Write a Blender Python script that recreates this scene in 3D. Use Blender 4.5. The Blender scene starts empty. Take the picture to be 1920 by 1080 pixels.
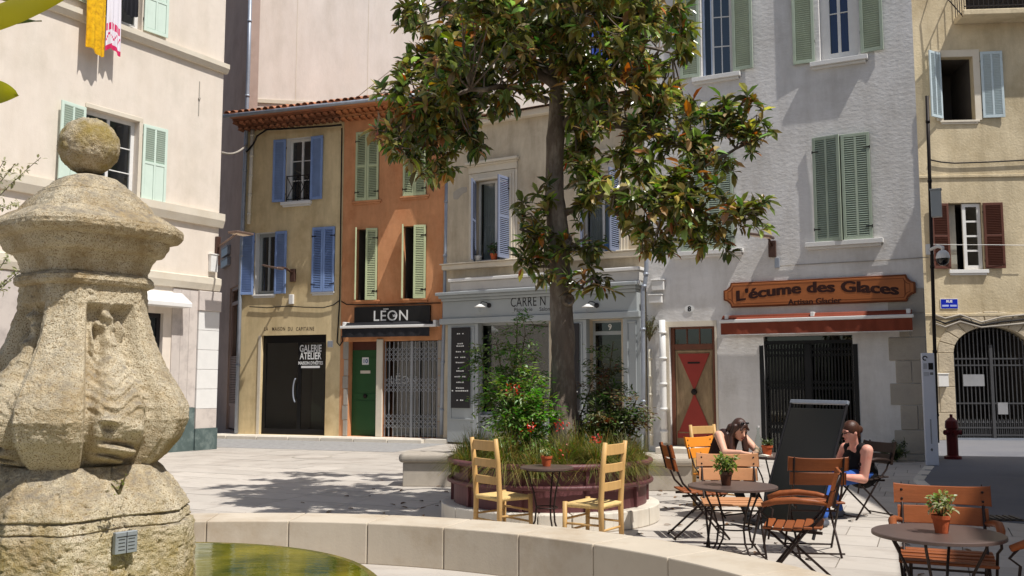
import bpy, bmesh, math, random
import numpy as np
from mathutils import Vector, Matrix, noise as mnoise

random.seed(7); np.random.seed(7)
SC = bpy.context.scene
COL = SC.collection
PI = math.pi

# ------------------------------------------------------------------ camera, sky, sun, exposure
FPX, EYE = 1750.0, 1.6
TILT = math.atan(0.1)
cam_d = bpy.data.cameras.new('camera'); cam = bpy.data.objects.new('camera', cam_d); COL.objects.link(cam)
cam_d.sensor_width = 36; cam_d.lens = FPX * 36 / 1920; cam_d.clip_start = 0.05; cam_d.clip_end = 500
cam.location = (0, 0, EYE); cam.rotation_euler = (PI / 2 + TILT, 0, 0); SC.camera = cam

SUN_EL = math.radians(61); SUN_AZ = (0.77, -0.638)
w = bpy.data.worlds.new('World'); SC.world = w; w.use_nodes = True
nt = w.node_tree; bg = nt.nodes['Background']; sky = nt.nodes.new('ShaderNodeTexSky')
sky.sky_type = 'NISHITA'; sky.sun_disc = False; sky.sun_elevation = SUN_EL
sky.sun_rotation = math.atan2(SUN_AZ[0], SUN_AZ[1]); sky.air_density = 1.0; sky.dust_density = 1.6; sky.ozone_density = 1.0
nt.links.new(sky.outputs[0], bg.inputs[0]); bg.inputs[1].default_value = 0.088
sun_d = bpy.data.lights.new('sun', 'SUN'); sun_d.energy = 4.8; sun_d.angle = math.radians(0.53); sun_d.color = (1, .968, .915)
sun = bpy.data.objects.new('sun', sun_d); COL.objects.link(sun); sun.location = (20, -15, 40)
SUNV = Vector((SUN_AZ[0] * math.cos(SUN_EL), SUN_AZ[1] * math.cos(SUN_EL), math.sin(SUN_EL)))
sun.rotation_euler = SUNV.to_track_quat('Z', 'Y').to_euler()
SC.view_settings.view_transform = 'Standard'; SC.view_settings.look = 'None'
SC.view_settings.exposure = 0.15; SC.view_settings.gamma = 1.0; SC.view_settings.use_curve_mapping = False
SC.render.engine = 'CYCLES'
SC.cycles.max_bounces = 6; SC.cycles.diffuse_bounces = 3; SC.cycles.glossy_bounces = 3
SC.cycles.transparent_max_bounces = 10; SC.cycles.transmission_bounces = 4
SC.cycles.caustics_reflective = False; SC.cycles.caustics_refractive = False

# ------------------------------------------------------------------ survey helpers: sight lines onto real planes
def ray(px, py):
    a = (px - 960) / FPX; b = (540 - py) / FPX
    return Vector((a, math.cos(TILT) - b * math.sin(TILT), math.sin(TILT) + b * math.cos(TILT)))
def G(px, py, z=0.0):
    r = ray(px, py); t = (z - EYE) / r.z; return Vector((r.x * t, r.y * t, z))
def at(px, py, Y):
    r = ray(px, py); t = Y / r.y; return Vector((r.x * t, Y, EYE + r.z * t))

# ------------------------------------------------------------------ materials
def lin(c):
    return tuple(((v / 255) / 12.92 if v / 255 <= .04045 else ((v / 255 + .055) / 1.055) ** 2.4) for v in c)
MATS = {}
def mat(name, col, rough=.8, var=.12, scale=2.5, fine=40, bump=.0, bdist=.01, spec=.3, metal=0, col2=None, c2amt=.35, c2scale=.8,
        rnd=0.0, stretch=(1, 1, 1), coat=0, rvar=0, streak=0.0):
    """col, col2: albedo as 0-255 sRGB. Noise-varied base colour, optional stain colour, optional bump."""
    if name in MATS: return MATS[name]
    m = bpy.data.materials.new(name); m.use_nodes = True; MATS[name] = m
    n = m.node_tree.nodes; L = m.node_tree.links; b = n['Principled BSDF']
    b.inputs['Roughness'].default_value = rough; b.inputs['Specular IOR Level'].default_value = spec
    b.inputs['Metallic'].default_value = metal; b.inputs['Coat Weight'].default_value = coat
    tc = n.new('ShaderNodeTexCoord'); mp = n.new('ShaderNodeMapping'); mp.inputs['Scale'].default_value = stretch
    L.new(tc.outputs['Object'], mp.inputs[0])
    c = lin(col)
    n1 = n.new('ShaderNodeTexNoise'); n1.inputs['Scale'].default_value = scale; n1.inputs['Detail'].default_value = 6
    n1.inputs['Roughness'].default_value = .65; L.new(mp.outputs[0], n1.inputs[0])
    r1 = n.new('ShaderNodeValToRGB'); e = r1.color_ramp.elements
    e[0].position = .28; e[1].position = .72
    e[0].color = (*[v * (1 - var) for v in c], 1); e[1].color = (*[min(1, v * (1 + var)) for v in c], 1)
    L.new(n1.outputs[0], r1.inputs[0]); out = r1.outputs[0]
    if col2:
        n2 = n.new('ShaderNodeTexNoise'); n2.inputs['Scale'].default_value = c2scale; n2.inputs['Detail'].default_value = 8
        n2.inputs['Roughness'].default_value = .7; L.new(mp.outputs[0], n2.inputs[0])
        r2 = n.new('ShaderNodeValToRGB'); r2.color_ramp.elements[0].position = .48; r2.color_ramp.elements[1].position = .7
        r2.color_ramp.elements[1].color = (c2amt * 2, c2amt * 2, c2amt * 2, 1); L.new(n2.outputs[0], r2.inputs[0])
        mx = n.new('ShaderNodeMix'); mx.data_type = 'RGBA'; L.new(r2.outputs[0], mx.inputs[0]); L.new(out, mx.inputs[6])
        mx.inputs[7].default_value = (*lin(col2), 1); out = mx.outputs[2]
    if streak:   # rain streaks and faded vertical patches
        mp2 = n.new('ShaderNodeMapping'); mp2.inputs['Scale'].default_value = (1.1, 1.1, .25); L.new(tc.outputs['Object'], mp2.inputs[0])
        n4 = n.new('ShaderNodeTexNoise'); n4.inputs['Scale'].default_value = 1.6; n4.inputs['Detail'].default_value = 9; n4.inputs['Roughness'].default_value = .72; L.new(mp2.outputs[0], n4.inputs[0])
        r4 = n.new('ShaderNodeValToRGB'); r4.color_ramp.elements[0].position = .42; r4.color_ramp.elements[1].position = .66; r4.color_ramp.elements[0].color = (1, 1, 1, 1); q4 = 1 - streak; r4.color_ramp.elements[1].color = (q4, q4 * .985, q4 * .96, 1); L.new(n4.outputs[0], r4.inputs[0])
        m4 = n.new('ShaderNodeMix'); m4.data_type = 'RGBA'; m4.blend_type = 'MULTIPLY'; m4.inputs[0].default_value = 1; L.new(out, m4.inputs[6]); L.new(r4.outputs[0], m4.inputs[7]); out = m4.outputs[2]
    if rnd:
        oi = n.new('ShaderNodeObjectInfo'); mr = n.new('ShaderNodeMapRange')
        mr.inputs[3].default_value = 1 - rnd; mr.inputs[4].default_value = 1 + rnd; L.new(oi.outputs['Random'], mr.inputs[0])
        hs = n.new('ShaderNodeHueSaturation'); L.new(mr.outputs[0], hs.inputs['Value']); L.new(out, hs.inputs['Color']); out = hs.outputs[0]
    L.new(out, b.inputs['Base Color'])
    if bump:
        n3 = n.new('ShaderNodeTexNoise'); n3.inputs['Scale'].default_value = fine; n3.inputs['Detail'].default_value = 5
        n3.inputs['Roughness'].default_value = .6; L.new(mp.outputs[0], n3.inputs[0])
        bp = n.new('ShaderNodeBump'); bp.inputs['Strength'].default_value = bump; bp.inputs['Distance'].default_value = bdist
        L.new(n3.outputs[0], bp.inputs['Height']); L.new(bp.outputs[0], b.inputs['Normal'])
    return m

def glass_mat(name, tint=(.8, .85, .85), ior=1.5):
    if name in MATS: return MATS[name]
    m = bpy.data.materials.new(name); m.use_nodes = True; MATS[name] = m
    n = m.node_tree.nodes; L = m.node_tree.links; n.remove(n['Principled BSDF'])
    t = n.new('ShaderNodeBsdfTransparent'); t.inputs[0].default_value = (*tint, 1)
    g = n.new('ShaderNodeBsdfGlossy'); g.inputs['Roughness'].default_value = .02
    f = n.new('ShaderNodeLayerWeight'); f.inputs[0].default_value = .5; pw = n.new('ShaderNodeMath'); pw.operation = 'POWER'; pw.inputs[1].default_value = 4; L.new(f.outputs['Facing'], pw.inputs[0])
    r0 = ((ior - 1) / (ior + 1)) ** 2; mr = n.new('ShaderNodeMapRange'); mr.inputs[3].default_value = r0; mr.inputs[4].default_value = 1; L.new(pw.outputs[0], mr.inputs[0])
    mx = n.new('ShaderNodeMixShader'); L.new(mr.outputs[0], mx.inputs[0]); L.new(t.outputs[0], mx.inputs[1]); L.new(g.outputs[0], mx.inputs[2])
    L.new(mx.outputs[0], n['Material Output'].inputs[0]); return m

def leaf_mat(name, back=(96, 84, 40), rough=.38, trans=.25, backmix=.55):
    """Leaf colour comes from the mesh's own 'Col' attribute; the underside of a leaf is paler and duller."""
    if name in MATS: return MATS[name]
    m = bpy.data.materials.new(name); m.use_nodes = True; MATS[name] = m
    n = m.node_tree.nodes; L = m.node_tree.links; b = n['Principled BSDF']
    a = n.new('ShaderNodeVertexColor'); a.layer_name = 'Col'
    geo = n.new('ShaderNodeNewGeometry'); mu = n.new('ShaderNodeMath'); mu.operation = 'MULTIPLY'; mu.inputs[1].default_value = backmix
    L.new(geo.outputs['Backfacing'], mu.inputs[0])
    mx = n.new('ShaderNodeMix'); mx.data_type = 'RGBA'; L.new(mu.outputs[0], mx.inputs[0]); L.new(a.outputs[0], mx.inputs[6])
    mx.inputs[7].default_value = (*lin(back), 1); L.new(mx.outputs[2], b.inputs['Base Color'])
    b.inputs['Roughness'].default_value = rough; b.inputs['Specular IOR Level'].default_value = .5
    tr = n.new('ShaderNodeBsdfTranslucent'); hs = n.new('ShaderNodeHueSaturation'); hs.inputs['Value'].default_value = 1.6
    hs.inputs['Saturation'].default_value = 1.15; L.new(mx.outputs[2], hs.inputs['Color']); L.new(hs.outputs[0], tr.inputs[0])
    ms = n.new('ShaderNodeMixShader'); ms.inputs[0].default_value = trans; L.new(b.outputs[0], ms.inputs[1]); L.new(tr.outputs[0], ms.inputs[2])
    L.new(ms.outputs[0], n['Material Output'].inputs[0]); return m

# ------------------------------------------------------------------ mesh builder
class MB:
    def __init__(s): s.v = []; s.f = []; s.c = []; s.mi = []
    def add(s, vs, fs, mi=0):
        o = len(s.v); s.v += [tuple(v) for v in vs]; s.f += [tuple(i + o for i in f) for f in fs]; s.mi += [mi] * len(fs); return s
    def box(s, x0, x1, y0, y1, z0, z1, mi=0):
        return s.add([(x0, y0, z0), (x1, y0, z0), (x1, y1, z0), (x0, y1, z0), (x0, y0, z1), (x1, y0, z1), (x1, y1, z1), (x0, y1, z1)],
                     [(0, 3, 2, 1), (4, 5, 6, 7), (0, 1, 5, 4), (1, 2, 6, 5), (2, 3, 7, 6), (3, 0, 4, 7)], mi)
    def tbox(s, M, sx, sy, sz, mi=0):
        vs = [M @ Vector((a * sx, b * sy, c * sz)) for c in (-.5, .5) for a, b in ((-.5, -.5), (.5, -.5), (.5, .5), (-.5, .5))]
        return s.add(vs, [(0, 3, 2, 1), (4, 5, 6, 7), (0, 1, 5, 4), (1, 2, 6, 5), (2, 3, 7, 6), (3, 0, 4, 7)], mi)
    def bar(s, p, q, wx, wy, up=(0, 0, 1), mi=0):
        p = Vector(p); q = Vector(q); d = q - p; z = d.normalized(); up = Vector(up)
        if abs(z.dot(up)) > .98: up = Vector((0, 1, 0))
        x = up.cross(z).normalized(); y = z.cross(x)
        M = Matrix((x, y, z)).transposed().to_4x4(); M.translation = (p + q) / 2
        return s.tbox(M, wx, wy, d.length, mi)
    def tube(s, pts, r, n=8, cap=True, mi=0):
        pts = [Vector(p) for p in pts]; rs = r if hasattr(r, '__len__') else [r] * len(pts)
        vs = []; fs = []; px = None
        for i, p in enumerate(pts):
            d = (pts[min(i + 1, len(pts) - 1)] - pts[max(i - 1, 0)])
            d = d.normalized() if d.length > 1e-9 else Vector((0, 0, 1))
            if px is None:
                a = Vector((0, 0, 1)) if abs(d.z) < .9 else Vector((1, 0, 0)); px = a.cross(d).normalized()
            else:
                px = px - d * px.dot(d); px = px.normalized() if px.length > 1e-6 else Vector((1, 0, 0))
            py = d.cross(px)
            for k in range(n):
                t = 2 * PI * k / n; vs.append(p + (px * math.cos(t) + py * math.sin(t)) * rs[i])
        for i in range(len(pts) - 1):
            for k in range(n):
                a = i * n + k; b = i * n + (k + 1) % n; fs.append((a, b, b + n, a + n))
        if cap: fs.append(tuple(range(n - 1, -1, -1))); fs.append(tuple(range((len(pts) - 1) * n, len(pts) * n)))
        return s.add(vs, fs, mi)
    def lathe(s, prof, n=24, c=(0, 0, 0), cap=True, mi=0, a0=0, a1=2 * PI):
        full = abs(a1 - a0 - 2 * PI) < 1e-6; m = n if full else n + 1; vs = []; fs = []
        for (r, z) in prof:
            for k in range(m):
                t = a0 + (a1 - a0) * k / n; vs.append((c[0] + r * math.cos(t), c[1] + r * math.sin(t), c[2] + z))
        for i in range(len(prof) - 1):
            for k in range(n):
                a = i * m + k; b = i * m + (k + 1) % m; fs.append((a, b, b + m, a + m))
        if cap and full: fs.append(tuple(range(n - 1, -1, -1))); fs.append(tuple(range((len(prof) - 1) * m, len(prof) * m)))
        return s.add(vs, fs, mi)
    def prism(s, poly, y0, y1, mi=0):
        """poly in (x,z), extruded along y (y0 is the viewer's side)."""
        n = len(poly); vs = [(x, y0, z) for x, z in poly] + [(x, y1, z) for x, z in poly]
        fs = [tuple(range(n)), tuple(range(2 * n - 1, n - 1, -1))] + [(i, i + n, (i + 1) % n + n, (i + 1) % n) for i in range(n)]
        return s.add(vs, fs, mi)
    def slab(s, poly, z0, z1, mi=0):
        n = len(poly); vs = [(x, y, z0) for x, y in poly] + [(x, y, z1) for x, y in poly]
        fs = [tuple(range(n - 1, -1, -1)), tuple(range(n, 2 * n))] + [(i, (i + 1) % n, (i + 1) % n + n, i + n) for i in range(n)]
        return s.add(vs, fs, mi)
    def ell(s, c, r, n=14, m=9, M=None, mi=0):
        vs = []; fs = []
        for i in range(m + 1):
            a = PI * i / m
            for k in range(n):
                t = 2 * PI * k / n; p = Vector((r[0] * math.sin(a) * math.cos(t), r[1] * math.sin(a) * math.sin(t), r[2] * math.cos(a)))
                if M is not None: p = M @ p
                vs.append(Vector(c) + p)
        for i in range(m):
            for k in range(n):
                a = i * n + k; b = i * n + (k + 1) % n; fs.append((a, a + n, b + n, b))
        return s.add(vs, fs, mi)
    def mesh(s, name, mats, smooth=False):
        me = bpy.data.meshes.new(name); me.from_pydata(s.v, [], s.f)
        for m in (mats if isinstance(mats, (list, tuple)) else [mats]): me.materials.append(m)
        if any(s.mi): me.polygons.foreach_set('material_index', s.mi)
        if smooth: me.polygons.foreach_set('use_smooth', [True] * len(me.polygons))
        me.update(); return me
    def build(s, name, mats, parent=None, smooth=False, bevel=0, seg=1, loc=None, rot=None, auto=None):
        me = s.mesh(name, mats, smooth)
        return obj(name, me, parent, bevel, seg, loc, rot, auto)

def obj(name, me, parent=None, bevel=0, seg=1, loc=None, rot=None, auto=None):
    o = bpy.data.objects.new(name, me); COL.objects.link(o)
    if parent is not None: o.parent = parent
    if loc is not None: o.location = loc
    if rot is not None: o.rotation_euler = rot
    if bevel:
        b = o.modifiers.new('bevel', 'BEVEL'); b.width = bevel; b.segments = seg; b.limit_method = 'ANGLE'; b.angle_limit = math.radians(40)
    return o
def tag(o, label=None, cat=None, group=None, kind=None):
    if label: o['label'] = label
    if cat: o['category'] = cat
    if group: o['group'] = group
    if kind: o['kind'] = kind
    return o
def thing(name, label, cat, loc=(0, 0, 0), rz=0, group=None):
    o = bpy.data.objects.new(name, None); COL.objects.link(o); o.location = loc; o.rotation_euler = (0, 0, rz); o.empty_display_size = .1
    return tag(o, label, cat, group)
def copy_tree(o, parent=None):
    c = o.copy(); COL.objects.link(c); c.parent = parent
    for ch in list(o.children): copy_tree(ch, c)
    return c
def text_mb(body, size, offset=0.0, align='CENTER', space=1.0, depth=.004, xs=1.0, fat=0, arch=0, zs=1.0):
    """Lettering standing in the xz plane, facing -y, centred on the origin."""
    c = bpy.data.curves.new('lettering', 'FONT'); c.body = body; c.size = size; c.offset = offset; c.align_x = align; c.space_character = space
    c.extrude = 0; c.resolution_u = 3
    t = bpy.data.objects.new('lettering', c); me = bpy.data.meshes.new_from_object(t)
    vs = [(v.co.x * xs, v.co.y * zs) for v in me.vertices]; fs = [tuple(p.vertices) for p in me.polygons]
    bpy.data.objects.remove(t); bpy.data.curves.remove(c); bpy.data.meshes.remove(me)
    zc = size * .35 * zs; mb = MB()
    for k in range(fat + 1):
        dx = (k - fat / 2) * size * .035
        mb.add([(x + dx, -depth - k * .0008, z - zc - arch * (x / size) ** 2) for x, z in vs], fs)
    return mb
# ------------------------------------------------------------------ facades
class Fac:
    """A house front: local x runs to the right along the wall, local -y points out of it, z is up. Origin at the left foot."""
    def __init__(s, name, label, A, B, H, group=None, zb=0.0):
        s.A = Vector((A[0], A[1], 0)); s.B = Vector((B[0], B[1], 0)); d = s.B - s.A; s.W = d.length; s.r = d.normalized()
        s.n = Vector((s.r.y, -s.r.x, 0)); s.rz = math.atan2(s.r.y, s.r.x); s.H = H; s.zb = zb
        s.root = thing(name, label, 'house', s.A, s.rz, group); s.open = []
    def uz(s, px, py, d=0.0):
        r = ray(px, py); o = Vector((0, 0, EYE)); p0 = s.A + s.n * d
        t = (p0 - o).dot(s.n) / r.dot(s.n); p = o + r * t
        return (p - s.A).dot(s.r), p.z
    def R(s, x0, y0, x1, y1, d=0.0):
        xm = (x0 + x1) / 2; ym = (y0 + y1) / 2
        return s.uz(x0, ym, d)[0], s.uz(x1, ym, d)[0], s.uz(xm, y1, d)[1], s.uz(xm, y0, d)[1]
    def world(s, u, d, z): return s.A + s.r * u + s.n * d + Vector((0, 0, z))
    def thing(s, name, label, cat, u, z, d=0.0, group=None): return thing(name, label, cat, s.world(u, d, z), s.rz, group)
    def wall(s, mats, depth=.22, room=1.1, back=6.0, rake=0.0):
        """Front sheet with real openings, reveals and rooms behind them, plus the side walls and the top."""
        mb = MB(); us = sorted({0, s.W, *[v for o in s.open for v in o[:2]]}); zs = sorted({s.zb, s.H, *[v for o in s.open for v in o[2:4]]})
        for i in range(len(us) - 1):
            for j in range(len(zs) - 1):
                a, b, c, d = us[i], us[i + 1], zs[j], zs[j + 1]
                if b - a < 1e-5 or d - c < 1e-5: continue
                um, zm = (a + b) / 2, (c + d) / 2
                if any(o[0] < um < o[1] and o[2] < zm < o[3] for o in s.open): continue
                mb.add([(a, 0, c), (b, 0, c), (b, 0, d), (a, 0, d)], [(0, 1, 2, 3)])
        for o in s.open:
            a, b, c, d = o[:4]; dp = o[4] if len(o) > 4 else depth; rm = o[5] if len(o) > 5 else room
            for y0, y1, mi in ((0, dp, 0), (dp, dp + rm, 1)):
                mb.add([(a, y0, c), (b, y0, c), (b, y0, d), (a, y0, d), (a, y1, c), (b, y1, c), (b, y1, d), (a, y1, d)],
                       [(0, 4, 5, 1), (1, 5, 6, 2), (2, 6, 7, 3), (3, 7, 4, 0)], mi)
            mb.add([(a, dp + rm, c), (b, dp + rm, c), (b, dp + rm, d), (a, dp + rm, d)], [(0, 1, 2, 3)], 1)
        W, H, zb = s.W, s.H, s.zb
        mb.add([(0, 0, zb), (0, back, zb), (0, back, H), (0, 0, H)], [(0, 3, 2, 1)]); Wb = W - rake; mb.add([(W, 0, zb), (Wb, back, zb), (Wb, back, H), (W, 0, H)], [(0, 1, 2, 3)])
        mb.add([(0, back, zb), (Wb, back, zb), (Wb, back, H), (0, back, H)], [(0, 3, 2, 1)]); mb.add([(0, 0, H), (W, 0, H), (Wb, back, H), (0, back, H)], [(0, 1, 2, 3)])
        return mb.build('wall', mats, s.root)

LEAF = {}
def shutter_meshes(w, h, fm, sm, rails, solid_from):
    key = (round(w, 2), round(h, 2), fm.name, rails, solid_from)
    if key in LEAF: return LEAF[key]
    t = .038; st = min(.065, abs(w) * .17); sg = 1 if w > 0 else -1; W = abs(w)
    f = MB(); sl = MB()
    bx = lambda m, a, b, y0, y1, z0, z1: m.box(min(sg * a, sg * b), max(sg * a, sg * b), y0, y1, z0, z1)
    bx(f, 0, st, -t / 2, t / 2, 0, h); bx(f, W - st, W, -t / 2, t / 2, 0, h)
    zr = [(0, .08), (h - .07, h)] + [(h * r - .03, h * r + .03) for r in rails]
    for a, b in zr: bx(f, st - .004, W - st + .004, -t / 2 + .002, t / 2 - .002, a, b)
    zr.sort(); mids = [(st, W - st)]
    if solid_from is not None: bx(f, W / 2 - .025, W / 2 + .025, -t / 2 + .003, t / 2 - .003, .08, h - .07); mids = [(st, W / 2 - .025), (W / 2 + .025, W - st)]
    for k in range(len(zr) - 1):
        z = zr[k][1]; ze = zr[k + 1][0]
        if solid_from is not None and (z + ze) / 2 < h * solid_from:
            for a, b in mids: bx(f, a + .004, b - .004, -.008, .008, z + .006, ze - .006)
            continue
        n = max(2, int((ze - z) / .047)); dz = (ze - z) / n
        for i in range(n):
            zc = z + dz * (i + .5)
            for a, b in mids:
                for s_ in (0,):
                    sl.add([(sg * a, .015, zc + .018), (sg * b, .015, zc + .018), (sg * b, -.017, zc - .018), (sg * a, -.017, zc - .018),
                            (sg * a, .015, zc + .026), (sg * b, .015, zc + .026), (sg * b, -.017, zc - .010), (sg * a, -.017, zc - .010)],
                           [(0, 1, 2, 3), (4, 7, 6, 5), (3, 2, 6, 7), (0, 4, 5, 1)])
    LEAF[key] = (f.mesh('shutter', fm), sl.mesh('slats', sm) if sl.f else None); return LEAF[key]
def shutter(fac, u, z0, z1, w, side, ang, m, rails=(.5,), d=.035, solid=None, label=None):
    """side 'L': hinged on the left edge; ang 0 closed .. 180 folded flat against the wall."""
    W = w if side == 'L' else -w; fm, sm = shutter_meshes(W, z1 - z0, m, m, tuple(rails), solid)
    a = math.radians(ang) * (-1 if side == 'L' else 1)
    o = obj('shutter', fm, fac.root, bevel=.004, loc=(u, -d, z0), rot=(0, 0, a))
    if sm: tag(obj('slats', sm, o), kind='stuff')
    hg = MB(); sg = 1 if W > 0 else -1
    for f_ in (.12, .86):
        hz = (z1 - z0) * f_; hg.box(min(0, sg * .13), max(0, sg * .13), -.026, -.0195, hz - .012, hz + .012); hg.tube([(0, -.02, hz - .03), (0, -.02, hz + .03)], .011, 6)
    hg.build('hinge', MATS['iron'], o)
    if label: o['label'] = label
    return o
def window(fac, r, m, nx=2, ny=3, y=.14, fw=.05, bar=.022, glass=True, gm=None, leafs=2, curtain=None):
    u0, u1, z0, z1 = r; mb = MB(); e = .003
    mb.box(u0 + e, u0 + fw, y, y + .06, z0 + e, z1 - e); mb.box(u1 - fw, u1 - e, y, y + .06, z0 + e, z1 - e)
    mb.box(u0 + fw, u1 - fw, y, y + .06, z0 + e, z0 + fw + .02); mb.box(u0 + fw, u1 - fw, y, y + .06, z1 - fw, z1 - e)
    a0, a1, b0, b1 = u0 + fw, u1 - fw, z0 + fw + .02, z1 - fw
    for i in range(1, nx):
        x = a0 + (a1 - a0) * i / nx; h = (.032 if leafs == 2 and i * 2 == nx else bar / 2); mb.box(x - h, x + h, y + .006, y + .05, b0, b1)
    for j in range(1, ny):
        z = b0 + (b1 - b0) * j / ny; mb.box(a0, a1, y + .012, y + .045, z - bar / 2, z + bar / 2)
    o = mb.build('window', m, fac.root)
    if glass:
        pw, ph = (a1 - a0) / nx, (b1 - b0) / ny
        pm = MB().add([(-pw / 2, 0, -ph / 2), (pw / 2, 0, -ph / 2), (pw / 2, 0, ph / 2), (-pw / 2, 0, ph / 2)], [(0, 1, 2, 3)]).mesh('pane', gm or MATS['glass'])
        for i in range(nx):
            for j in range(ny): obj('pane', pm, o, loc=(a0 + pw * (i + .5), y + .03, b0 + ph * (j + .5)), rot=(random.uniform(-.006, .006), 0, random.uniform(-.01, .01)))
    if curtain:
        c = MB(); N = 40; cu0, cu1 = a0, a0 + (a1 - a0) * curtain[1]
        for i in range(N): c.v += [(cu0 + (cu1 - cu0) * i / (N - 1), y + .16 + .02 * math.sin(i * 1.1), z_) for z_ in (z0 + .03, z1 - .03)]
        c.f = [(2 * i, 2 * i + 2, 2 * i + 3, 2 * i + 1) for i in range(N - 1)]; c.mi = [0] * (N - 1); c.build('curtain', curtain[0], o, smooth=True)
    return o
def sill(fac, u0, u1, z, m, h=.09, proj=.12, name='sill'):
    mb = MB(); mb.prism([(u0, z - h), (u1, z - h), (u1, z), (u0, z)], -proj, .0)
    mb.box(u0 + .04, u1 - .04, -proj * .6, -.001, z - h - .05, z - h - .001)
    return mb.build(name, m, fac.root, bevel=.008, seg=2)
def poly_tube(name, label, cat, pts, r, m, group=None, n=7):
    mb = MB(); p0 = Vector(pts[0]); mb.tube([Vector(p) - p0 for p in pts], r, n); o = mb.build(name, m, loc=p0, smooth=True)
    return tag(o, label, cat, group)
def sag(p, q, s, n=14):
    p = Vector(p); q = Vector(q); return [p.lerp(q, i / n) - Vector((0, 0, s * 4 * (i / n) * (1 - i / n))) for i in range(n + 1)]

# ------------------------------------------------------------------ shared materials
mat('iron', (38, 32, 30), rough=.55, metal=.4, bump=.1, fine=80)
glass_mat('glass', (.55, .6, .6), 2.0)
glass_mat('shop_glass', (.4, .45, .43), 2.0)
M_ROOM = mat('dark_room_shade', (84, 78, 72), rough=.9)  # room walls coloured dark to stand in for indoor shade
M_WHITEST = mat('white_stucco', (222, 219, 216), rough=.92, var=.07, scale=1.3, bump=.32, fine=9, bdist=.03, col2=(186, 180, 172), c2amt=.25, c2scale=.5, stretch=(1, 1, 1.7), streak=.18)
M_LEFTST = mat('cream_stucco', (224, 212, 198), rough=.92, var=.05, scale=1.6, bump=.25, fine=30, bdist=.01, col2=(202, 192, 176), c2amt=.3, c2scale=.9, streak=.08)
M_BACKST = mat('pink_render', (228, 219, 210), rough=.92, var=.06, scale=1.2, bump=.3, fine=20, bdist=.01, col2=(204, 196, 186), c2amt=.35, c2scale=.5, stretch=(1, 1, .5), streak=.10)
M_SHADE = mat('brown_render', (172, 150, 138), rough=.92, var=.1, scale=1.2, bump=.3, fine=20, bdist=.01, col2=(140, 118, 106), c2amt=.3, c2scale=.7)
M_OCHRE = mat('ochre_render', (222, 200, 156), rough=.92, var=.09, scale=1.4, bump=.35, fine=24, bdist=.012, col2=(188, 162, 118), c2amt=.45, c2scale=.6, streak=.24)
M_ORANGE = mat('orange_render', (212, 150, 106), rough=.9, var=.1, scale=1.5, bump=.25, fine=24, bdist=.01, col2=(190, 120, 76), c2amt=.48, c2scale=.7, streak=.24)
M_CREAM = mat('old_cream_render', (206, 192, 168), rough=.92, var=.08, scale=1.2, bump=.35, fine=22, bdist=.012, col2=(180, 162, 138), c2amt=.45, c2scale=.8, streak=.28)
M_BEIGE = mat('beige_render', (208, 192, 160), rough=.93, var=.1, scale=1.6, bump=.6, fine=16, bdist=.02, col2=(182, 164, 130), c2amt=.45, c2scale=.7, streak=.24)
M_TRIM = mat('pale_stone_trim', (214, 204, 186), rough=.85, var=.08, scale=4, bump=.3, fine=40, bdist=.006, col2=(186, 170, 144), c2amt=.25, c2scale=2)
M_WHITE = mat('white_paint', (222, 220, 216), rough=.6, var=.04, scale=5, bump=.1, fine=30)
M_GREENSH = mat('sage_paint', (164, 176, 158), rough=.6, var=.1, streak=.18, scale=3, bump=.15, fine=60, col2=(172, 186, 160), c2amt=.25, c2scale=4)
M_MINTSH = mat('mint_paint', (206, 222, 208), rough=.6, var=.05, scale=3, bump=.1, fine=60)
M_PALEGREEN = mat('pale_green_paint', (186, 194, 154), rough=.6, var=.08, streak=.14, scale=3, bump=.1, fine=60)
M_BLUESH = mat('blue_paint', (132, 156, 202), rough=.6, var=.09, streak=.16, scale=3, bump=.1, fine=60)
M_GREYBLUESH = mat('grey_blue_paint', (120, 128, 150), rough=.6, var=.08, scale=3, bump=.1, fine=60)
M_PALEBLUESH = mat('pale_blue_paint', (190, 204, 208), rough=.65, var=.1, scale=5, bump=.2, fine=60, col2=(150, 158, 158), c2amt=.3, c2scale=5)
M_BROWNSH = mat('brown_paint', (92, 54, 42), rough=.6, var=.12, scale=4, bump=.15, fine=60)
M_GREYSHOP = mat('grey_shop_paint', (160, 165, 166), rough=.5, var=.05, scale=2, bump=.08, fine=40)
M_CHAR = mat('charcoal_panel', (40, 38, 40), rough=.45, var=.1, scale=3)
M_BLACK = mat('black_panel', (20, 19, 20), rough=.4, var=.1, scale=3)
M_LETTER = mat('white_lettering', (225, 225, 222), rough=.6, var=.02)
M_DLETTER = mat('dark_lettering', (26, 22, 22), rough=.6, var=.05)
M_ZINC = mat('zinc_pipe', (152, 158, 168), rough=.45, var=.12, scale=6, metal=.35, bump=.1)
M_PIPECREAM = mat('cream_pipe', (214, 206, 188), rough=.6, var=.08, scale=6)
M_CABLE = mat('black_cable', (28, 24, 24), rough=.7)
M_TILE = mat('terracotta_tile', (166, 112, 84), rough=.9, var=.22, scale=6, bump=.3, fine=50, col2=(120, 92, 74), c2amt=.4, c2scale=3, rnd=.3)
M_STONE = mat('pale_limestone', (216, 208, 194), rough=.75, var=.06, scale=3, bump=.25, fine=60, bdist=.004, col2=(198, 184, 164), c2amt=.3, c2scale=1.6, rnd=.05)
M_QUOIN = mat('grey_quoin_stone', (166, 158, 146), rough=.9, var=.14, scale=4, bump=.6, fine=25, bdist=.012, col2=(132, 126, 120), c2amt=.35, c2scale=2, rnd=.1)
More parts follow.
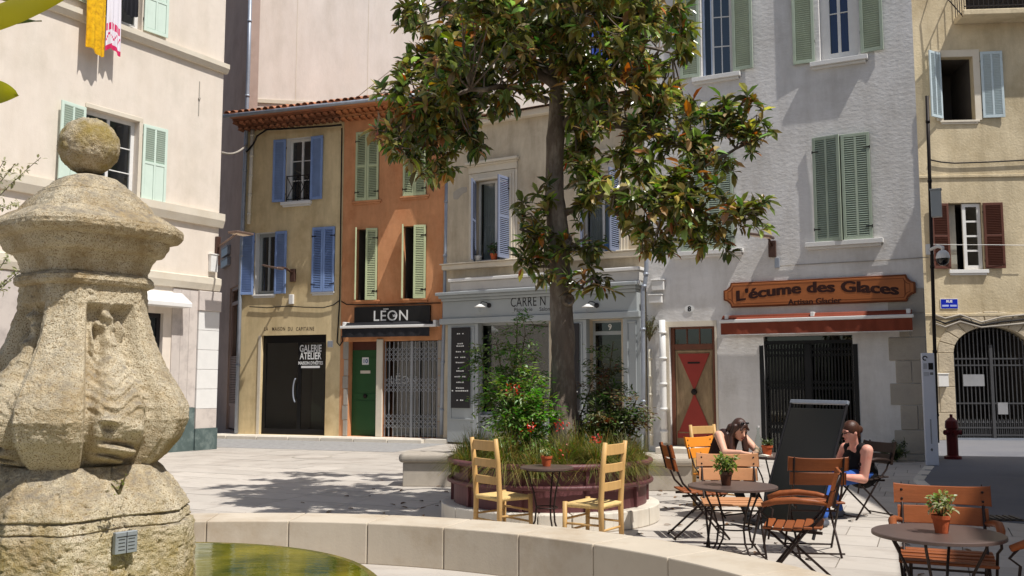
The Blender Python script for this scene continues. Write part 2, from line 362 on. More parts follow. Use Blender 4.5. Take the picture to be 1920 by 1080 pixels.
# ------------------------------------------------------------------ setting: ground, plaza paving, street
M_PAVE = mat('plaza_limestone', (186, 178, 168), rough=.62, var=.07, scale=1.4, bump=.3, fine=26, bdist=.004, col2=(166, 156, 146), c2amt=.6, c2scale=1.1, rnd=.10, stretch=(1, 1.6, 1))
M_JOINT = mat('joint_mortar', (116, 108, 98), rough=.95)
M_COBBLE = mat('grey_setts', (150, 148, 146), rough=.85, var=.2, scale=9, bump=.8, fine=14, bdist=.02, col2=(120, 116, 114), c2amt=.3, c2scale=5)
M_STREET = mat('shade_dark_paving', (112, 112, 116), rough=.85, var=.1, scale=1.2, bump=.5, fine=70, bdist=.006, col2=(80, 82, 92), c2amt=.3, c2scale=.6)  # street paving coloured darker and bluer, standing in for its shade
g = MB(); g.slab([(-160, -120), (160, -120), (160, 200), (-160, 200)], -.6, -.05); tag(g.build('ground', M_JOINT), kind='structure')
g = MB(); g.slab([(-22, -14), (16, -14), (16, 40), (-22, 40)], -.045, -.012); plaza = tag(g.build('plaza', M_JOINT), kind='structure')
# paving slabs: laid in courses, running bond
PR = math.radians(-24); pc, ps = math.cos(PR), math.sin(PR)
SW, SD, GAP = 1.05, .62, .010
smesh = [MB().box(0, k * SW - GAP, 0, SD - GAP, -.02, 0).mesh('slab', M_PAVE) for k in (1, .72)]
cands = []
for j in range(-40, 60):
    u = -24 + (j * .37) % 1.0
    while u < 26:
        k = random.choice((0, 0, 1)); x, y = u * pc - j * SD * ps, u * ps + j * SD * pc
        u += SW * (1, .72)[k]
        if -14 < x < 11 and -3 < y < 27.5: cands.append((k, x, y))
def vis(c):
    x, y = c[1] + .3, c[2] + .3
    if y < 5.2 or abs(x) > y * .60 + .8: return 1e9
    if math.hypot(x + 2.33, y - 4.25) < 4.3: return 1e8
    return math.hypot(x, y)
cands.sort(key=vis); rest = MB()
for i, (k, x, y) in enumerate(cands):
    dz = random.uniform(-.0015, .0012)
    if i < 290: obj('slab', smesh[k], plaza, loc=(x, y, dz), rot=(0, 0, PR))
    else:
        M = Matrix.Translation((x, y, dz)) @ Matrix.Rotation(PR, 4, 'Z'); kw = SW * (1, .72)[k] - GAP; d = SD - GAP
        rest.add([M @ Vector(p) for p in ((0, 0, 0), (kw, 0, 0), (kw, d, 0), (0, d, 0))], [(0, 1, 2, 3)])
tag(rest.build('paving', M_PAVE, plaza), kind='stuff')
# right-hand street in front of the arched gate
g = MB(); g.slab([(5.3, 11.2), (8.0, 8.6), (40, 6), (40, 60), (16, 60), (11.0, 24.5), (8.0, 18.2), (6.6, 15.4)], -.01, .006); tag(g.build('street', M_STREET), kind='structure')
# pale kerb line between the square and the street
kb = MB().box(0, .78, -.09, .09, -.03, .012).mesh('kerb_stone', M_STONE)
kr = tag(bpy.data.objects.new('kerb', None), kind='structure'); COL.objects.link(kr)
P0, P1, P2 = Vector((5.3, 11.2)), Vector((6.6, 15.4)), Vector((8.0, 18.1))
for a, b in ((P0, P1), (P1, P2)):
    n_ = int((b - a).length / .8)
    for i in range(n_):
        p = a + (b - a) * i / n_; obj('kerb_stone', kb, kr, bevel=.01, loc=(p.x, p.y, 0), rot=(0, 0, math.atan2((b - a).y, (b - a).x)))
# ------------------------------------------------------------------ house on the left
Bl = G(397, 842); rl = Vector((.51, .86, 0)).normalized()
FL = Fac('town_house', 'cream house with mint shutters and laundry, behind the stone pedestal', Bl - rl * 9, Bl, 13.5)
midw = FL.R(157, 214, 258, 372); upw = FL.R(168, -150, 270, 40); dr = FL.R(238, 585, 302, 846); dr = (dr[0], dr[1], .08, dr[3])
FL.open = [midw, upw, dr]
u0, u1, z0, z1 = FL.R(-120, 120, -30, 290); FL.open.append((u0, u1, midw[2], midw[3]))
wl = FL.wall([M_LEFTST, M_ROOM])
for name, (px, ya, yb), pr in (('upper_string_course', (412, 119, 136), .14), ('middle_string_course', (411, 402, 428), .14), ('lower_string_course', (402, 523, 546), .1)):
    za = FL.uz(px, ya)[1]; zb_ = FL.uz(px, yb)[1]; mb = MB()
    mb.add([(-.0, 0, zb_), (-.0, -pr * .55, zb_), (-.0, -pr, (za + zb_) / 2), (-.0, -pr, za), (-.0, 0, za + .03), (FL.W + pr * .5, 0, zb_), (FL.W + pr * .5, -pr * .55, zb_), (FL.W + pr * .5, -pr, (za + zb_) / 2), (FL.W + pr * .5, -pr, za), (FL.W + pr * .5, 0, za + .03)],
           [(0, 1, 6, 5), (1, 2, 7, 6), (2, 3, 8, 7), (3, 4, 9, 8), (0, 4, 3, 2, 1), (5, 6, 7, 8, 9)])
    mb.build('string_course', M_TRIM, FL.root)
window(FL, midw, M_WHITE, 2, 3, fw=.09); window(FL, upw, M_WHITE, 2, 3, fw=.09)
mb = MB(); a, b, c, d = midw; mb.box(a - .02, b + .09, -.03, .0, d + .001, d + .1); mb.box(b + .001, b + .09, -.03, 0, c, d); mb.build('window_surround', M_TRIM, FL.root, bevel=.006)
shutter(FL, midw[0] - .02, midw[2] + .02, midw[3] - .02, .62, 'L', 172, M_MINTSH, (.52,), solid=.5)
shutter(FL, midw[1] + .1, midw[2] + .02, midw[3] - .02, .62, 'R', 176, M_MINTSH, (.52,), solid=.5)
shutter(FL, upw[0] - .02, upw[2] + .12, upw[3] - .02, .62, 'L', 174, M_MINTSH, (.35,), solid=.9)
shutter(FL, upw[1] + .03, upw[2] + .02, upw[3] - .02, .62, 'R', 176, M_MINTSH, (.35,), solid=.9)
# ground floor: marble facing, door with canopy
mb = MB(); mb.box(dr[0] + .0, dr[0] + .1, .1, .16, .08, dr[3]); mb.box(dr[1] - .1, dr[1], .1, .16, .08, dr[3])
mb.box(dr[0] + .1, dr[1] - .1, .1, .16, dr[3] - .1, dr[3]); mb.box((dr[0] + dr[1]) / 2 - .03, (dr[0] + dr[1]) / 2 + .03, .11, .15, .08, dr[3] - .1)
dd = mb.build('door', M_CHAR, FL.root); MB().box(dr[0] + .1, dr[1] - .1, .12, .14, .08, dr[3] - .1).build('pane', MATS['shop_glass'], dd)
u0, u1, z0, z1 = FL.R(225, 548, 357, 572, .3); mb = MB(); mb.add([(u0, -.38, z0), (u1, -.38, z0), (u1, 0, z0), (u0, 0, z0), (u0, -.38, z0 + .1), (u1, -.38, z0 + .1), (u1, 0, z1 + .08), (u0, 0, z1 + .08)],
    [(0, 3, 2, 1), (0, 1, 5, 4), (4, 5, 6, 7), (1, 2, 6, 5), (0, 4, 7, 3)]); mb.build('canopy', M_WHITE, FL.root, bevel=.01)
M_MARBLE = mat('veined_marble', (200, 190, 182), rough=.45, var=.05, scale=2, col2=(150, 140, 136), c2amt=.3, c2scale=2.2, rnd=.05, bump=.05)
M_GMARBLE = mat('green_marble', (84, 98, 96), rough=.4, var=.2, scale=3, col2=(140, 150, 146), c2amt=.35, c2scale=3, rnd=.08)
zt = FL.uz(402, 546)[1]; W = FL.W; ua = FL.uz(318, 700)[0]; ub = FL.uz(366, 700)[0]
cap = MB(); cap.box(W - (W - ub) - .02, W + .08, -.1, .02, zt - .5, zt - .03); cap.build('pilaster_capital', M_MARBLE, FL.root, bevel=.012)
zz = np.linspace(.5, zt - .5, 7)
for i in range(6):
    MB().box(ub, W + .05, -.07, .02, zz[i] + .004, zz[i + 1] - .004).build('marble_panel', M_WHITE if i > 0 else M_MARBLE, FL.root, bevel=.004)
MB().box(ub - .02, W + .07, -.1, .02, 0, .5).build('marble_plinth', M_GMARBLE, FL.root, bevel=.006)
nP = 3
for i in range(nP):
    a = ua + (ub - .01 - ua) * i / nP; b = ua + (ub - .01 - ua) * (i + 1) / nP
    MB().box(a, b - .006, -.03, .01, 1.0, zt - .03).build('marble_panel', M_MARBLE, FL.root)
MB().box(ua, ub - .022, -.05, .01, 0, .99).build('marble_plinth', M_GMARBLE, FL.root)
uo = FL.uz(225, 700)[0]
MB().box(0, uo, -.03, .01, 0, zt - .03).build('marble_panel', M_MARBLE, FL.root)
# small crack anchor on the wall
u0, z0 = FL.uz(373, 185); mb = MB(); mb.box(u0 - .012, u0 + .012, -.012, -.001, z0 - .42, z0 + .42); mb.tube([(u0, -.001, z0), (u0, -.03, z0)], .03, 8); mb.build('wall_anchor', M_QUOIN, FL.root)

# ------------------------------------------------------------------ narrow shaded house in the corner
Bg = G(832, 823, .1); rg = Vector((.944, -.33, 0)).normalized()
kk = ray(445, 812); kk = kk.x / kk.y; Ag = Bg - rg * ((Bg.x - kk * Bg.y) / (rg.x - kk * rg.y))
Bs = Ag + Vector((-.06, .25, 0)); As = Bs + Vector((-.45, .89, 0)) * 6
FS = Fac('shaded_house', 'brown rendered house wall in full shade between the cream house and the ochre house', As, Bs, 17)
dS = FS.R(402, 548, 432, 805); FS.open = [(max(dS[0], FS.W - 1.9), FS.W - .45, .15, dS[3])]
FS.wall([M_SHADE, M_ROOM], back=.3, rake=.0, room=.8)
a, b, c, d = FS.open[0]; M_TAUPE = mat('taupe_paint', (150, 128, 120), rough=.6, var=.08)
mb = MB(); mb.box(a, a + .1, .05, .12, c, d); mb.box(b - .1, b, .05, .12, c, d); mb.box(a + .1, b - .1, .05, .12, d - .55, d - .45); mb.box(a + .1, b - .1, .05, .12, d - .1, d)
mb.box(a + .1, b - .1, .05, .12, c + .7, c + .8); mb.box(a + .1, b - .1, .07, .1, c + .05, c + .7)
do = mb.build('door', M_TAUPE, FS.root); sl = MB()
for i in range(28): sl.box(a + .1, b - .1, .06, .1, c + .82 + i * .05, c + .85 + i * .05)
tag(sl.build('louvres', M_TAUPE, do), kind='stuff')

# ------------------------------------------------------------------ tall pink house behind
Ap = at(470, 400, 30.0); Ap.z = 0; rp = Vector((.985, .17, 0)).normalized()
FP = Fac('tall_house', 'tall plain pink rendered house rising behind the ochre and orange roofs', Ap, Ap + rp * 15, 18)
bw = FP.R(1108, 35, 1150, 150); FP.open = [bw]
FP.wall([M_BACKST, M_ROOM]); window(FP, bw, M_WHITE, 2, 3)
M_BLUE = mat('strong_blue_paint', (44, 72, 160), rough=.6, var=.06)
shutter(FP, bw[0] + .02, bw[2] + .03, bw[3] - .03, (bw[1] - bw[0]) / 2 - .03, 'L', 6, M_BLUE); shutter(FP, bw[1] - .02, bw[2] + .03, bw[3] - .03, (bw[1] - bw[0]) / 2 - .03, 'R', 6, M_BLUE)
for px in (556, 690):
    u0 = FP.uz(px, 100)[0]; MB().box(u0 - .008, u0 + .008, -.006, -.001, 6, 17.8).build('render_joint', M_TRIM, FP.root)
z_ = FP.uz(600, 192)[1]; MB().box(0, FP.W, -.05, -.001, z_ - .12, z_).build('flashing', M_TRIM, FP.root)

# ------------------------------------------------------------------ ochre house and orange house under one tiled eave
tmp = Fac('probe', '', Ag, Bg, 1); um = tmp.uz(637, 700)[0]; Mg = Ag + rg * um; ze = tmp.uz(584, 232)[1]; bpy.data.objects.remove(tmp.root)
Ag.z = Bg.z = Mg.z = 0
FO = Fac('ochre_house', 'ochre house with blue shutters and a black glazed gallery front', Ag, Mg, ze)
FR = Fac('orange_house', 'orange house with pale green shutters above a black shop sign', Mg + rg * .004, Bg, ze)
w1 = FO.R(537, 258, 583, 378); w2 = FO.R(478, 436, 516, 552); w3 = FO.R(586, 426, 628, 547); sh = FO.R(488, 628, 610, 816); sh = (sh[0], sh[1], .12, sh[3])
FO.open = [w1, w2, (*w3, .12, .5), (*sh, .25, 2.4)]
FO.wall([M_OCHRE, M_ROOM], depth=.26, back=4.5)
window(FO, w1, M_WHITE, 2, 3, y=.2, fw=.07); window(FO, w2, M_GREYSHOP, 2, 1, y=.2, fw=.1); 
mb = MB(); a, b, c, d = w1   # white reveals
for o in (w1, w2):
    a, b, c, d = o; m2 = MB(); m2.box(a + .001, a + .006, 0.001, .2, c, d); m2.box(b - .006, b - .001, .001, .2, c, d); m2.box(a + .007, b - .007, .001, .2, d - .006, d - .001); m2.build('reveal', M_WHITE, FO.root)
a, b, c, d = w1
hw = .40
shutter(FO, w1[0] - .01, c + .02, d - .02, hw, 'L', 176, M_BLUESH, ()); shutter(FO, w1[1] + .01, c + .02, d - .02, hw, 'R', 176, M_BLUESH, ())
shutter(FO, w2[0] - .01, w2[2] - .0, w2[3], .42, 'L', 168, M_BLUESH, ()); shutter(FO, w2[1] + .01, w2[2], w2[3], .40, 'R', 174, M_BLUESH, ())
h_ = (w3[1] - w3[0]) / 2
shutter(FO, w3[0], w3[2], w3[3], h_ - .004, 'L', 1, M_BLUESH, ()); shutter(FO, w3[1], w3[2], w3[3], h_ - .004, 'R', 1, M_BLUESH, ())
sill(FO, w1[0] - .1, w1[1] + .06, w1[2], M_WHITE); sill(FO, w2[0] - .05, w2[1] + .05, w2[2], M_WHITE, proj=.05, h=.05); sill(FO, w3[0] - .02, w3[1] + .02, w3[2], M_WHITE, proj=.04, h=.05)
rr = MB(); a, b, c, d = w1
rr.bar((a + .02, -.01, c + .75), (b - .02, -.01, c + .75), .025, .025); rr.bar((a + .02, -.01, c + .08), (b - .02, -.01, c + .08), .02, .02)
for k in range(2):
    x0 = a + .03 + k * (b - a - .06) / 2; x1 = x0 + (b - a - .06) / 2
    rr.bar((x0, -.01, c + .08), (x1, -.01, c + .75), .016, .016); rr.bar((x1, -.014, c + .08), (x0, -.014, c + .75), .016, .016)
for k in range(3): x0 = a + .03 + k * (b - a - .06) / 2; rr.bar((x0, -.01, c), (x0, -.01, c + .75), .018, .018)
rr.build('railing', MATS['iron'], FO.root)
# gallery front: black frame, fixed pane and door leaf
a, b, c, d = sh; xm_ = a + (b - a) * .57; y = .1
fr = MB(); fr.box(a, a + .1, y, y + .08, c, d); fr.box(b - .09, b, y, y + .08, c, d); fr.box(a + .1, b - .09, y, y + .08, d - .22, d); fr.box(a + .1, b - .09, y, y + .08, c, c + .16)
fr.box(xm_ - .05, xm_ + .05, y, y + .08, c + .16, d - .22)
sf = fr.build('shop_front', M_BLACK, FO.root, bevel=.004)
MB().box(a + .1, xm_ - .05, y + .03, y + .045, c + .16, d - .22).build('pane', MATS['shop_glass'], sf); MB().box(xm_ + .05, b - .09, y + .03, y + .045, c + .16, d - .22).build('pane', MATS['shop_glass'], sf)
hx = xm_ - .05; pts = [(hx + .07 * 0, y - .03, 1.15)] ; pts = [(hx - .10 * math.sin(t), y - .06, 1.35 + .34 * math.cos(t)) for t in np.linspace(.25, PI - .25, 12)]
MB().tube(pts, .022, 8).build('handle', M_ZINC, sf, smooth=True)
uu, zz_ = FO.uz(592, 773, -.15); MB().box(uu - .15, uu + .15, y + .06, y + .1, zz_ - .25, zz_ + .25).build('notice', M_TRIM, sf)
# things seen inside the gallery: a pale door at the back
MB().box(a + .35, a + .95, 2.2, 2.6, c, c + 2.0).build('inner_door', M_TRIM, FO.root)
for i, (txt, sz, py, of) in enumerate((('GALERIE', .27, 653, .006), ('ATELIER', .27, 667, .006), ('MAISON D\u2019H\u00d4TES', .125, 680.5, .004))):
    uu, zz_ = FO.uz(582.5, py, -.1); text_mb(txt, sz, of, xs=.70 if i < 2 else .78, depth=0).build('lettering', M_LETTER, sf, loc=(uu, y - .006, zz_))
uu, zz_ = FO.uz(582.5, 688, -.1); MB().box(uu - .3, uu + .3, y - .008, y - .006, zz_ - .03, zz_ + .03).build('lettering_strip', M_LETTER, sf)
for wrd, px_ in (('LA', 499), ('MAISON', 522.5), ('DU', 544.5), ('CAPITAINE', 572)):
    uu, zz_ = FO.uz(px_, 616.5); text_mb(wrd, .15, .002, space=1.2, depth=.003, xs=.68).build('lettering', mat('faded_ink', (86, 70, 52), rough=.8), FO.root, loc=(uu, 0, zz_))
mb = MB(); mb.box(sh[0] - .09, sh[0] - .002, -.02, -.001, .1, sh[3]); mb.build('door_jamb', M_TRIM, FO.root)
uu, zz_ = FO.uz(620, 645); vb = MB(); vb.box(uu - .09, uu + .09, -.02, -.001, zz_ - .1, zz_ + .1); vo = vb.build('vent', M_TRIM, FO.root)
vb = MB()
for i in range(2): vb.box(uu - .075 + i * .08, uu - .005 + i * .08, -.026, -.021, zz_ - .08, zz_ + .08)
vb.build('vent_grille', M_ZINC, vo)

# orange house
v1 = FR.R(668, 247, 711, 376); v2 = FR.R(757, 262, 800, 367); v3 = FR.R(668, 429, 708, 563); v4 = FR.R(756, 423, 799, 560)
gd = FR.R(653, 640, 706, 820); gt = FR.R(718, 640, 821, 822)
gd = (gd[0], gd[1], .12, gd[3]); gt = (gt[0], gt[1], .12, gd[3])
FR.open = [(*v, .14, .6) for v in (v1, v2, v3, v4)] + [(*gd, .25, .5), (*gt, .2, 2.0)]
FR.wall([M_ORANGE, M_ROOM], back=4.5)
for v, angs in ((v1, (1, 1)), (v2, (1, 2)), (v3, (62, 12)), (v4, (66, 10))):
    h_ = (v[1] - v[0]) / 2 - .004
    shutter(FR, v[0], v[2], v[3], h_, 'L', angs[0], M_PALEGREEN, (.5,) if v in (v1, v2) else ()); shutter(FR, v[1], v[2], v[3], h_, 'R', angs[1], M_PALEGREEN, (.5,) if v in (v1, v2) else ())
    sill(FR, v[0] - .1, v[1] + .1, v[2], M_ORANGE, h=.05, proj=.06)
M_GDOOR = mat('green_door_paint', (42, 82, 44), rough=.5, var=.1, scale=2, bump=.1)
a, b, c, d = gd; zt_ = FR.uz(680, 656)[1]
mb = MB(); mb.box(a, b, .2, .25, c, zt_); 
for z0_, z1_ in ((c + .15, c + .95), (c + 1.2, zt_ - .2)): mb.box(a + .12, b - .12, .185, .2, z0_, z1_)
mb.box(a + .02, b - .02, .19, .2, c + 1.0, c + 1.15)
gdo = mb.build('door', M_GDOOR, FR.root, bevel=.012, seg=2)
uu, zz_ = FR.uz(686, 677, -.2); MB().box(uu - .1, uu + .1, .172, .184, zz_ - .1, zz_ + .1).build('house_number', M_LETTER, gdo)
text_mb('10', .16, .004).build('lettering', mat('blue_ink', (60, 90, 140)), gdo, loc=(uu, .17, zz_))
MB().box(uu - .15, uu + .15, .176, .184, zz_ - .34, zz_ - .26).build('letter_flap', M_TRIM, gdo)
MB().ell(((a + b) / 2, .16, c + 1.08), (.06, .04, .06)).build('knob', MATS['iron'], gdo, smooth=True)
MB().box(a, b, .2, .25, zt_ + .003, d).build('transom', mat('dark_red_brown', (84, 48, 38), rough=.7), FR.root)
MB().box(gd[1] + .002, gt[0] - .002, -.05, .22, .12, d + .05).build('stone_pier', M_TRIM, FR.root, bevel=.01)
for k, (x0, x1) in enumerate(((gd[0] - .14, gd[0] - .002), (gt[1] + .002, gt[1] + .16))):
    zs_ = [.12, .55, .95, 1.4, 1.75, 2.2, d]
    for i in range(6):
        ex = .03 if i % 2 else 0; MB().box(x0 - (ex if k == 0 else 0), x1 + (ex if k else 0), -.03, .0, zs_[i] + .005, zs_[i + 1] - .005).build('jamb_stone', M_QUOIN, FR.root, bevel=.012)
# folding lattice gate
a, b, c, d = gt; gr = MB(); gmm = mat('grey_gate_steel', (150, 152, 156), rough=.45, metal=.4)
gate = thing('lattice_gate', 'folding grey steel lattice gate across the shop entrance beside the green door', 'gate', FR.world(0, 0, 0), FR.rz)
n_ = 12
bm_ = MB().box(-.011, .011, .03, .05, c, d - .02).mesh('bar', gmm)
for i in range(n_ + 1): obj('bar', bm_, gate, loc=(a + .04 + (b - a - .08) * i / n_, 0, 0))
MB().box((a + b) / 2 - .035 + .03, (a + b) / 2 + .065, .01, .06, c, d - .02).build('centre_post', gmm, gate)
dx = (b - a - .08) / n_
for zc in (c + .42, c + 1.38, c + 2.2):
    lt = MB()
    for i in range(n_):
        x0 = a + .04 + i * dx
        for k in (-1, 0, 1):
            lt.bar((x0, .02, zc + k * .13 - .065), (x0 + dx, .02, zc + k * .13 + .065), .008, .012); lt.bar((x0, .025, zc + k * .13 + .065), (x0 + dx, .025, zc + k * .13 - .065), .008, .012)
    tag(lt.build('lattice_band', gmm, gate), kind='stuff')
mb = MB(); mb.box(a + .02, b - .02, .3, .33, c, d); mb.build('shop_door', MATS['shop_glass'], FR.root)
uu, zz_ = FR.uz(757, 712, -.3); text_mb('L\u0112ON', .30, 0, depth=0).build('lettering', M_LETTER, FR.root, loc=(uu, .29, zz_))
# LEON sign
u0, u1, z0, z1 = FR.R(664, 574, 806, 610, .08)
sg_ = FR.thing('shop_sign', 'black sign board with white capitals over the lattice gate of the orange house', 'sign', (u0 + u1) / 2, (z0 + z1) / 2)
hw_, hh = (u1 - u0) / 2, (z1 - z0) / 2
MB().box(-hw_, hw_, -.08, -.004, -hh, hh).build('board', M_BLACK, sg_, bevel=.005)
text_mb('LEON', .40, .003, depth=.083, space=1.06).build('lettering', M_LETTER, sg_, loc=(-.02, 0, .01))
MB().box(-.25, -.09, -.084, -.081, .175, .197).build('macron', M_LETTER, sg_)
mb = MB(); mb.prism([(.05, -.035), (.15, -.035), (.165, .045), (.13, .015), (.10, .05), (.07, .015), (.035, .045)], -.0835, -.0815); mb.build('crown_emblem', M_LETTER, sg_)
MB().box(-.02, .25, -.083, -.081, -.225, -.205).build('lettering_strip', mat('grey_ink', (110, 110, 112)), sg_)
# LEON awning
u0, u1, z0, z1 = FR.R(638, 606, 818, 634, .3)
aw = FR.thing('awning', 'rolled-up black awning with white front bar below the black sign', 'awning', u0, z1)
L_ = u1 - u0; M_BCLOTH = mat('black_awning_cloth', (34, 34, 38), rough=.8, var=.15)
MB().tube([(.05, -.16, -.03), (L_ - .05, -.16, -.03)], .075, 10).build('roll', M_BCLOTH, aw, smooth=True)
MB().box(0, L_, -.34, -.28, -.12, -.05).build('front_bar', M_WHITE, aw, bevel=.01)
MB().add([(.04, -.16, .045), (L_ - .04, -.16, .045), (L_ - .04, -.3, -.045), (.04, -.3, -.045)], [(0, 3, 2, 1)]).build('cloth', M_BCLOTH, aw)
va = MB(); N = 60
for i in range(N): x = .06 + (L_ - .25) * i / (N - 1); va.v += [(x, -.31, -.125), (x, -.31 + .012 * math.sin(i * .9), -.36)]
va.f = [(2 * i, 2 * i + 2, 2 * i + 3, 2 * i + 1) for i in range(N - 1)]; va.mi = [0] * (N - 1); va.build('valance', M_BCLOTH, aw, smooth=True)
for x in (.1, L_ - .06): MB().box(x - .04, x + .04, -.3, -.0, -.1, .06).build('bracket', M_WHITE, aw, bevel=.01)

# ------------------------------------------------------------------ eave and canal tiles over both
E_ = .80; Wt = FO.W + FR.W
for F_, x0, x1 in ((FO, -.12, FO.W), (FR, 0, FR.W)):
    rf = MB(); sl_ = math.tan(math.radians(16)); zr = ze + .26
    rf.add([(x0, -E_, zr), (x1, -E_, zr), (x1, 3.2, zr + (3.2 + E_) * sl_), (x0, 3.2, zr + (3.2 + E_) * sl_), (x0, -E_, zr - .06), (x1, -E_, zr - .06), (x1, 3.2, zr + (3.2 + E_) * sl_ - .06), (x0, 3.2, zr + (3.2 + E_) * sl_ - .06)],
           [(0, 1, 2, 3), (4, 7, 6, 5), (0, 4, 5, 1), (1, 5, 6, 2), (2, 6, 7, 3), (3, 7, 4, 0)])
    ro = rf.build('roof', M_TILE, F_.root)
    tl = MB(); n = 7; L0 = .5
    for yy, r_ in ((0, .088), (L0, .07)):
        for k in range(n): t = PI * k / (n - 1); tl.v.append((r_ * math.cos(t), yy, r_ * .8 * math.sin(t)))
        for k in range(n): t = PI * k / (n - 1); tl.v.append(((r_ - .016) * math.cos(t), yy, (r_ - .016) * .8 * math.sin(t)))
    for k in range(n - 1): tl.f += [(k, 2 * n + k, 2 * n + k + 1, k + 1), (n + k, n + k + 1, 3 * n + k + 1, 3 * n + k), (k, k + 1, n + k + 1, n + k)]
    tl.mi = [0] * len(tl.f); tm = tl.mesh('tile', M_TILE); nn = int((x1 - x0) / .2)
    for i in range(nn):
        for j in range(4):
            obj('tile', tm, ro, loc=(x0 + (i + .5) * (x1 - x0) / nn + random.uniform(-.012, .012), -E_ - .1 + j * .43 + random.uniform(-.02, .02), zr + .035 + (j * .43 - .1) * sl_ + j * .004),
                rot=(math.radians(16) + random.uniform(-.03, .03), 0, random.uniform(-.04, .04)))
    for row, (yy, zz_) in enumerate(((-.26, ze - .02), (-.52, ze + .1))):   # genoise: two courses of tile ends under the eave
        m = MB(); m.box(x0, x1, yy + .02, .0, zz_ + .055, zz_ + .115); m.build('cornice_course', M_TILE if F_ is FO else M_ORANGE, F_.root)
        gm_ = MB()
        for k in range(n): t = PI * k / (n - 1); gm_.v += [(.085 * math.cos(t), yy, .08 * math.sin(t) - .03), (.065 * math.cos(t), yy, .06 * math.sin(t) - .03), (.085 * math.cos(t), 0, .08 * math.sin(t) - .03), (.065 * math.cos(t), 0, .06 * math.sin(t) - .03)]
        for k in range(n - 1): q = 4 * k; gm_.f += [(q, q + 1, q + 5, q + 4), (q, q + 4, q + 6, q + 2), (q + 1, q + 3, q + 7, q + 5)]
        gm_.mi = [0] * len(gm_.f); gmm_ = gm_.mesh('cornice_tile', M_TILE if F_ is FO else M_ORANGE)
        for i in range(nn): obj('cornice_tile', gmm_, F_.root, loc=(x0 + (i + .5) * (x1 - x0) / nn, 0, zz_))
    MB().box(x0, x1, -E_ + .02, 0, ze + .217, ze + .257 - .06 + .03).build('eave_board', M_TILE if F_ is FO else M_ORANGE, F_.root)
gt_ = [FO.world(u_, E_ + .08, ze + .2) for u_ in (-.15,)] + [FR.world(FR.W, E_ + .08, ze + .2)]
poly_tube('roof_gutter', 'thin zinc gutter along the tiled eave of the ochre and orange houses', 'gutter', gt_, .055, M_ZINC)
# ------------------------------------------------------------------ white house on the right
Bw = G(1747, 866); rw = Vector((.885, -.465, 0)).normalized()
def on_line(P, r, px, py=700):   # where the sight line's vertical plane at column px crosses a wall line
    q = ray(px, py); k = q.x / q.y; t = (P.x - k * P.y) / (r.x - k * r.y); return P - r * t
Aw = on_line(Bw, rw, 1214)
FW = Fac('white_house', 'white stucco house with sage shutters above the ice cream shop', Aw, Bw, 15)
a1 = FW.R(1312, -190, 1369, 143); a2 = FW.R(1532, -220, 1603, 113); m1 = FW.R(1276, 290, 1376, 470); m2 = FW.R(1526, 254, 1634, 452)
rd = FW.R(1256, 612, 1342, 842); rd = (rd[0], rd[1], .14, rd[3]); so = FW.R(1434, 629, 1602, 842); so = (so[0], so[1], .06, so[3])
FW.open = [(*a1, .25, 1.2), (*a2, .25, 1.2), (*m1, .12, .6), (*m2, .12, .6), (*rd, .2, .4), (*so, .25, 2.5)]
FW.wall([M_WHITEST, M_ROOM], back=7, rake=1.6)
M_PALEFR = mat('pale_blue_frame', (186, 200, 222), rough=.5)
window(FW, a2, M_WHITE, 2, 4, y=.18, fw=.2, bar=.02, curtain=(M_BLUE, 1.0)); 
wf = MB(); a, b, c, d = a1; window(FW, (a, a + .24, c, d), M_PALEFR, 1, 1, y=.16, fw=.05)
wl_ = MB(); hz = d - c; wW = (b - a) - .28   # casement leaf standing ajar
for x in (0, wW - .04): wl_.box(x, x + .04, 0, .04, 0, hz)
for j in range(0, 7): wl_.box(.04, wW - .04, .01, .03, j * (hz - .03) / 6, j * (hz - .03) / 6 + .025)
wl_.box(wW / 2 - .012, wW / 2 + .012, .012, .028, 0, hz); lo = wl_.build('window', M_WHITE, FW.root, loc=(a + .24, .1, c + .02), rot=(0, 0, math.radians(14)))
MB().box(.04, wW - .04, .018, .022, .02, hz - .02).build('pane', MATS['glass'], lo)
SH = .46
shutter(FW, a1[0] - .03, a1[2] + .04, a1[3], SH, 'L', 176, M_GREENSH, (.5,)); shutter(FW, a1[1] + .03, a1[2] + .04, a1[3], SH, 'R', 177, M_GREENSH, (.5,))
shutter(FW, a2[0] - .1, a2[2] + .02, a2[3], SH, 'L', 176, M_GREENSH, (.5,)); shutter(FW, a2[1] + .06, a2[2] + .06, a2[3], SH, 'R', 177, M_GREENSH, (.5,))
h_ = (m2[1] - m2[0]) / 2 - .005
shutter(FW, m2[0], m2[2], m2[3], h_, 'L', 10, M_GREENSH, (), solid=0, d=.05); shutter(FW, m2[1], m2[2], m2[3], h_, 'R', 2, M_GREENSH, (), solid=0, d=.05)
h_ = (m1[1] - m1[0]) / 2 - .005
shutter(FW, m1[0], m1[2], m1[3], h_, 'L', 2, M_GREENSH, (), solid=0, d=.04); shutter(FW, m1[1], m1[2], m1[3], h_, 'R', 2, M_GREENSH, (), solid=0, d=.04)
for v in (a1, a2, m1, m2): sill(FW, v[0] - .2, v[1] + .2, v[2] - .0, M_WHITE, h=.1, proj=.14)
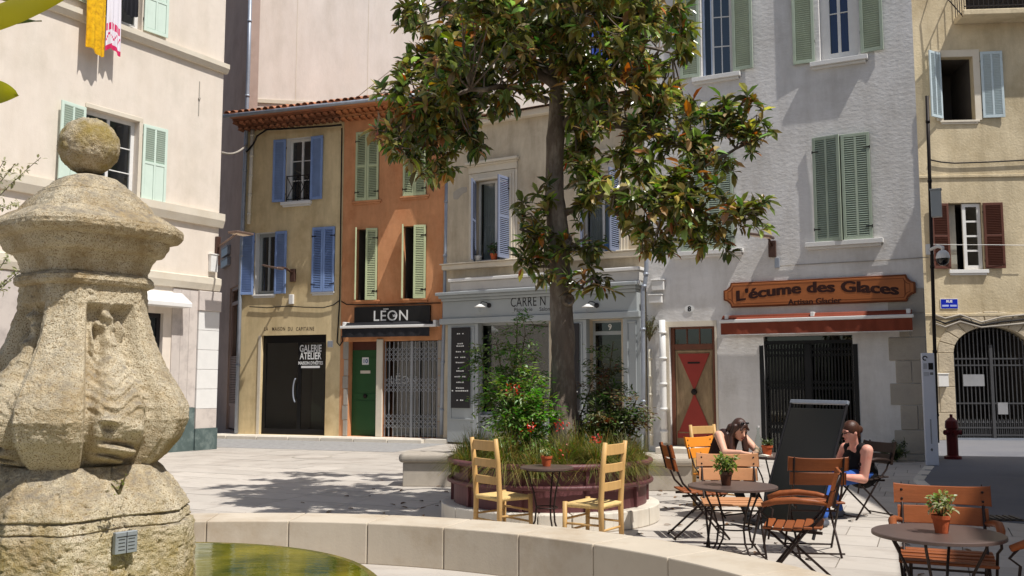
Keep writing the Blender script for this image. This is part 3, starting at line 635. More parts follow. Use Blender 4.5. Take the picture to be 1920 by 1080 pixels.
# red and brown door with transom
M_REDP = mat('red_door_paint', (150, 54, 44), rough=.55, var=.08, scale=3, bump=.1); M_WOODD = mat('weathered_door_wood', (150, 128, 98), rough=.8, var=.25, scale=8, stretch=(1, 1, .25), bump=.4, fine=30, col2=(110, 88, 66), c2amt=.4, c2scale=3)
M_DBROWN = mat('door_frame_brown', (108, 66, 48), rough=.6, var=.15, scale=5)
a, b, c, d = rd; zt = FW.uz(1300, 655)[1]; zl = FW.uz(1300, 812)[1]; Wd = b - a
fr = MB(); fr.box(a, a + .09, .12, .2, c, d); fr.box(b - .09, b, .12, .2, c, d); fr.box(a + .09, b - .09, .12, .2, zt, zt + .13); fr.box(a + .09, b - .09, .12, .2, d - .05, d)
for k in (1, 2): x = a + .09 + (Wd - .18) * k / 3; fr.box(x - .015, x + .015, .13, .18, zt + .13, d - .05)
dfr = fr.build('door_frame', M_DBROWN, FW.root, bevel=.008)
pw = (Wd - .18) / 3
for k in range(3): MB().box(a + .09 + pw * k + .016, a + .09 + pw * (k + 1) - .016, .15, .155, zt + .131, d - .051).build('pane', MATS['glass'], dfr)
x0, x1 = a + .092, b - .092; dm = MB(); dm.box(x0, x1, .15, .2, c, zt - .003); dl = dm.build('door', M_WOODD, FW.root)
MB().box(x0 + .03, x1 - .03, .13, .149, c + .18, c + .34).build('kick_board', M_REDP, dl)
xm = (x0 + x1) / 2; zm = (zt + zl) / 2 - .02; y_ = .128
mb = MB(); mb.prism([(x0 + .07, zt - .09), (xm, zm + .03), (x1 - .07, zt - .09)], y_, .149); mb.build('red_triangle', M_REDP, dl)
mb = MB(); mb.prism([(x0 + .07, zl + .03), (x1 - .07, zl + .03), (xm, zm - .03)], y_, .149); mb.build('red_triangle', M_REDP, dl)
mb = MB(); 
for x in (x0 + .02, x1 - .055): mb.box(x, x + .035, .13, .149, zl - .02, zt - .02)
for z in (zl - .02, zt - .06): mb.box(x0 + .056, x1 - .056, .13, .149, z, z + .04)
mb.build('moulding', M_WOODD, dl, bevel=.006); MB().ell((xm, .11, zm), (.07, .04, .07)).build('knob', MATS['iron'], dl, smooth=True); MB().box(xm - .14, xm + .14, .118, .1275, zt - .32, zt - .28).build('letter_flap', MATS['iron'], dl)
MB().box(a - .12, a - .003, -.015, -.001, .0, d + .12).build('door_surround', M_TRIM, FW.root); MB().box(b + .003, b + .05, -.015, -.001, .0, d + .12).build('door_surround', M_TRIM, FW.root); MB().box(a - .002, b + .002, -.015, -.001, d + .003, d + .12).build('door_surround', M_TRIM, FW.root)
MB().box(a - .2, b + .15, -.5, .0, .0, .14).build('door_step', M_STONE, FW.root, bevel=.015)
# ice cream shop opening: dark folding gate and dark interior shelves
a, b, c, d = so
gate2 = thing('black_lattice_gate', 'closed black folding gate of the ice cream shop under the orange awning', 'gate', FW.world(0, 0, 0), FW.rz)
bm_ = MB().box(-.014, .014, .06, .085, c, d - .18).mesh('bar', M_BLACK); n_ = 26
for i in range(n_ + 1): obj('bar', bm_, gate2, loc=(a + .03 + (b - a - .06) * i / n_, 0, 0))
MB().box(a + .01, b - .01, .05, .1, d - .17, d - .1).build('top_rail', M_BLACK, gate2); MB().box((a + b) / 2 - .06, (a + b) / 2 + .06, .04, .11, c, d - .18).build('centre_post', M_BLACK, gate2)
for zc in (c + .5, c + 1.4, c + 2.1):
    lt = MB(); dx = (b - a - .06) / n_
    for i in range(n_):
        x0 = a + .03 + i * dx
        for k in (0, 1): lt.bar((x0, .05, zc + k * .12 - .06), (x0 + dx, .05, zc + k * .12 + .06), .008, .012); lt.bar((x0, .055, zc + k * .12 + .06), (x0 + dx, .055, zc + k * .12 - .06), .008, .012)
    tag(lt.build('lattice_band', M_BLACK, gate2), kind='stuff')
MB().box(a, b, .2, .215, c, d).build('shop_window', MATS['shop_glass'], FW.root)
uu, zz_ = FW.uz(1573, 742, -.5); MB().box(uu - .14, uu + .2, .7, .8, zz_ - .2, zz_ + .25).build('menu_sheet', mat('pale_blue_sheet', (170, 186, 216)), FW.root)
for x in (a - .003, b + .003): MB().box(min(x, x + (-.09 if x < a else .09)), max(x, x + (-.09 if x < a else .09)), -.012, -.001, c, d - .2).build('jamb', M_BLACK, FW.root)
# quoin stones
zs_ = [.0, .14, .62, 1.12, 1.56, 2.02, 2.5, 2.98, 3.5]; uq = FW.uz(1672, 800)[0]
for i in range(8):
    e = uq + (.0, .05, .18, .0, .12, .0, .22, .02)[i]; cuts = [e, FW.W + .0] if i in (1, 3, 5, 7, 0) else [e, e + (FW.W - e) * (.42 + .1 * (i % 3)), FW.W]
    for k in range(len(cuts) - 1): MB().box(cuts[k], cuts[k + 1] - .008, -.02 - .006 * (i % 3), -.001, zs_[i] + .006, zs_[i + 1] - .006).build('quoin_stone', M_QUOIN, FW.root, bevel=.015, seg=2)
MB().box(FW.uz(1604, 800)[0] + .1, uq - .02, -.012, -.001, 0, .35).build('render_patch', M_TRIM, FW.root)
uu, zz_ = FW.uz(1293, 579); mb = MB(); mb.lathe([(0.001, 0), (.09, 0), (.1, .012), (.001, .013)], 20, cap=False)
pl = FW.thing('number_plaque', 'small oval enamel house number plaque above the red door', 'plaque', uu, zz_, .002)
o = mb.build('plate', M_LETTER, pl, rot=(PI / 2, 0, 0)); o.scale = (1.15, .85, 1); text_mb('8', .16, .006, depth=.016).build('lettering', M_DLETTER, pl)
# hanging board sign over the ice cream shop
u0, u1, z0, z1 = FW.R(1356, 522, 1717, 571, .08); hw_, hh = (u1 - u0) / 2, (z1 - z0) / 2
M_SIGNW = mat('orange_varnished_wood', (166, 98, 52), rough=.42, var=.16, scale=3, stretch=(.35, 1, 3), bump=.1, fine=30, spec=.4)
M_SIGND = mat('brown_sign_border', (112, 58, 26), rough=.45, var=.1)
sg_ = FW.thing('shop_sign', 'long orange wooden sign with stepped corners over the ice cream shop', 'sign', (u0 + u1) / 2, (z0 + z1) / 2)
def stepped(w, h, c): return [(-w + c, -h), (w - c, -h), (w - c * .85, -h + c * .45), (w - c * .45, -h + c * .85), (w, -h + c), (w, h - c), (w - c * .45, h - c * .85), (w - c * .85, h - c * .45), (w - c, h), (-w + c, h), (-w + c * .85, h - c * .45), (-w + c * .45, h - c * .85), (-w, h - c), (-w, -h + c), (-w + c * .45, -h + c * .85), (-w + c * .85, -h + c * .45)]
MB().prism(stepped(hw_, hh, .17), -.07, -.004).build('board', M_SIGND, sg_, bevel=.008); MB().prism(stepped(hw_ - .035, hh - .035, .16), -.082, -.0705).build('panel', M_SIGNW, sg_, bevel=.006)
po = stepped(hw_ - .1, hh - .075, .12); pi_ = stepped(hw_ - .112, hh - .087, .12); n = len(po); bd = MB(); bd.v = [(x, -.0835, z) for x, z in po + pi_]; bd.f = [(i, (i + 1) % n, (i + 1) % n + n, i + n) for i in range(n)]; bd.mi = [0] * n; bd.build('border_line', M_SIGND, sg_)
text_mb("L'\u00e9cume des Glaces", .34, .007, depth=.085, fat=2, arch=.0052, xs=1.24, space=1.0, zs=.95).build('lettering', mat('dark_brown_lettering', (52, 22, 14), rough=.5), sg_, loc=(-.02, 0, .1))
text_mb('Artisan Glacier', .17, .003, depth=.085, fat=1, xs=1.05).build('lettering', MATS['dark_brown_lettering'], sg_, loc=(-.02, 0, -.2))
for s_ in (-1, 1): MB().box(s_ * (hw_ - .2) - .012, s_ * (hw_ - .2) + .012, -.084, -.0825, -.16, .16).build('side_ornament', M_SIGND, sg_)
# orange awning
u0, u1, z0, z1 = FW.R(1349, 594, 1714, 622, .32); L_ = u1 - u0
aw = FW.thing('awning', 'rolled-up rust orange awning with white front bar under the wooden sign', 'awning', u0, z1)
M_RUST = mat('rust_awning_cloth', (124, 58, 38), rough=.8, var=.12, scale=4)
MB().tube([(.05, -.17, .02), (L_ - .05, -.17, .02)], .08, 10).build('roll', M_RUST, aw, smooth=True); MB().box(0, L_, -.36, -.3, -.075, -.005).build('front_bar', M_WHITE, aw, bevel=.01)
MB().add([(.04, -.17, .095), (L_ - .04, -.17, .095), (L_ - .04, -.32, -.0), (.04, -.32, -.0)], [(0, 3, 2, 1)]).build('cloth', M_RUST, aw)
va = MB(); N = 90
for i in range(N): x = .03 + (L_ - .06) * i / (N - 1); va.v += [(x, -.33, -.08), (x, -.33 + .02 * math.sin(i * .45) + .01 * math.sin(i * 1.3), -.33)]
va.f = [(2 * i, 2 * i + 2, 2 * i + 3, 2 * i + 1) for i in range(N - 1)]; va.mi = [0] * (N - 1); va.build('valance', M_RUST, aw, smooth=True); MB().box(.03, L_ - .03, -.345, -.325, -.345, -.332).build('hem_bar', M_WHITE, aw)
for x in (.15, L_ / 2, L_ - .1): MB().box(x - .04, x + .04, -.3, -.0, -.05, .11).build('bracket', M_WHITE, aw, bevel=.01)

ng0 = Vector((rg.y, -rg.x, 0))
# ------------------------------------------------------------------ cream house with the grey patisserie front
Ac = Bg + ng0 * .10 + rg * .02; Ac.z = 0
FC = Fac('cream_house', 'old cream house with moulded window surrounds above the grey pastry shop', Ac, Aw - Vector((.02, -.02, 0)), 9.0); FC.H = FC.uz(985, 212)[1]
c1 = FC.R(892, 336, 958, 490); c2 = FC.R(1092, 322, 1163, 478); zt = FC.uz(1000, 548)[1]
sw = FC.R(896, 603, 1030, 800); sw = (sw[0], sw[1], .75, sw[3]); sd = FC.R(1105, 600, 1166, 832); sd = (sd[0], sd[1], .1, sd[3])
FC.open = [(*c1, .2, 1.2), (*c2, .2, 1.2), (*sw, .35, 2.6), (*sd, .4, 2.4)]
FC.wall([M_CREAM, M_ROOM], back=5)
for v in (c1, c2):
    window(FC, v, M_WHITE, 2, 1, y=.14, fw=.06, curtain=(mat('lace_curtain', (210, 206, 196), rough=.9), .45)); a, b, c, d = v
    for i_, (ex, pr) in enumerate(((.2, .03), (.13, .06), (.06, .09))):
        mb = MB(); mb.box(a - ex, a - ex + .068, -pr, -.001, c, d + ex); mb.box(b + ex - .068, b + ex, -pr, -.001, c, d + ex); mb.box(a - ex + .069, b + ex - .069, -pr, -.001, d + ex - .068, d + ex); mb.build('window_surround', M_TRIM, FC.root, bevel=.006)
    mb = MB(); mb.box(a - .2, b + .2, -.05, -.001, d + .21, d + .42); mb.build('frieze', M_TRIM, FC.root)
    mb = MB(); mb.box(a - .26, b + .26, -.16, -.001, d + .425, d + .5); mb.box(a - .23, b + .23, -.11, -.001, d + .385, d + .424); mb.build('window_cornice', M_TRIM, FC.root, bevel=.01)
    shutter(FC, a + .01, c + .02, d - .03, (b - a) / 2, 'L', 68, M_GREYBLUESH, (.5,), d=.02); shutter(FC, b - .01, c + .02, d - .03, (b - a) / 2, 'R', 86, M_GREYBLUESH, (.5,), d=.02)
zl_ = c1[2]; MB().box(.05, FC.W - .06, -.2, -.001, zl_ - .16, zl_ - .03).build('ledge', M_TRIM, FC.root, bevel=.015); MB().box(.02, FC.W - .03, -.26, -.001, zl_ - .029, zl_ + .0).build('ledge', M_TRIM, FC.root, bevel=.01)
MB().box(-.05, FC.W + .05, -.18, .2, FC.H - .14, FC.H + .03).build('eave_cornice', M_TRIM, FC.root, bevel=.02)
mb = MB(); mb.add([(-.1, -.3, FC.H + .04), (FC.W, -.3, FC.H + .04), (FC.W, 4, FC.H + 1.2), (-.1, 4, FC.H + 1.2)], [(0, 1, 2, 3)]); mb.build('roof', M_TILE, FC.root)
uu, zz_ = FC.uz(862, 362); mb = MB(); mb.prism([(uu + x * .32, zz_ + z * .3) for x, z in ((-.6, -.5), (-.2, -.55), (.3, -.1), (.75, .05), (.7, .45), (.2, .5), (-.3, .35), (-.65, .1))], -.006, -.001); mb.build('bare_patch', M_QUOIN, FC.root)
# white awning cassette
u0, u1, z0, z1 = FC.R(842, 503, 1200, 530, .35)
aw = FC.thing('awning_cassette', 'closed white awning cassette under the cream house ledge', 'awning', u0, z0); L_ = u1 - u0
MB().prism([(0, .16), (L_, .16), (L_, .24), (0, .24)], -.42, -.0).build('hood', M_WHITE, aw, bevel=.012); MB().box(.03, L_ - .03, -.36, -.05, -.08, .158).build('cassette', mat('pale_grey_cassette', (190, 186, 180), rough=.5), aw, bevel=.02, seg=2)
MB().box(.0, L_, -.4, -.3, -.16, -.085).build('front_bar', M_WHITE, aw, bevel=.01)
# grey timber front, projecting
P = .22; zt = FC.uz(1018, 543, P)[1]; zf = FC.uz(1018, 590, P)[1]; zo = FC.uz(1018, 600, P)[1]; W = FC.W
sfr = FC.thing('timber_storefront', 'grey painted timber pastry shop front behind the magnolia', 'shop front', 0, 0)
co = MB(); co.prism([(0.03, zt - .03), (W - .03, zt - .03), (W - .03, zt + .05), (.03, zt + .05)], -P - .24, -.002); co.prism([(.08, zt - .1), (W - .08, zt - .1), (W - .08, zt - .031), (.08, zt - .031)], -P - .16, -.002); co.prism([(.12, zt - .17), (W - .12, zt - .17), (W - .12, zt - .101), (.12, zt - .101)], -P - .08, -.002); co.build('cornice', M_GREYSHOP, sfr, bevel=.015, seg=2)
MB().box(.12, W - .12, -P, -.002, zf, zt - .171).build('fascia', M_GREYSHOP, sfr, bevel=.01); MB().box(.05, W - .05, -P - .06, -.002, zo - .02, zf - .002).build('lower_moulding', M_GREYSHOP, sfr, bevel=.015, seg=2)
def pilaster(ua, ub, board):
    p = MB().box(ua, ub, -P + .02, -.002, .05, zo - .022).build('pilaster', M_GREYSHOP, sfr, bevel=.008)
    mo = MB(); e = .1
    for (x0, x1, z0, z1) in ((ua + e, ub - e, zo - .14, zo - .1), (ua + e, ub - e, .62, .66), (ua + e, ua + e + .035, .661, zo - .141), (ub - e - .035, ub - e, .661, zo - .141)): mo.box(x0, x1, -P - .005, -P + .019, z0, z1)
    mo.build('moulding', M_GREYSHOP, p, bevel=.006)
    return p
ua, ub = FC.uz(838, 700, P)[0], FC.uz(895, 700, P)[0]; pL = pilaster(ua, ub, True)
u0, u1, z0, z1 = FC.R(847, 614, 882, 765, P)
def menu_board(u0, u1, z0, z1, label):
    t = FC.thing('menu_board', label, 'sign', (u0 + u1) / 2, (z0 + z1) / 2, P + .012, 'menu boards of the pastry shop'); MB().box(-(u1 - u0) / 2, (u1 - u0) / 2, -.02, 0, -(z1 - z0) / 2, (z1 - z0) / 2).build('board', M_CHAR, t, bevel=.003)
    H_ = z1 - z0
    for f_, wd in ((.915, .38), (.79, .32), (.76, .42), (.69, .48), (.62, .58), (.555, .48), (.485, .26), (.45, .42), (.38, .62), (.31, .42), (.24, .45), (.205, .9), (.09, .38)):
        N = max(3, int(wd * 11)); mb = MB(); ww = wd * (u1 - u0) / N     # a line of lettering too small to read: letter-sized strokes
        for k in range(N):
            if random.random() < .1: continue
            hh = random.choice((.026, .032, .026)); mb.box(-wd * (u1 - u0) / 2 + k * ww, -wd * (u1 - u0) / 2 + k * ww + ww * .72, -.022, -.0205, f_ * H_ - H_ / 2, f_ * H_ - H_ / 2 + hh)
        mb.build('lettering', M_LETTER, t)
    return t
menu_board(u0, u1, z0, z1, 'tall black menu board on the left pilaster of the pastry shop')
ua, ub = FC.uz(1040, 700, P)[0], FC.uz(1099, 700, P)[0]; pilaster(ua, ub, True); u0, u1, _, _ = FC.R(1050, 614, 1087, 765, P); menu_board(u0, u1, z0, z1, 'tall black menu board right of the magnolia trunk')
ua, ub = FC.uz(1168, 700, P)[0], W - .05; pilaster(ua, ub, False)
a, b, c, d = sw; M_BLIND = mat('cream_blind', (190, 178, 148), rough=.85, var=.08, stretch=(1, 1, 4))
fr = MB(); fr.box(a, a + .07, .1, .18, c, d); fr.box(b - .07, b, .1, .18, c, d); fr.box(a + .07, b - .07, .1, .18, d - .07, d); fr.box(a + .07, b - .07, .1, .18, c, c + .08); swo = fr.build('display_window', M_GREYSHOP, sfr)
MB().box(a + .07, b - .07, .13, .14, c + .08, d - .07).build('pane', MATS['shop_glass'], swo)
bl = MB()
for i in range(16): z = d - .07 - i * .1; bl.box(a + .05, b - .05, .3 + .02 * (i % 2), .33 + .02 * (i % 2), z - .098, z)
bl.build('blind', M_BLIND, swo); MB().box(a - .03, b + .03, -.1, .34, c - .05, c - .002).build('window_shelf', M_GREYSHOP, sfr); MB().box(a - .02, b + .02, -.06, -.003, .05, c - .052).build('stall_riser', M_GREYSHOP, sfr, bevel=.01)
a, b, c, d = sd; zd = FC.uz(1135, 628, -.2)[1]
fr = MB(); fr.box(a, a + .06, .22, .28, c, d); fr.box(b - .06, b, .22, .28, c, d); fr.box(a + .06, b - .06, .22, .28, zd, zd + .09); fr.box(a + .06, b - .06, .22, .28, c, c + .25); fr.box(a + .06, b - .06, .22, .28, d - .05, d); sdo = fr.build('shop_door', M_GREYSHOP, sfr)
MB().box(a + .06, b - .06, .245, .255, c + .25, zd).build('pane', MATS['shop_glass'], sdo); MB().box(a + .06, b - .06, .245, .255, zd + .09, d - .05).build('pane', MATS['shop_glass'], sdo); MB().box(a + .08, b - .08, .42, .45, c + .2, zd - .1).build('blind', M_BLIND, sdo)
text_mb('9', .2, .004, depth=0).build('lettering', M_LETTER, sdo, loc=((a + b) / 2 + .02, .24, (zd + d) / 2 + .02))
uu, zz_ = FC.uz(990, 565, P); text_mb('CARRE N', .34, .0, align='LEFT', depth=.004, space=1.05, xs=.70).build('lettering', M_DLETTER, sfr, loc=(FC.uz(957, 565, P)[0], -P, zz_))
uu, zz_ = FC.uz(981, 580, P); text_mb('P\u00e2tisserie', .14, .0, depth=.004).build('lettering', M_DLETTER, sfr, loc=(uu, -P, zz_)); uu, zz_ = FC.uz(1020, 579, P); text_mb('Salon', .14, .0, depth=.004).build('lettering', M_DLETTER, sfr, loc=(uu + .02, -P, zz_))
for px, w_ in ((900, 'left of the dark lettering'), (1102, 'right of the magnolia trunk')):
    uu, zz_ = FC.uz(px, 574, P + .25); t = FC.thing('wall_lamp', 'small white enamel shade lamp on the grey fascia, ' + w_, 'lamp', uu, zz_, P, 'fascia lamps of the pastry shop')
    MB().lathe([(.03, .05), (.06, .03), (.15, -.02), (.148, -.028), (.03, .01)], 18, (0, -.25, 0), cap=False).build('shade', M_WHITE, t, smooth=True); MB().lathe([(.03, -.03), (.035, -.1), (.02, -.15), (.001, -.16)], 12, (0, -.25, 0), cap=False).build('bulb', glass_mat('bulb_glass', (.95, .95, .95)), t, smooth=True)
    MB().tube([(.12, -.0, .03), (.1, -.1, .1), (.03, -.2, .12), (0, -.25, .05)], .012, 6).build('arm', M_CHAR, t, smooth=True); MB().tube([(.12, 0, .03), (.12, -.03, .03)], .06, 12).build('mount', M_CHAR, t)

# ------------------------------------------------------------------ beige house with the arched gate
Ab = G(1850, 826); rb = Vector((.997, -.08, 0)).normalized(); Ab = on_line(Ab, rb, 1716)
FB = Fac('beige_house', 'beige rough rendered house with an arched iron gate at street level', Ab, Ab + rb * 6.5, 14.5)
b1 = FB.R(1766, 107, 1826, 226); b2 = FB.R(1781, 380, 1843, 506); ga = FB.R(1790, 612, 1938, 824); ga = (ga[0], ga[1], .0, ga[3]); bd_ = FB.R(1806, -200, 1990, 26)
FB.open = [(*b1, .22, 1.4), (*b2, .22, 1.4), (*ga, .35, 3.0), (*bd_, .25, 1.5)]
FB.wall([M_BEIGE, M_ROOM], back=7)
a, b, c, d = b1; mb = MB(); mb.box(a - .18, a - .002, -.03, -.001, c, d + .2); mb.box(b + .002, b + .18, -.03, -.001, c, d + .2); mb.box(a - .001, b + .001, -.03, -.001, d + .002, d + .2); mb.build('window_surround', M_TRIM, FB.root)
MB().box(a, a + .05, .12, .17, c, d).build('window', M_WHITE, FB.root); sill(FB, a - .1, b + .1, c, M_TRIM, h=.06, proj=.06)
shutter(FB, a - .02, c + .05, d + .12, .5, 'L', 145, M_PALEBLUESH, (), solid=0); shutter(FB, b + .2, c + .05, d + .12, .58, 'R', 176, M_PALEBLUESH, (), solid=0)
a, b, c, d = b2; shutter(FB, a - .02, c + .03, d - .02, .5, 'L', 172, M_BROWNSH, (.5,)); shutter(FB, b + .02, c + .03, d - .02, .52, 'R', 176, M_BROWNSH, (.5,)); sill(FB, a - .08, b + .08, c, M_WHITE, h=.1, proj=.1)
window(FB, (a + .38, b - .02, c + .02, d - .02), M_WHITE, 1, 4, y=.06, fw=.09, bar=.05); MB().box(a + .005, a + .3, .35, .37, c, d).build('curtain', MATS['lace_curtain'], FB.root)
for py in (330, 590): z_ = FB.uz(1840, py)[1]; MB().box(.0, FB.W, -.04, -.001, z_ - .04, z_ + .04).build('string_course', M_BEIGE, FB.root, bevel=.01)
# arch
a, b, c, d = ga; spring = FB.uz(1800, 662)[1]; cx = (a + b) / 2; hw_ = (b - a) / 2; rise = d - spring; N = 14
for sg in (-1, 1):
    pts = [(cx + sg * hw_ * math.cos(t), spring + rise * math.sin(t)) for t in np.linspace(0, PI / 2, N)]; pl = [(cx + sg * hw_, d)] + pts; pl = pl if sg < 0 else pl[::-1]
    m = MB(); m.prism(pl, .003, .33); m.build('arch_spandrel', M_BEIGE, FB.root)
M_GSTONE = mat('pitted_gate_stone', (186, 172, 148), rough=.95, var=.1, scale=5, bump=1.0, fine=12, bdist=.02, rnd=.06)
nv = 11
for i in range(nv):
    t0, t1 = PI * i / nv + .01, PI * (i + 1) / nv - .01; ro_ = .42
    pl = [(cx + (hw_) * math.cos(t), spring + rise * math.sin(t)) for t in (t0, (t0 + t1) / 2, t1)] + [(cx + (hw_ + ro_) * math.cos(t), spring + (rise + ro_) * math.sin(t)) for t in (t1, (t0 + t1) / 2, t0)]
    MB().prism(pl[::-1], -.03, -.001).build('arch_stone', M_GSTONE, FB.root, bevel=.012)
for s_ in (-1, 1):
    zz4 = [0, .75, 1.45, 1.85, spring]
    for i in range(4):
        x0, x1 = (a - .62, a - .003) if s_ < 0 else (b + .003, b + .6)
        for q0, q1 in ([(x0, x1)] if i % 2 == 0 else [(x0, x0 + .2), (x0 + .208, x1)]): MB().box(q0, q1, -.03, -.001, zz4[i] + .004, zz4[i + 1] - .004).build('jamb_stone', M_GSTONE, FB.root, bevel=.012)
gate3 = thing('iron_gate', 'black wrought iron double gate in the stone arch of the beige house', 'gate', FB.world(0, 0, 0), FB.rz); nb = 18
M_GIRON = mat('grey_wrought_iron', (92, 92, 94), rough=.45, metal=.5)
for i in range(nb + 1):
    x = a + .06 + (b - a - .12) * i / nb; zt_ = spring + rise * math.sqrt(max(0, 1 - ((x - cx) / hw_) ** 2)) - .12
    MB().tube([(x, .15, .05), (x, .15, zt_), (x, .15, zt_ + .02), (x, .15, zt_ + .1)], [.016, .016, .034, .002], 6).build('bar', M_GIRON, gate3)
for i in range(nb): x = a + .06 + (b - a - .12) * (i + .5) / nb; MB().tube([(x, .15, .05), (x, .15, .45), (x, .15, .47), (x, .15, .58)], [.012, .012, .03, .002], 6).build('dog_bar', M_GIRON, gate3)
for z in (.12, .32, .98, 2.02, 2.2): MB().box(a + .03, b - .03, .13, .17, z, z + .04).build('rail', M_GIRON, gate3)
MB().box(cx - .04, cx + .04, .1, .2, .05, d - .5).build('meeting_stile', M_GIRON, gate3); MB().box(a + .0, b, .1, .2, .0, .06).build('sill_rail', M_ZINC, gate3)
for px, py, s1, s2 in ((1829, 713, .28, .16), (1884, 766, .13, .16)): uu, zz_ = FB.uz(px, py); MB().box(uu - s1, uu + s1, .11, .125, zz_ - s2, zz_ + s2).build('notice', mat('grey_notice', (150, 150, 152)), gate3)
# balcony
u0, u1, z0, z1 = FB.R(1797, 18, 2000, 34, .35); MB().box(u0, FB.W, -.7, -.002, z0, z0 + .16).build('balcony_slab', M_BEIGE, FB.root, bevel=.02)
bal = FB.thing('balcony_railing', 'dark iron balcony railing at the top of the beige house', 'railing', u0, z0 + .16)
MB().bar((.04, -.66, .95), (FB.W - u0, -.66, .95), .04, .03).build('top_rail', MATS['iron'], bal); MB().bar((.04, -.66, .1), (FB.W - u0, -.66, .1), .025, .025).build('bottom_rail', MATS['iron'], bal); MB().bar((.04, -.66, .95), (.04, -.01, .95), .03, .03).build('side_rail', MATS['iron'], bal)
bm_ = MB().box(-.008, .008, -.668, -.652, 0, .95).mesh('bar', MATS['iron']); k = 0.04
while k < FB.W - u0: obj('bar', bm_, bal, loc=(k, 0, 0)); k += .13
for yy in (-.5, -.35, -.2, -.05): obj('bar', bm_, bal, loc=(.04, yy + .66, 0))
br = MB(); br.tube([(.02, -.6, -.16), (-.5, -.3, .8), (-.55, -.02, 1.0)], .018, 6); br.build('brace', MATS['iron'], bal)

# ------------------------------------------------------------------ house along the right side of the square: it throws the shade on the street and the white house
HS = 10.0
def side_house(A_, B_, label):
    F_ = Fac('side_house', label, A_, B_, HS)
    F_.open = [(.9 + 2.6 * k, 1.9 + 2.6 * k, 1 + 3 * j, 2.6 + 3 * j) for k in range(int((F_.W - .8) / 2.6)) for j in range(3)]
    F_.wall([M_CREAM, M_ROOM], back=8)
    for o in F_.open: window(F_, o, M_WHITE, 2, 3); shutter(F_, o[0], o[2], o[3], .5, 'L', 176, M_GREENSH); shutter(F_, o[1], o[2], o[3], .5, 'R', 176, M_GREENSH)
    MB().box(-.02, F_.W + .02, -.3, 8.1, HS + .003, HS + .2).build('eave', M_TILE, F_.root)
side_house(Vector((10.75, 17.2, 0)), Vector((9.2, 7.75, 0)), 'house beyond the right edge of the picture whose shade falls on the street')
side_house(Vector((9.25, 7.7, 0)), Vector((7.0, 2.0, 0)), 'nearer house beyond the right edge whose shade reaches the lower right table')
# ------------------------------------------------------------------ raised pavement and sett strip along the far houses
ng = FO.n
def strip(name, m, d0, d1, z0, z1, kind='structure', ua=-3.0, ub=FO.W + FR.W + .25):
    pts = [Ag + rg * ua + ng * d0, Ag + rg * ub + ng * d0, Ag + rg * ub + ng * d1, Ag + rg * ua + ng * d1]
    mb = MB(); mb.slab([(p.x, p.y) for p in pts][::-1], z0, z1); return tag(mb.build(name, m, bevel=.01 if z1 > .05 else 0), kind=kind)
strip('pavement', M_STONE, -.3, .34, -.01, .115)
pv = strip('sett_paving', M_COBBLE, .36, 3.4, -.01, .006)
kb = MB().box(0, .98, 0, .16, -.02, .1).mesh('kerb_stone', M_STONE); kr2 = tag(bpy.data.objects.new('pavement_kerb', None), kind='structure'); COL.objects.link(kr2)
for i in range(-3, int(FO.W + FR.W)):
    p = Ag + rg * (i * 1.0) + ng * .52; obj('kerb_stone', kb, kr2, bevel=.012, loc=(p.x, p.y, 0), rot=(0, 0, FO.rz))

# ------------------------------------------------------------------ pipes, cables, lamps, boxes
def facpts(F_, L, d=.07): return [F_.world(*((lambda q: (q[0], d, q[1]))(F_.uz(px, py, d)))) for px, py in L]
def pipe(name, label, F_, L, r, m, d=.09, collars=True):
    pts = facpts(F_, L, d); t = thing(name, label, 'pipe', pts[-1]); q = [p - pts[-1] for p in pts]; MB().tube(q, r, 10).build('pipe', m, t, smooth=True)
    if collars:
        n_ = 5
        for i in range(n_):
            f_ = (i + .5) / n_ * (len(q) - 1); k = int(f_); p = q[k].lerp(q[k + 1], f_ - k); MB().lathe([(r * 1.25, -.03), (r * 1.25, .03)], 10, p).build('collar', m, t, smooth=True)
    return t
pipe('drainpipe', 'long grey drainpipe at the left corner of the ochre house', FO, [(470, -40), (466, 120), (462, 240), (456, 400), (450, 560), (443, 812)], .055, M_ZINC)
pipe('drainpipe', 'cream drainpipe section hugging the left edge of the ochre wall', FO, [(474, 235), (470, 330), (466, 420)], .05, M_PIPECREAM, d=.12)
pipe('drainpipe', 'pale drainpipe between the orange house and the cream house', FR, [(838, 330), (836, 450), (833, 600), (830, 700), (828, 815)], .055, M_ZINC)
pipe('drainpipe', 'bent zinc drainpipe between the pastry shop and the red door', FC, [(1212, 420), (1212, 500), (1210, 528), (1205, 545), (1206, 690), (1206, 815)], .05, M_ZINC, d=.42)
pipe('drainpipe', 'thick white pipe left of the red door', FW, [(1241, 600), (1243, 680), (1244, 760), (1246, 830)], .075, M_WHITE, d=.12)
pipe('drainpipe', 'thin cream pipe between the zinc drainpipe and the thick white pipe', FW, [(1219, 655), (1220, 740), (1222, 835)], .04, M_PIPECREAM, d=.1)
pipe('drainpipe', 'dark conduit running down the right corner of the white house', FW, [(1738, 180), (1742, 300), (1748, 500), (1754, 700), (1758, 830)], .035, MATS['iron'], d=.03)
def cable(label, F_, L, r=.016, d=.04, m=M_CABLE): return poly_tube('cable', label, 'cable', [p for p in facpts(F_, L, d)], r, m)
cable('black cable rising up the seam between ochre and orange houses', FO, [(641, 240), (639, 400), (637, 560), (634, 610), (632, 642), (637, 648), (642, 640), (641, 630)], .018)
cable('black cable drooping along under the ochre eave', FO, [(462, 285), (475, 270), (482, 255), (500, 243), (560, 240), (620, 236), (640, 234)], .028, .2)
cable('thin black cable running across the ochre wall above the faded lettering', FO, [(468, 575), (500, 577), (540, 574), (570, 576), (606, 577), (625, 572), (637, 563)], .014)
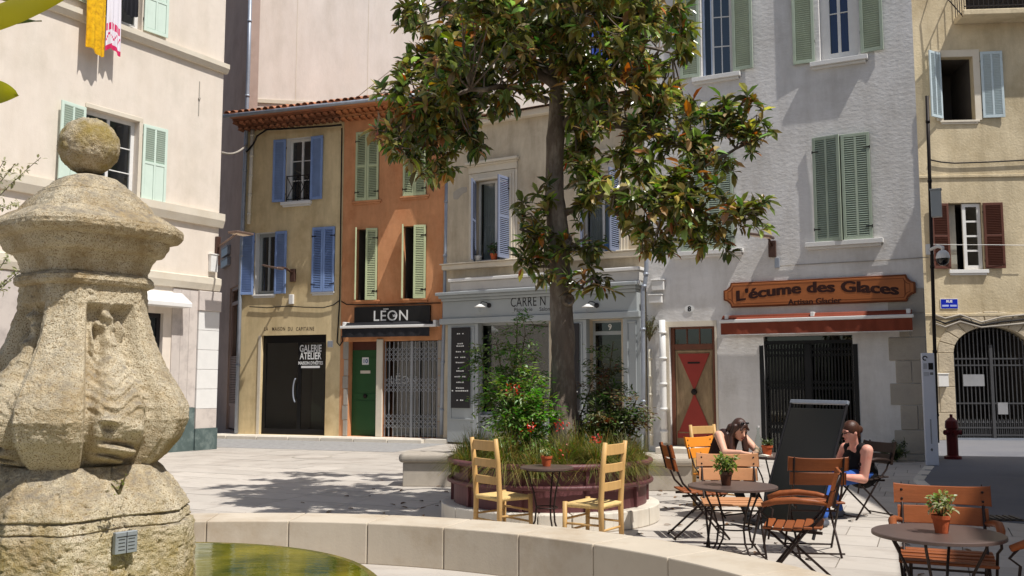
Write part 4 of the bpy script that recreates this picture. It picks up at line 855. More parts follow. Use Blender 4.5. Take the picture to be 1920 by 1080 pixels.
cable('thin black cable above the black shop sign', FR, [(640, 565), (650, 571), (700, 571), (760, 570), (826, 568)], .014)
cable('thin grey cable crossing the white house below the sill to the round camera', FW, [(1455, 500), (1470, 498), (1540, 494), (1620, 490), (1700, 485), (1742, 482)], .008, .02, M_QUOIN)
cable('black cable looping along the beige house wall', FB, [(1745, 300), (1765, 304), (1790, 306), (1850, 304), (1930, 300)], .02, .06)
cable('white wire crossing the brown shuttered window', FB, [(1750, 458), (1800, 459), (1860, 459), (1940, 460)], .008, .25, M_WHITE)
for i, (dy, lb) in enumerate(((0, 'upper'), (9, 'middle'), (16, 'lower'))):
    cable(lb + ' grey cable of the bundle above the iron gate arch', FB, [(1752, 590 + dy), (1772, 597 + dy), (1800, 590 + dy * .8), (1840, 604 + dy * .6), (1880, 594 + dy), (1940, 588 + dy)], .025, .07, M_QUOIN if i != 1 else M_CABLE)
p0 = FL.world(FL.W + .02, .02, FL.uz(411, 285)[1]); poly_tube('cable', 'white twisted cable spanning from the cream house corner to the drainpipe', 'cable', sag(p0, FO.world(*((lambda q: (q[0], .2, q[1]))(FO.uz(462, 272, .2)))), .12), .03, M_QUOIN)
poly_tube('cable', 'fine wire rising across the tall pink wall', 'cable', [FP.world(*((lambda q: (q[0], .3, q[1]))(FP.uz(x, y, .3)))) for x, y in ((660, 190), (760, 110), (850, 20))], .012, M_QUOIN)
mat('lamp_box', (74, 52, 44), rough=.5)
def led_lamp(F_, px, py, mx, my, label, flip=1, d=.75):
    """flat LED street lamp head on an arm from a wall box."""
    ub, zb = F_.uz(mx, my, .05); t = F_.thing('street_lamp', label, 'lamp', ub, zb, 0, 'flat wall street lamps')
    MB().box(-.08, .08, -.09, -.001, -.2, .16).build('wall_box', MATS['lamp_box'], t, bevel=.01)
    uh, zh = F_.uz(px, py, d); q = Vector((uh - ub, -d, zh - zb))
    MB().tube([(0, -.08, .05), (q.x * .3, q.y * .5, q.z + .02), (q.x * .75, q.y * .85, q.z)], .028, 7).build('arm', MATS['lamp_box'], t, smooth=True)
    M_ = Matrix.Translation(q) @ Matrix.Rotation(math.radians(12), 4, 'Y'); h = MB(); h.tbox(M_, .52, .32, .05); hd = h.build('head', mat('lamp_bronze', (116, 96, 86), rough=.45, metal=.3), t, bevel=.012)
    h = MB(); h.tbox(M_ @ Matrix.Translation((0, 0, -.028)), .42, .24, .006); h.build('diffuser', mat('lamp_diffuser', (222, 200, 176), rough=.4), hd)
    return t
led_lamp(FO, 512, 501, 549, 515, 'bronze flat street lamp on the ochre house below the blue shutters')
led_lamp(FW, 1427, 442, 1448, 465, 'bronze flat street lamp on the white house above the shop sign', d=.6)
ul, zl = FL.W - .05, FL.uz(400, 470)[1]; t = FL.thing('street_lamp', 'bronze flat street lamp reaching out from the corner of the cream house', 'lamp', ul, zl, 0, 'flat wall street lamps')
MB().box(-.06, .06, -.08, -.001, -.35, .35).build('wall_box', MATS['lamp_box'], t, bevel=.01); hp = FL.root.matrix_basis.inverted() @ at(452, 438, 21.6) - Vector((ul, 0, zl))
MB().tube([(0, -.06, .1), hp - Vector((.1, 0, 0))], .025, 6).build('arm', MATS['lamp_bronze'], t, smooth=True); MB().box(hp.x - .26, hp.x + .26, hp.y - .16, hp.y + .16, hp.z - .02, hp.z + .03).build('head', MATS['lamp_bronze'], t, bevel=.01); MB().box(hp.x - .2, hp.x + .2, hp.y - .12, hp.y + .12, hp.z - .028, hp.z - .021).build('diffuser', MATS['lamp_diffuser'], t)
def wbox(F_, x0, y0, x1, y1, m, name, label, d=.12, lid=True, cat='box', group=None):
    a, b, c, e = F_.R(x0, y0, x1, y1, d); t = F_.thing(name, label, cat, (a + b) / 2, c, 0, group); MB().box(-(b - a) / 2, (b - a) / 2, -d, -.001, 0, e - c).build('case', m, t, bevel=.012, seg=2)
    if lid: MB().box(-(b - a) / 2 - .015, (b - a) / 2 + .015, -d - .015, -.001, e - c + .001, e - c + .03).build('lid', m, t, bevel=.006)
    return t
wbox(FW, 1221, 526, 1244, 544, M_WHITE, 'junction_box', 'white electrical box highest at the left edge of the white house'); wbox(FW, 1216, 554, 1240, 568, M_WHITE, 'junction_box', 'white electrical box with sloping lid below another, left edge of the white house')
wbox(FS, 415, 465, 426, 480, M_ZINC, 'junction_box', 'upper small grey box on the shaded brown wall', .1); wbox(FS, 414, 487, 426, 500, M_ZINC, 'junction_box', 'lower small grey box on the shaded brown wall', .1)
wbox(FL, 396, 478, 409, 510, M_WHITE, 'junction_box', 'white fuse box by the corner of the cream house', .1); wbox(FW, 1745, 356, 1765, 406, M_GREYSHOP, 'junction_box', 'grey cabinet high on the right corner of the white house', .15)
wbox(FO, 541, 552, 549, 570, M_WHITE, 'junction_box', 'small white cylinder box hanging under the ochre house lamp', .08, False); wbox(FW, 1452, 483, 1461, 502, M_ZINC, 'junction_box', 'small grey junction box beside the lamp on the white house', .06, False)
mbx = wbox(FB, 1760, 702, 1779, 725, M_WHITE, 'mailbox', 'white mailbox on the stone jamb left of the iron gate', .18, True, 'mailbox')
# street name plate
a, b, c, d = FB.R(1764, 560, 1797, 579, .04); t = FB.thing('street_name_sign', 'blue enamel street name plate with white lettering on the beige house', 'sign', (a + b) / 2, (c + d) / 2)
hw_, hh = (b - a) / 2, (d - c) / 2; MB().box(-hw_, hw_, -.02, -.001, -hh, hh).build('rim', M_LETTER, t); MB().box(-hw_ + .012, hw_ - .012, -.024, -.0205, -hh + .012, hh - .012).build('plate', mat('enamel_blue', (24, 44, 170), rough=.25), t)
text_mb('RUE', .09, .004, depth=.025).build('lettering', M_LETTER, t, loc=(0, 0, hh * .5))
for x0, x1 in ((-hw_ * .82, -.02), (.02, hw_ * .82)): MB().box(x0, x1, -.0255, -.0245, -hh * .55, -hh * .2).build('lettering', mat('enamel_pale', (170, 180, 220)), t)
# dome camera
q = FW.world(*((lambda u: (u[0], .35, u[1]))(FW.uz(1768, 482, .35)))); t = thing('security_camera', 'white dome security camera on an arm at the corner of the white house', 'camera', q, FW.rz)
MB().lathe([(.001, .13), (.06, .13), (.11, .08), (.13, .0), (.13, -.03)], 20, cap=False).build('housing', M_WHITE, t, smooth=True); MB().lathe([(.12, -.03), (.12, -.06), (.1, -.12), (.05, -.165), (.001, -.175)], 20, cap=False).build('dome', mat('smoked_dome', (14, 14, 18), rough=.12, spec=.6), t, smooth=True)
MB().tube([(0, 0, .12), (0, .02, .2), (-.1, .12, .24), (-.25, .33, .2)], .035, 8).build('arm', M_WHITE, t, smooth=True); MB().box(-.33, -.18, .3, .36, .1, .32).build('mount', M_WHITE, t, bevel=.01)
# white information pillar
q = G(1748, 873); t = thing('information_pillar', 'slim white information pillar at the corner of the white house', 'sign', q, math.radians(-14)); hz = at(1736, 662, q.y).z
M_PILL = mat('white_enamel_pillar', (214, 216, 226), rough=.35, var=.02)
MB().box(-.115, .115, -.05, .05, 0.006, hz).build('body', M_PILL, t, bevel=.012, seg=2)
rg_ = MB(); n = 24; rg_.v = [(r_ * math.cos(2 * PI * k / n) - .055, -.052, hz - .1 + r_ * math.sin(2 * PI * k / n)) for r_ in (.048, .026) for k in range(n)]; rg_.f = [(k, k + n, (k + 1) % n + n, (k + 1) % n) for k in range(n - 4)]; rg_.mi = [0] * len(rg_.f); rg_.build('ring_emblem', M_DLETTER, t)
MB().box(.0, .085, -.053, -.0505, hz - .32, hz - .19).build('screen', M_DLETTER, t); mb = MB()
for k in range(6): mb.box(-.09, -.02, -.052, -.0505, hz - .3 + k * .018, hz - .293 + k * .018)
for k in range(4): mb.box(-.09, .01, -.052, -.0505, hz - .44 + k * .02, hz - .434 + k * .02)
mb.box(.025, .08, -.052, -.0505, hz - .42, hz - .37); mb.build('lettering', mat('grey_ink', (110, 110, 112)), t)
mb = MB()
for k in range(22): mb.box(-.015, .01, -.052, -.0505, .42 + k * .021, .433 + k * .021)
mb.prism([(-.03, .30), (.0, .27), (.02, .30), (.0, .34)], -.052, -.0505); mb.build('lettering', MATS['grey_ink'], t)
# red hydrant
q = G(1787, 861); t = thing('fire_hydrant', 'dark red fire hydrant on the shaded street before the iron gate', 'hydrant', q); M_HYD = mat('hydrant_red', (96, 22, 24), rough=.45, var=.08)
MB().lathe([(.17, .0), (.17, .06), (.11, .08), (.11, .62), (.13, .64), (.13, .7), (.12, .78), (.06, .84), (.03, .86), (.03, .92), (.001, .92)], 18, cap=False).build('barrel', M_HYD, t, smooth=False)
for an in (-.4, PI + .4, -PI / 2): MB().tube([(.08 * math.cos(an), .08 * math.sin(an), .55), (.19 * math.cos(an), .19 * math.sin(an), .55)], [.05, .055], 10).build('outlet', M_HYD, t)
# drain grate
q = G(1856, 973); t = thing('drain_grate', 'dark slotted drain grate in the shaded street', 'grate', (q.x, q.y, .008), math.radians(-8)); MB().box(-.34, .34, -.2, .2, -.002, .006).build('frame', MATS['iron'], t)
sm = MB().box(-.018, .018, -.16, .16, .0075, .02).mesh('slat', mat('worn_iron', (90, 88, 88), metal=.6, rough=.5))
for k in range(9): obj('slat', sm, t, loc=(-.28 + k * .07, 0, 0))
# manhole covers: thin iron rings flush with the paving
for px, py, r_, lb in ((585, 857, .42, 'round manhole cover in the sunlit square before the ochre house'), (1650, 972, .0, '')):
    if not r_: continue
    q = G(px, py); t = thing('manhole_cover', lb, 'manhole', (q.x, q.y, .003)); MB().lathe([(r_, 0), (r_, .004), (r_ - .04, .004)], 40, cap=False).build('rim', M_QUOIN, t); MB().lathe([(.001, .003), (r_ - .05, .003)], 40, cap=False).build('lid', M_PAVE, t)
# stone benches behind the planter
M_BENCH = mat('bench_limestone', (176, 166, 152), rough=.8, var=.1, scale=3, bump=.35, fine=50, bdist=.005, col2=(148, 136, 122), c2amt=.35, c2scale=1.8, rnd=.06)  # limestone coloured darker to stand in for the tree's shade
def bench(px0, px1, py, lab, rz, L):
    q = G(px0, py); t = thing('stone_bench', lab, 'bench', q, rz, 'stone benches behind the planter'); nb_ = max(2, int(L / .8))
    for k in range(nb_): MB().box(.06 + k * (L - .12) / nb_, .06 + (k + 1) * (L - .12) / nb_ - .006, .06, .62, 0, .36).build('base_block', M_BENCH, t, bevel=.01)
    for k in range(nb_): MB().box(k * L / nb_, (k + 1) * L / nb_ - .005, 0, .68, .361, .5).build('seat_stone', M_BENCH, t, bevel=.055 if k in (0, nb_ - 1) else .03, seg=3)
bench(746, 0, 913, 'pale stone bench half hidden left of the round planter', math.radians(-3), 2.3)
bench(1190, 0, 921, 'pale stone bench between planter and red door, behind the chairs', math.radians(-6), 1.75)
# dried climbing plant and weeds
def sprig(name, label, pos, n, spread, height, col, leafs=.05, stems=10, droop=.3, seed=1, cat='plant', m=None, group=None):
    rnd = random.Random(seed); t = thing(name, label, cat, pos, 0, group); st = MB(); lf = MB(); cols = []
    for s_ in range(stems):
        an = rnd.uniform(0, 2 * PI); rr = rnd.uniform(.2, 1) * spread; hh = height * rnd.uniform(.5, 1); pts = []
        for k in range(6): f_ = k / 5; pts.append(Vector((math.cos(an) * rr * f_, math.sin(an) * rr * f_, hh * f_ - droop * rr * f_ * f_)))
        st.tube(pts, [.007 * (1 - .7 * k / 5) + .002 for k in range(6)], 5, cap=False)
        for k in range(n // stems):
            f_ = rnd.uniform(.15, 1.0); i = min(4, int(f_ * 5)); p = pts[i].lerp(pts[i + 1], f_ * 5 - i) + Vector((rnd.gauss(0, .02), rnd.gauss(0, .02), rnd.gauss(0, .02))); add_leaf(lf, cols, p, rand_dir(rnd, .2), leafs * rnd.uniform(.6, 1.3), leafs * .45 * rnd.uniform(.7, 1.2), rnd.choice(col), rnd)
    st.build('stem', M_STEM, t); tag(leaf_obj('foliage', lf, cols, t, m or leaf_mat('shrub_leaf', (70, 90, 40))), kind='stuff'); return t
# ------------------------------------------------------------------ foliage helpers
M_STEM = mat('green_brown_stem', (92, 82, 56), rough=.85, var=.2, scale=10)
M_BARK = mat('grey_brown_bark', (108, 96, 86), rough=.92, var=.28, scale=7, stretch=(1, 1, .35), bump=1, fine=26, bdist=.02, col2=(158, 148, 136), c2amt=.5, c2scale=5)
def rand_dir(rnd, up=0.0):
    v = Vector((rnd.gauss(0, 1), rnd.gauss(0, 1), rnd.gauss(0, 1))).normalized(); v.z += up; return v.normalized()
def add_leaf(mb, cols, p, d, L, w, col, rnd, fold=.25, curl=.2, twist=None):
    """an elliptic leaf with a midrib fold: 8 vertices."""
    d = d.normalized(); up = Vector((0, 0, 1)) if abs(d.z) < .95 else Vector((1, 0, 0)); s = d.cross(up).normalized(); n = s.cross(d)
    if twist is None: twist = rnd.uniform(-.6, .6)
    c_, s_ = math.cos(twist), math.sin(twist); s, n = s * c_ + n * s_, n * c_ - s * s_
    pts = []
    for f_, wf in ((0, 0), (.32, .85), (.68, .9), (1, 0)):
        base = p + d * (L * f_) - n * (curl * L * f_ * f_)
        if wf == 0: pts.append(base)
        else: pts += [base + s * w * .5 * wf + n * w * fold * wf, base, base - s * w * .5 * wf + n * w * fold * wf]
    mb.add(pts, [(0, 2, 1), (0, 3, 2), (1, 2, 5, 4), (2, 3, 6, 5), (4, 5, 7), (5, 6, 7)])
    cols += [col] * 6
def leaf_obj(name, mb, cols, parent, m, loc=None):
    me = mb.mesh(name, m, smooth=False); a = me.color_attributes.new('Col', 'FLOAT_COLOR', 'CORNER')
    lc = [lin(c) for c in cols]; data = []
    for pl, c in zip(me.polygons, lc): data += [c[0], c[1], c[2], 1.0] * pl.loop_total
    a.data.foreach_set('color', data); return obj(name, me, parent, loc=loc)

# ------------------------------------------------------------------ round planter
PC = Vector((.45, 11.30)); RS, RP = 1.29, 1.14
planter = thing('round_planter', 'round burgundy steel planter with tube rails on a stone ring', 'planter', (PC.x, PC.y, 0))
M_BURG = mat('burgundy_steel', (104, 64, 66), rough=.5, var=.08, scale=3, bump=.08)
nst = 22
for i in range(nst):
    t0, t1 = 2 * PI * i / nst + .004, 2 * PI * (i + 1) / nst - .004; pl = [(r_ * math.cos(t), r_ * math.sin(t)) for r_, ts in ((RS, (t0, (t0 + t1) / 2, t1)), (RP - .12, (t1, (t0 + t1) / 2, t0))) for t in ts]
    MB().slab(pl, .002, .2).build('ring_stone', M_STONE, planter, bevel=.012, seg=2)
ns = 10
for i in range(ns):
    t0, t1 = 2 * PI * i / ns + .01, 2 * PI * (i + 1) / ns - .01; m = MB()
    m.lathe([(RP, .2), (RP, .63), (RP - .02, .63), (RP - .02, .2)], 8, cap=False, a0=t0, a1=t1); m.build('steel_panel', M_BURG, planter, smooth=False)
    t = 2 * PI * i / ns; M_ = Matrix.Rotation(t, 4, 'Z') @ Matrix.Translation((RP + .012, 0, .44)); r_ = MB(); r_.tbox(M_, .05, .035, .47); r_.build('rib', M_BURG, planter)
for z, rr in ((.46, RP + .06), (.68, RP + .05)):
    n = 48; MB().tube([(rr * math.cos(2 * PI * k / n), rr * math.sin(2 * PI * k / n), z) for k in range(n + 1)], .026 if z < .6 else .034, 8, cap=False).build('tube_rail', M_BURG, planter, smooth=True)
so_ = MB(); so_.lathe([(.001, .62), (.6, .60), (RP - .03, .54)], 30, cap=False); so_.build('soil', mat('dark_soil', (58, 46, 36), rough=1, bump=.8, fine=30, bdist=.02), planter)

# ------------------------------------------------------------------ magnolia
TB = Vector((PC.x + .18, PC.y, .58)); S = lambda px, py, dy=0.0: at(px, py, PC.y + dy)
tree = thing('magnolia_tree', 'magnolia with thick grey trunk and glossy leaves growing in the round planter', 'tree', TB)
tr = [TB + Vector((.03, 0, -.1)), S(1060, 800), S(1056, 760), S(1055, 700), S(1056, 640), S(1052, 570), S(1050, 500), S(1047, 430), S(1040, 370), S(1040, 300), S(1043, 220), S(1046, 150, .05), S(1040, 80, .1), S(1030, 0, .1), S(1025, -110, .1), S(1020, -220, .1)]
rt = [.27, .20, .165, .145, .142, .138, .136, .13, .115, .11, .105, .095, .085, .07, .05, .02]
M_TR = MB(); P_ = []; Rr = []
for i in range(len(tr) - 1):     # finer rings with knobbly bark
    for k in range(4): f_ = k / 4; P_.append(tr[i].lerp(tr[i + 1], f_)); Rr.append(rt[i] * (1 - f_) + rt[i + 1] * f_)
M_TR.tube([p - TB for p in P_], Rr, 18)
for i, v in enumerate(M_TR.v): nz = mnoise.noise(Vector(v) * 3.1) * .018 + mnoise.noise(Vector(v) * 9) * .010; d_ = Vector((v[0], v[1], 0)); M_TR.v[i] = tuple(Vector(v) + (d_.normalized() if d_.length > 0 else d_) * nz)
trunk = M_TR.build('trunk', M_BARK, tree, smooth=True)
for px, py, s_ in ((1062, 450, 1), (1066, 562, 1)):    # pruned branch collars
    c = S(px, py, -.15); kn = MB(); kn.lathe([(.085, -.06), (.08, .0), (.06, .03), (.045, .02), (.04, -.015), (.001, -.02)], 14, cap=False); o = kn.build('branch_scar', M_BARK, tree, smooth=True); o.location = c - TB; o.rotation_euler = (PI / 2, 0, .25)
bran = MB(); rnd = random.Random(11)
def limb(pts, r0, r1, n=7):
    P2 = []
    for i in range(len(pts) - 1):
        for k in range(3): f_ = k / 3; P2.append(pts[i].lerp(pts[i + 1], f_) + Vector([rnd.gauss(0, .012) for _ in range(3)]))
    P2.append(pts[-1]); bran.tube([p - TB for p in P2], [r0 + (r1 - r0) * i / (len(P2) - 1) for i in range(len(P2))], n, cap=False); return P2
LIMBS = []
for pts, r0 in (([S(1042, 160), S(1000, 130, -.1), S(960, 70, -.2), S(920, 20, -.2), S(880, -60, -.2)], .07), ([S(1020, 190), S(960, 160, -.3), S(880, 170, -.6), S(800, 190, -.5)], .05), ([S(1050, 240), S(1080, 215, -.1), S(1110, 160, -.2), S(1150, 80, -.2), S(1190, 0, -.1)], .065),
               ([S(1060, 240), S(1110, 230, .3), S(1180, 240, .2), S(1260, 270, -.1), S(1340, 300, -.2), S(1400, 270, -.2)], .05), ([S(1055, 400), S(1100, 380, -.2), S(1180, 350, -.5), S(1280, 380, -.6), S(1350, 410, -.5)], .045),
               ([S(1045, 130), S(1080, 60, -.4), S(1110, 0, -.6)], .05), ([S(1040, 140, .1), S(980, 100, .6), S(900, 80, 1.0), S(820, 120, 1.0)], .05), ([S(1045, 120, .1), S(1100, 80, .6), S(1180, 80, .9), S(1260, 100, 1.0)], .05),
               ([S(1050, 455), S(1010, 440, -.2), S(975, 430, -.3)], .03), ([S(1060, 470), S(1075, 460, -.2), S(1100, 440, -.25)], .03), ([S(1062, 530), S(1090, 540, -.15), S(1112, 520, -.2)], .022), ([S(1035, 500), S(1000, 500, -.2), S(985, 490, -.25)], .022)):
    LIMBS.append(limb(pts, r0, .014))
# clumps of the crown: centre px, radii px, depth offset, number of leaf rosettes
LOBES = [(850, 60, 110, 75, 0, 95), (800, 170, 85, 75, -.3, 105), (770, 245, 60, 50, -.2, 50), (930, 90, 75, 85, -.4, 85), (840, 250, 60, 45, -.2, 44), (800, 300, 42, 28, -.1, 20), (900, 215, 60, 45, 0, 36), (990, 30, 70, 60, -.5, 60), (960, -60, 140, 70, 0, 90), (1100, 40, 90, 60, -.6, 85), (1160, 10, 90, 55, -.2, 70), (1230, 20, 75, 45, -.2, 55),
         (1130, 110, 70, 50, -.5, 46), (1200, 130, 75, 55, 0, 60), (1270, 90, 28, 60, .1, 12), (1170, 210, 90, 55, .2, 75), (1110, 190, 60, 60, -.4, 40), (1240, 230, 80, 50, -.1, 60), (1330, 230, 60, 40, -.2, 34), (1395, 215, 48, 38, -.2, 26), (1420, 250, 35, 28, -.2, 16), (1330, 290, 60, 32, -.2, 34), (1110, 290, 65, 45, .1, 44), (1170, 330, 75, 45, -.2, 50), (1250, 340, 70, 42, -.4, 45), (1130, 380, 60, 30, -.4, 30), (1220, 400, 75, 40, -.6, 46), (1310, 390, 65, 38, -.6, 36), (1390, 395, 42, 28, -.5, 20), (1260, 450, 45, 30, -.4, 20), (1330, 440, 40, 22, -.4, 14), (1210, 460, 30, 20, -.4, 8),
         (985, 420, 42, 28, -.3, 17), (1000, 480, 32, 32, -.25, 14), (1085, 440, 38, 30, -.25, 15), (1100, 525, 28, 22, -.2, 11), (1012, 380, 20, 22, -.2, 5), (880, -150, 160, 90, 0, 60), (1120, -130, 170, 90, 0, 70), (1000, -240, 110, 70, 0, 40), (1000, 110, 60, 60, .8, 40), (1200, 80, 90, 70, 1.0, 45), (860, 120, 90, 80, 1.0, 55), (1060, 310, 30, 30, .3, 8), (900, 30, 80, 55, -1.5, 36), (990, -40, 90, 60, -1.6, 40), (1080, -20, 80, 60, -1.5, 36), (1180, -40, 80, 60, -1.4, 34), (850, 140, 60, 45, -1.2, 24), (1150, 60, 60, 40, -1.3, 20), (900, 0, 110, 90, 1.8, 60), (1150, 0, 120, 90, 1.9, 60), (1020, -100, 130, 90, 2.0, 60), (1230, 180, 80, 60, 1.5, 40), (830, 180, 70, 60, 1.4, 40), (1040, 50, 60, 60, -.8, 34), (1010, 140, 45, 35, -.5, 16), (1075, 120, 40, 40, -.6, 16)]
PAL = [(88, 102, 54)] * 5 + [(70, 84, 46)] * 4 + [(110, 120, 62)] * 5 + [(144, 148, 80)] * 4 + [(184, 182, 116)] * 3 + [(150, 116, 68)]  # palest tones stand in for glossy highlights on the leaves
fol = MB(); fcol = []; leaves = []; allp = [p for L_ in LIMBS for p in L_]
for (cx, cy, rx, ry, dy, n) in LOBES:
    for k in range(max(2, round(n / (4.7 if cx < 960 else 5.3)))):          # a twig with a handful of rosettes; gaps stay open between twigs
        v = rand_dir(rnd) * rnd.uniform(.3, 1.08) ** .5; sc_ = 1 / 154.0
        c0 = S(cx + v.x * rx, cy - v.z * ry, dy + v.y * (rx + ry) * .5 * sc_)
        near = min(allp, key=lambda p: (p - c0).length_squared)
        if (c0 - near).length < 1.3:
            mid = near.lerp(c0, .55) + Vector((rnd.gauss(0, .05), rnd.gauss(0, .05), -.04)); bran.tube([near - TB, mid - TB, c0 - TB], [.014, .010, .007], 5, cap=False)
        hue0 = rnd.choice(PAL)
        for m_ in range(rnd.randint(3, 6)):
            c = c0 + Vector([rnd.gauss(0, .085) for _ in range(3)]); bran.tube([c0 - TB, c - TB], [.006, .004], 4, cap=False)
            ax = (c - near); ax = (ax.normalized() if ax.length > .01 else rand_dir(rnd)); ax.z += .3; ax = (ax + rand_dir(rnd) * .7).normalized()
            s1 = ax.cross(Vector((0, 0, 1)) if abs(ax.z) < .9 else Vector((1, 0, 0))).normalized(); s2 = ax.cross(s1); nl = rnd.randint(7, 12); hue = rnd.choice((hue0, rnd.choice(PAL))); sz = rnd.uniform(.75, 1.15)
            for j in range(nl):
                t = j * 2.4 + rnd.uniform(-.4, .4); el = rnd.uniform(-.1, 1.15) - (.6 if j > 8 else 0); d = (s1 * math.cos(t) + s2 * math.sin(t)) * math.cos(el) + ax * math.sin(el); d.z -= rnd.uniform(-.05, .25)
                L = rnd.uniform(.10, .225) * sz; col = hue if rnd.random() < .6 else rnd.choice(PAL)
                if rnd.random() < .025: col = (164, 104, 50)
                col = tuple(min(255, max(0, q * rnd.uniform(.82, 1.18))) for q in col)
                leaves.append((c - ax * rnd.uniform(0, .10), d, L, L * rnd.uniform(.32, .46), col))
M_MAG = leaf_mat('magnolia_leaf', (126, 104, 56), rough=.24, trans=.28, backmix=.35)
cand = sorted(range(len(leaves)), key=lambda i: leaves[i][0].y)[:2600]; rnd.shuffle(cand); single = set(cand[:280])
LV = []
for v_ in range(6):
    m_ = MB(); cc = []; col = [(72, 86, 40), (88, 98, 44), (116, 120, 52), (146, 146, 70), (144, 104, 52), (60, 74, 36)][v_]; add_leaf(m_, cc, Vector((0, 0, 0)), Vector((0, 1, 0)), 1, .42, col, rnd, curl=.15 + .05 * v_, twist=0); o = leaf_obj('leaf', m_, cc, None, M_MAG); LV.append(o.data); bpy.data.objects.remove(o)
for i, (p, d, L, w_, col) in enumerate(leaves):
    if i in single:
        q = d.to_track_quat('Y', 'Z'); o = obj('leaf', LV[i % 6], tree, loc=p - TB); o.rotation_mode = 'QUATERNION'; o.rotation_quaternion = q; o.scale = (L, L, L)
    else: add_leaf(fol, fcol, p - TB, d, L, w_, col, rnd)
tag(leaf_obj('crown', fol, fcol, tree, M_MAG), kind='stuff'); bran.build('branches', M_BARK, tree, smooth=True)

# ------------------------------------------------------------------ planting in the planter: nandinas, grasses, red blooms
def shrub(name, label, base, stems, seed, col, lsize=.062, reach=.5, group=None):
    """nandina: bare canes carrying flat sprays of small leaves. stems: list of tip points."""
    r = random.Random(seed); t = thing(name, label, 'shrub', base, 0, group); st = MB(); lf = MB(); cc = []
    for tip, nsp, spread in stems:
        q = Vector(tip) - Vector(base); mid = q * .5 + Vector((r.gauss(0, .05), r.gauss(0, .05), .05)); st.tube([(r.gauss(0, .04), r.gauss(0, .04), 0), mid, q], [.014, .011, .006], 6, cap=False)
        for k in range(int(nsp * 1.7)):
            f_ = r.uniform(.35, 1.05); o = mid.lerp(q, (f_ - .5) * 2) if f_ > .5 else Vector((0, 0, 0)).lerp(mid, f_ * 2); d = rand_dir(r, .1); d.z *= .45; d.normalize(); ln = spread * r.uniform(.5, 1)
            e = o + d * ln - Vector((0, 0, ln * .15)); st.tube([o, o.lerp(e, .5) + Vector((0, 0, .03)), e], [.004, .003, .002], 4, cap=False); hue = r.choice(col)
            for j in range(24):
                p = o.lerp(e, r.uniform(.3, 1.05)) + Vector((r.gauss(0, .05), r.gauss(0, .05), r.gauss(0, .03))); dd = (d + rand_dir(r) * .9).normalized(); dd.z *= .5; add_leaf(lf, cc, p, dd, lsize * r.uniform(.7, 1.4), lsize * .42, tuple(min(255, q2 * r.uniform(.8, 1.25)) for q2 in hue), r)
    st.build('stem', M_STEM, t); tag(leaf_obj('foliage', lf, cc, t, leaf_mat('shrub_leaf', (96, 108, 52), rough=.42, trans=.3)), kind='stuff'); return t
GREENS = [(70, 108, 42), (92, 130, 52), (56, 88, 38), (120, 150, 66), (78, 100, 40)]; DARKS = [(44, 66, 32), (56, 82, 38), (38, 54, 28), (70, 96, 44), (96, 60, 44)]
S2 = lambda px, py, dy=0.0: at(px, py, PC.y + dy)
shrub('nandina_shrub', 'feathery bright green shrub left of the magnolia trunk', (PC.x - .45, PC.y - .1, .58), [(S2(930, 640, .1), 16, .33), (S2(985, 625, 0), 16, .3), (S2(960, 680, -.3), 18, .36), (S2(900, 650, .3), 12, .3), (S2(1005, 670, .4), 14, .28), (S2(950, 735, -.4), 16, .3), (S2(1000, 720, -.3), 14, .28), (S2(970, 600, .3), 5, .18)], 21, GREENS)
shrub('nandina_shrub', 'lower bright green shrub with pale tips before the magnolia trunk', (PC.x - .3, PC.y - .55, .57), [(S2(985, 740, -.6), 18, .27), (S2(1020, 760, -.65), 14, .24), (S2(950, 775, -.6), 16, .27), (S2(1000, 700, -.5), 9, .22)], 22, [(104, 150, 58), (86, 128, 48), (132, 160, 80)])
shrub('nandina_shrub', 'dark green shrub right of the magnolia trunk reaching over the rail', (PC.x + .6, PC.y + .05, .58), [(S2(1125, 660, .2), 12, .24), (S2(1110, 720, 0), 15, .28), (S2(1150, 740, -.2), 15, .3), (S2(1195, 745, -.1), 14, .28), (S2(1120, 775, -.3), 14, .28), (S2(1160, 780, -.2), 12, .26), (S2(1150, 640, .3), 5, .18), (S2(1210, 770, 0), 8, .2)], 23, DARKS)
M_GRASS = leaf_mat('grass_blade', (120, 112, 52), rough=.5, trans=.3)
def tuft(pos, n, h, seed, cols, label, spill=0.0):
    r = random.Random(seed); mb = MB(); cc = []
    for k in range(n):
        an = r.uniform(0, 2 * PI); ln = h * r.uniform(.6, 1.25); lean = r.uniform(.25, 1.1); o = Vector((r.gauss(0, .05), r.gauss(0, .05), 0)); dr_ = Vector((math.cos(an), math.sin(an), 0)); sd = Vector((-dr_.y, dr_.x, 0)); wd = r.uniform(.003, .0055); pts = []
        for j in range(5): f_ = j / 4; p = o + dr_ * (ln * lean * f_ * (.4 + .6 * f_) * .8) + Vector((0, 0, ln * (f_ - (.45 + spill) * lean * f_ * f_ * 1.2))); ww = wd * (1 - f_ * .85); pts += [p - sd * ww, p + sd * ww]
        mb.add(pts, [(2 * j, 2 * j + 1, 2 * j + 3, 2 * j + 2) for j in range(4)]); cc += [tuple(min(255, v * r.uniform(.8, 1.2)) for v in r.choice(cols))] * 4
    return tag(leaf_obj('grass_tuft', mb, cc, None, M_GRASS, loc=pos), label, 'grass', 'ornamental grasses in the round planter')
OL = [(112, 124, 56), (128, 130, 62), (146, 132, 72), (88, 108, 46), (156, 134, 84), (104, 112, 50), (76, 96, 42)]
ORD = ['first', 'second', 'third', 'fourth', 'fifth', 'sixth', 'seventh', 'eighth', 'ninth', 'tenth', 'eleventh', 'twelfth']
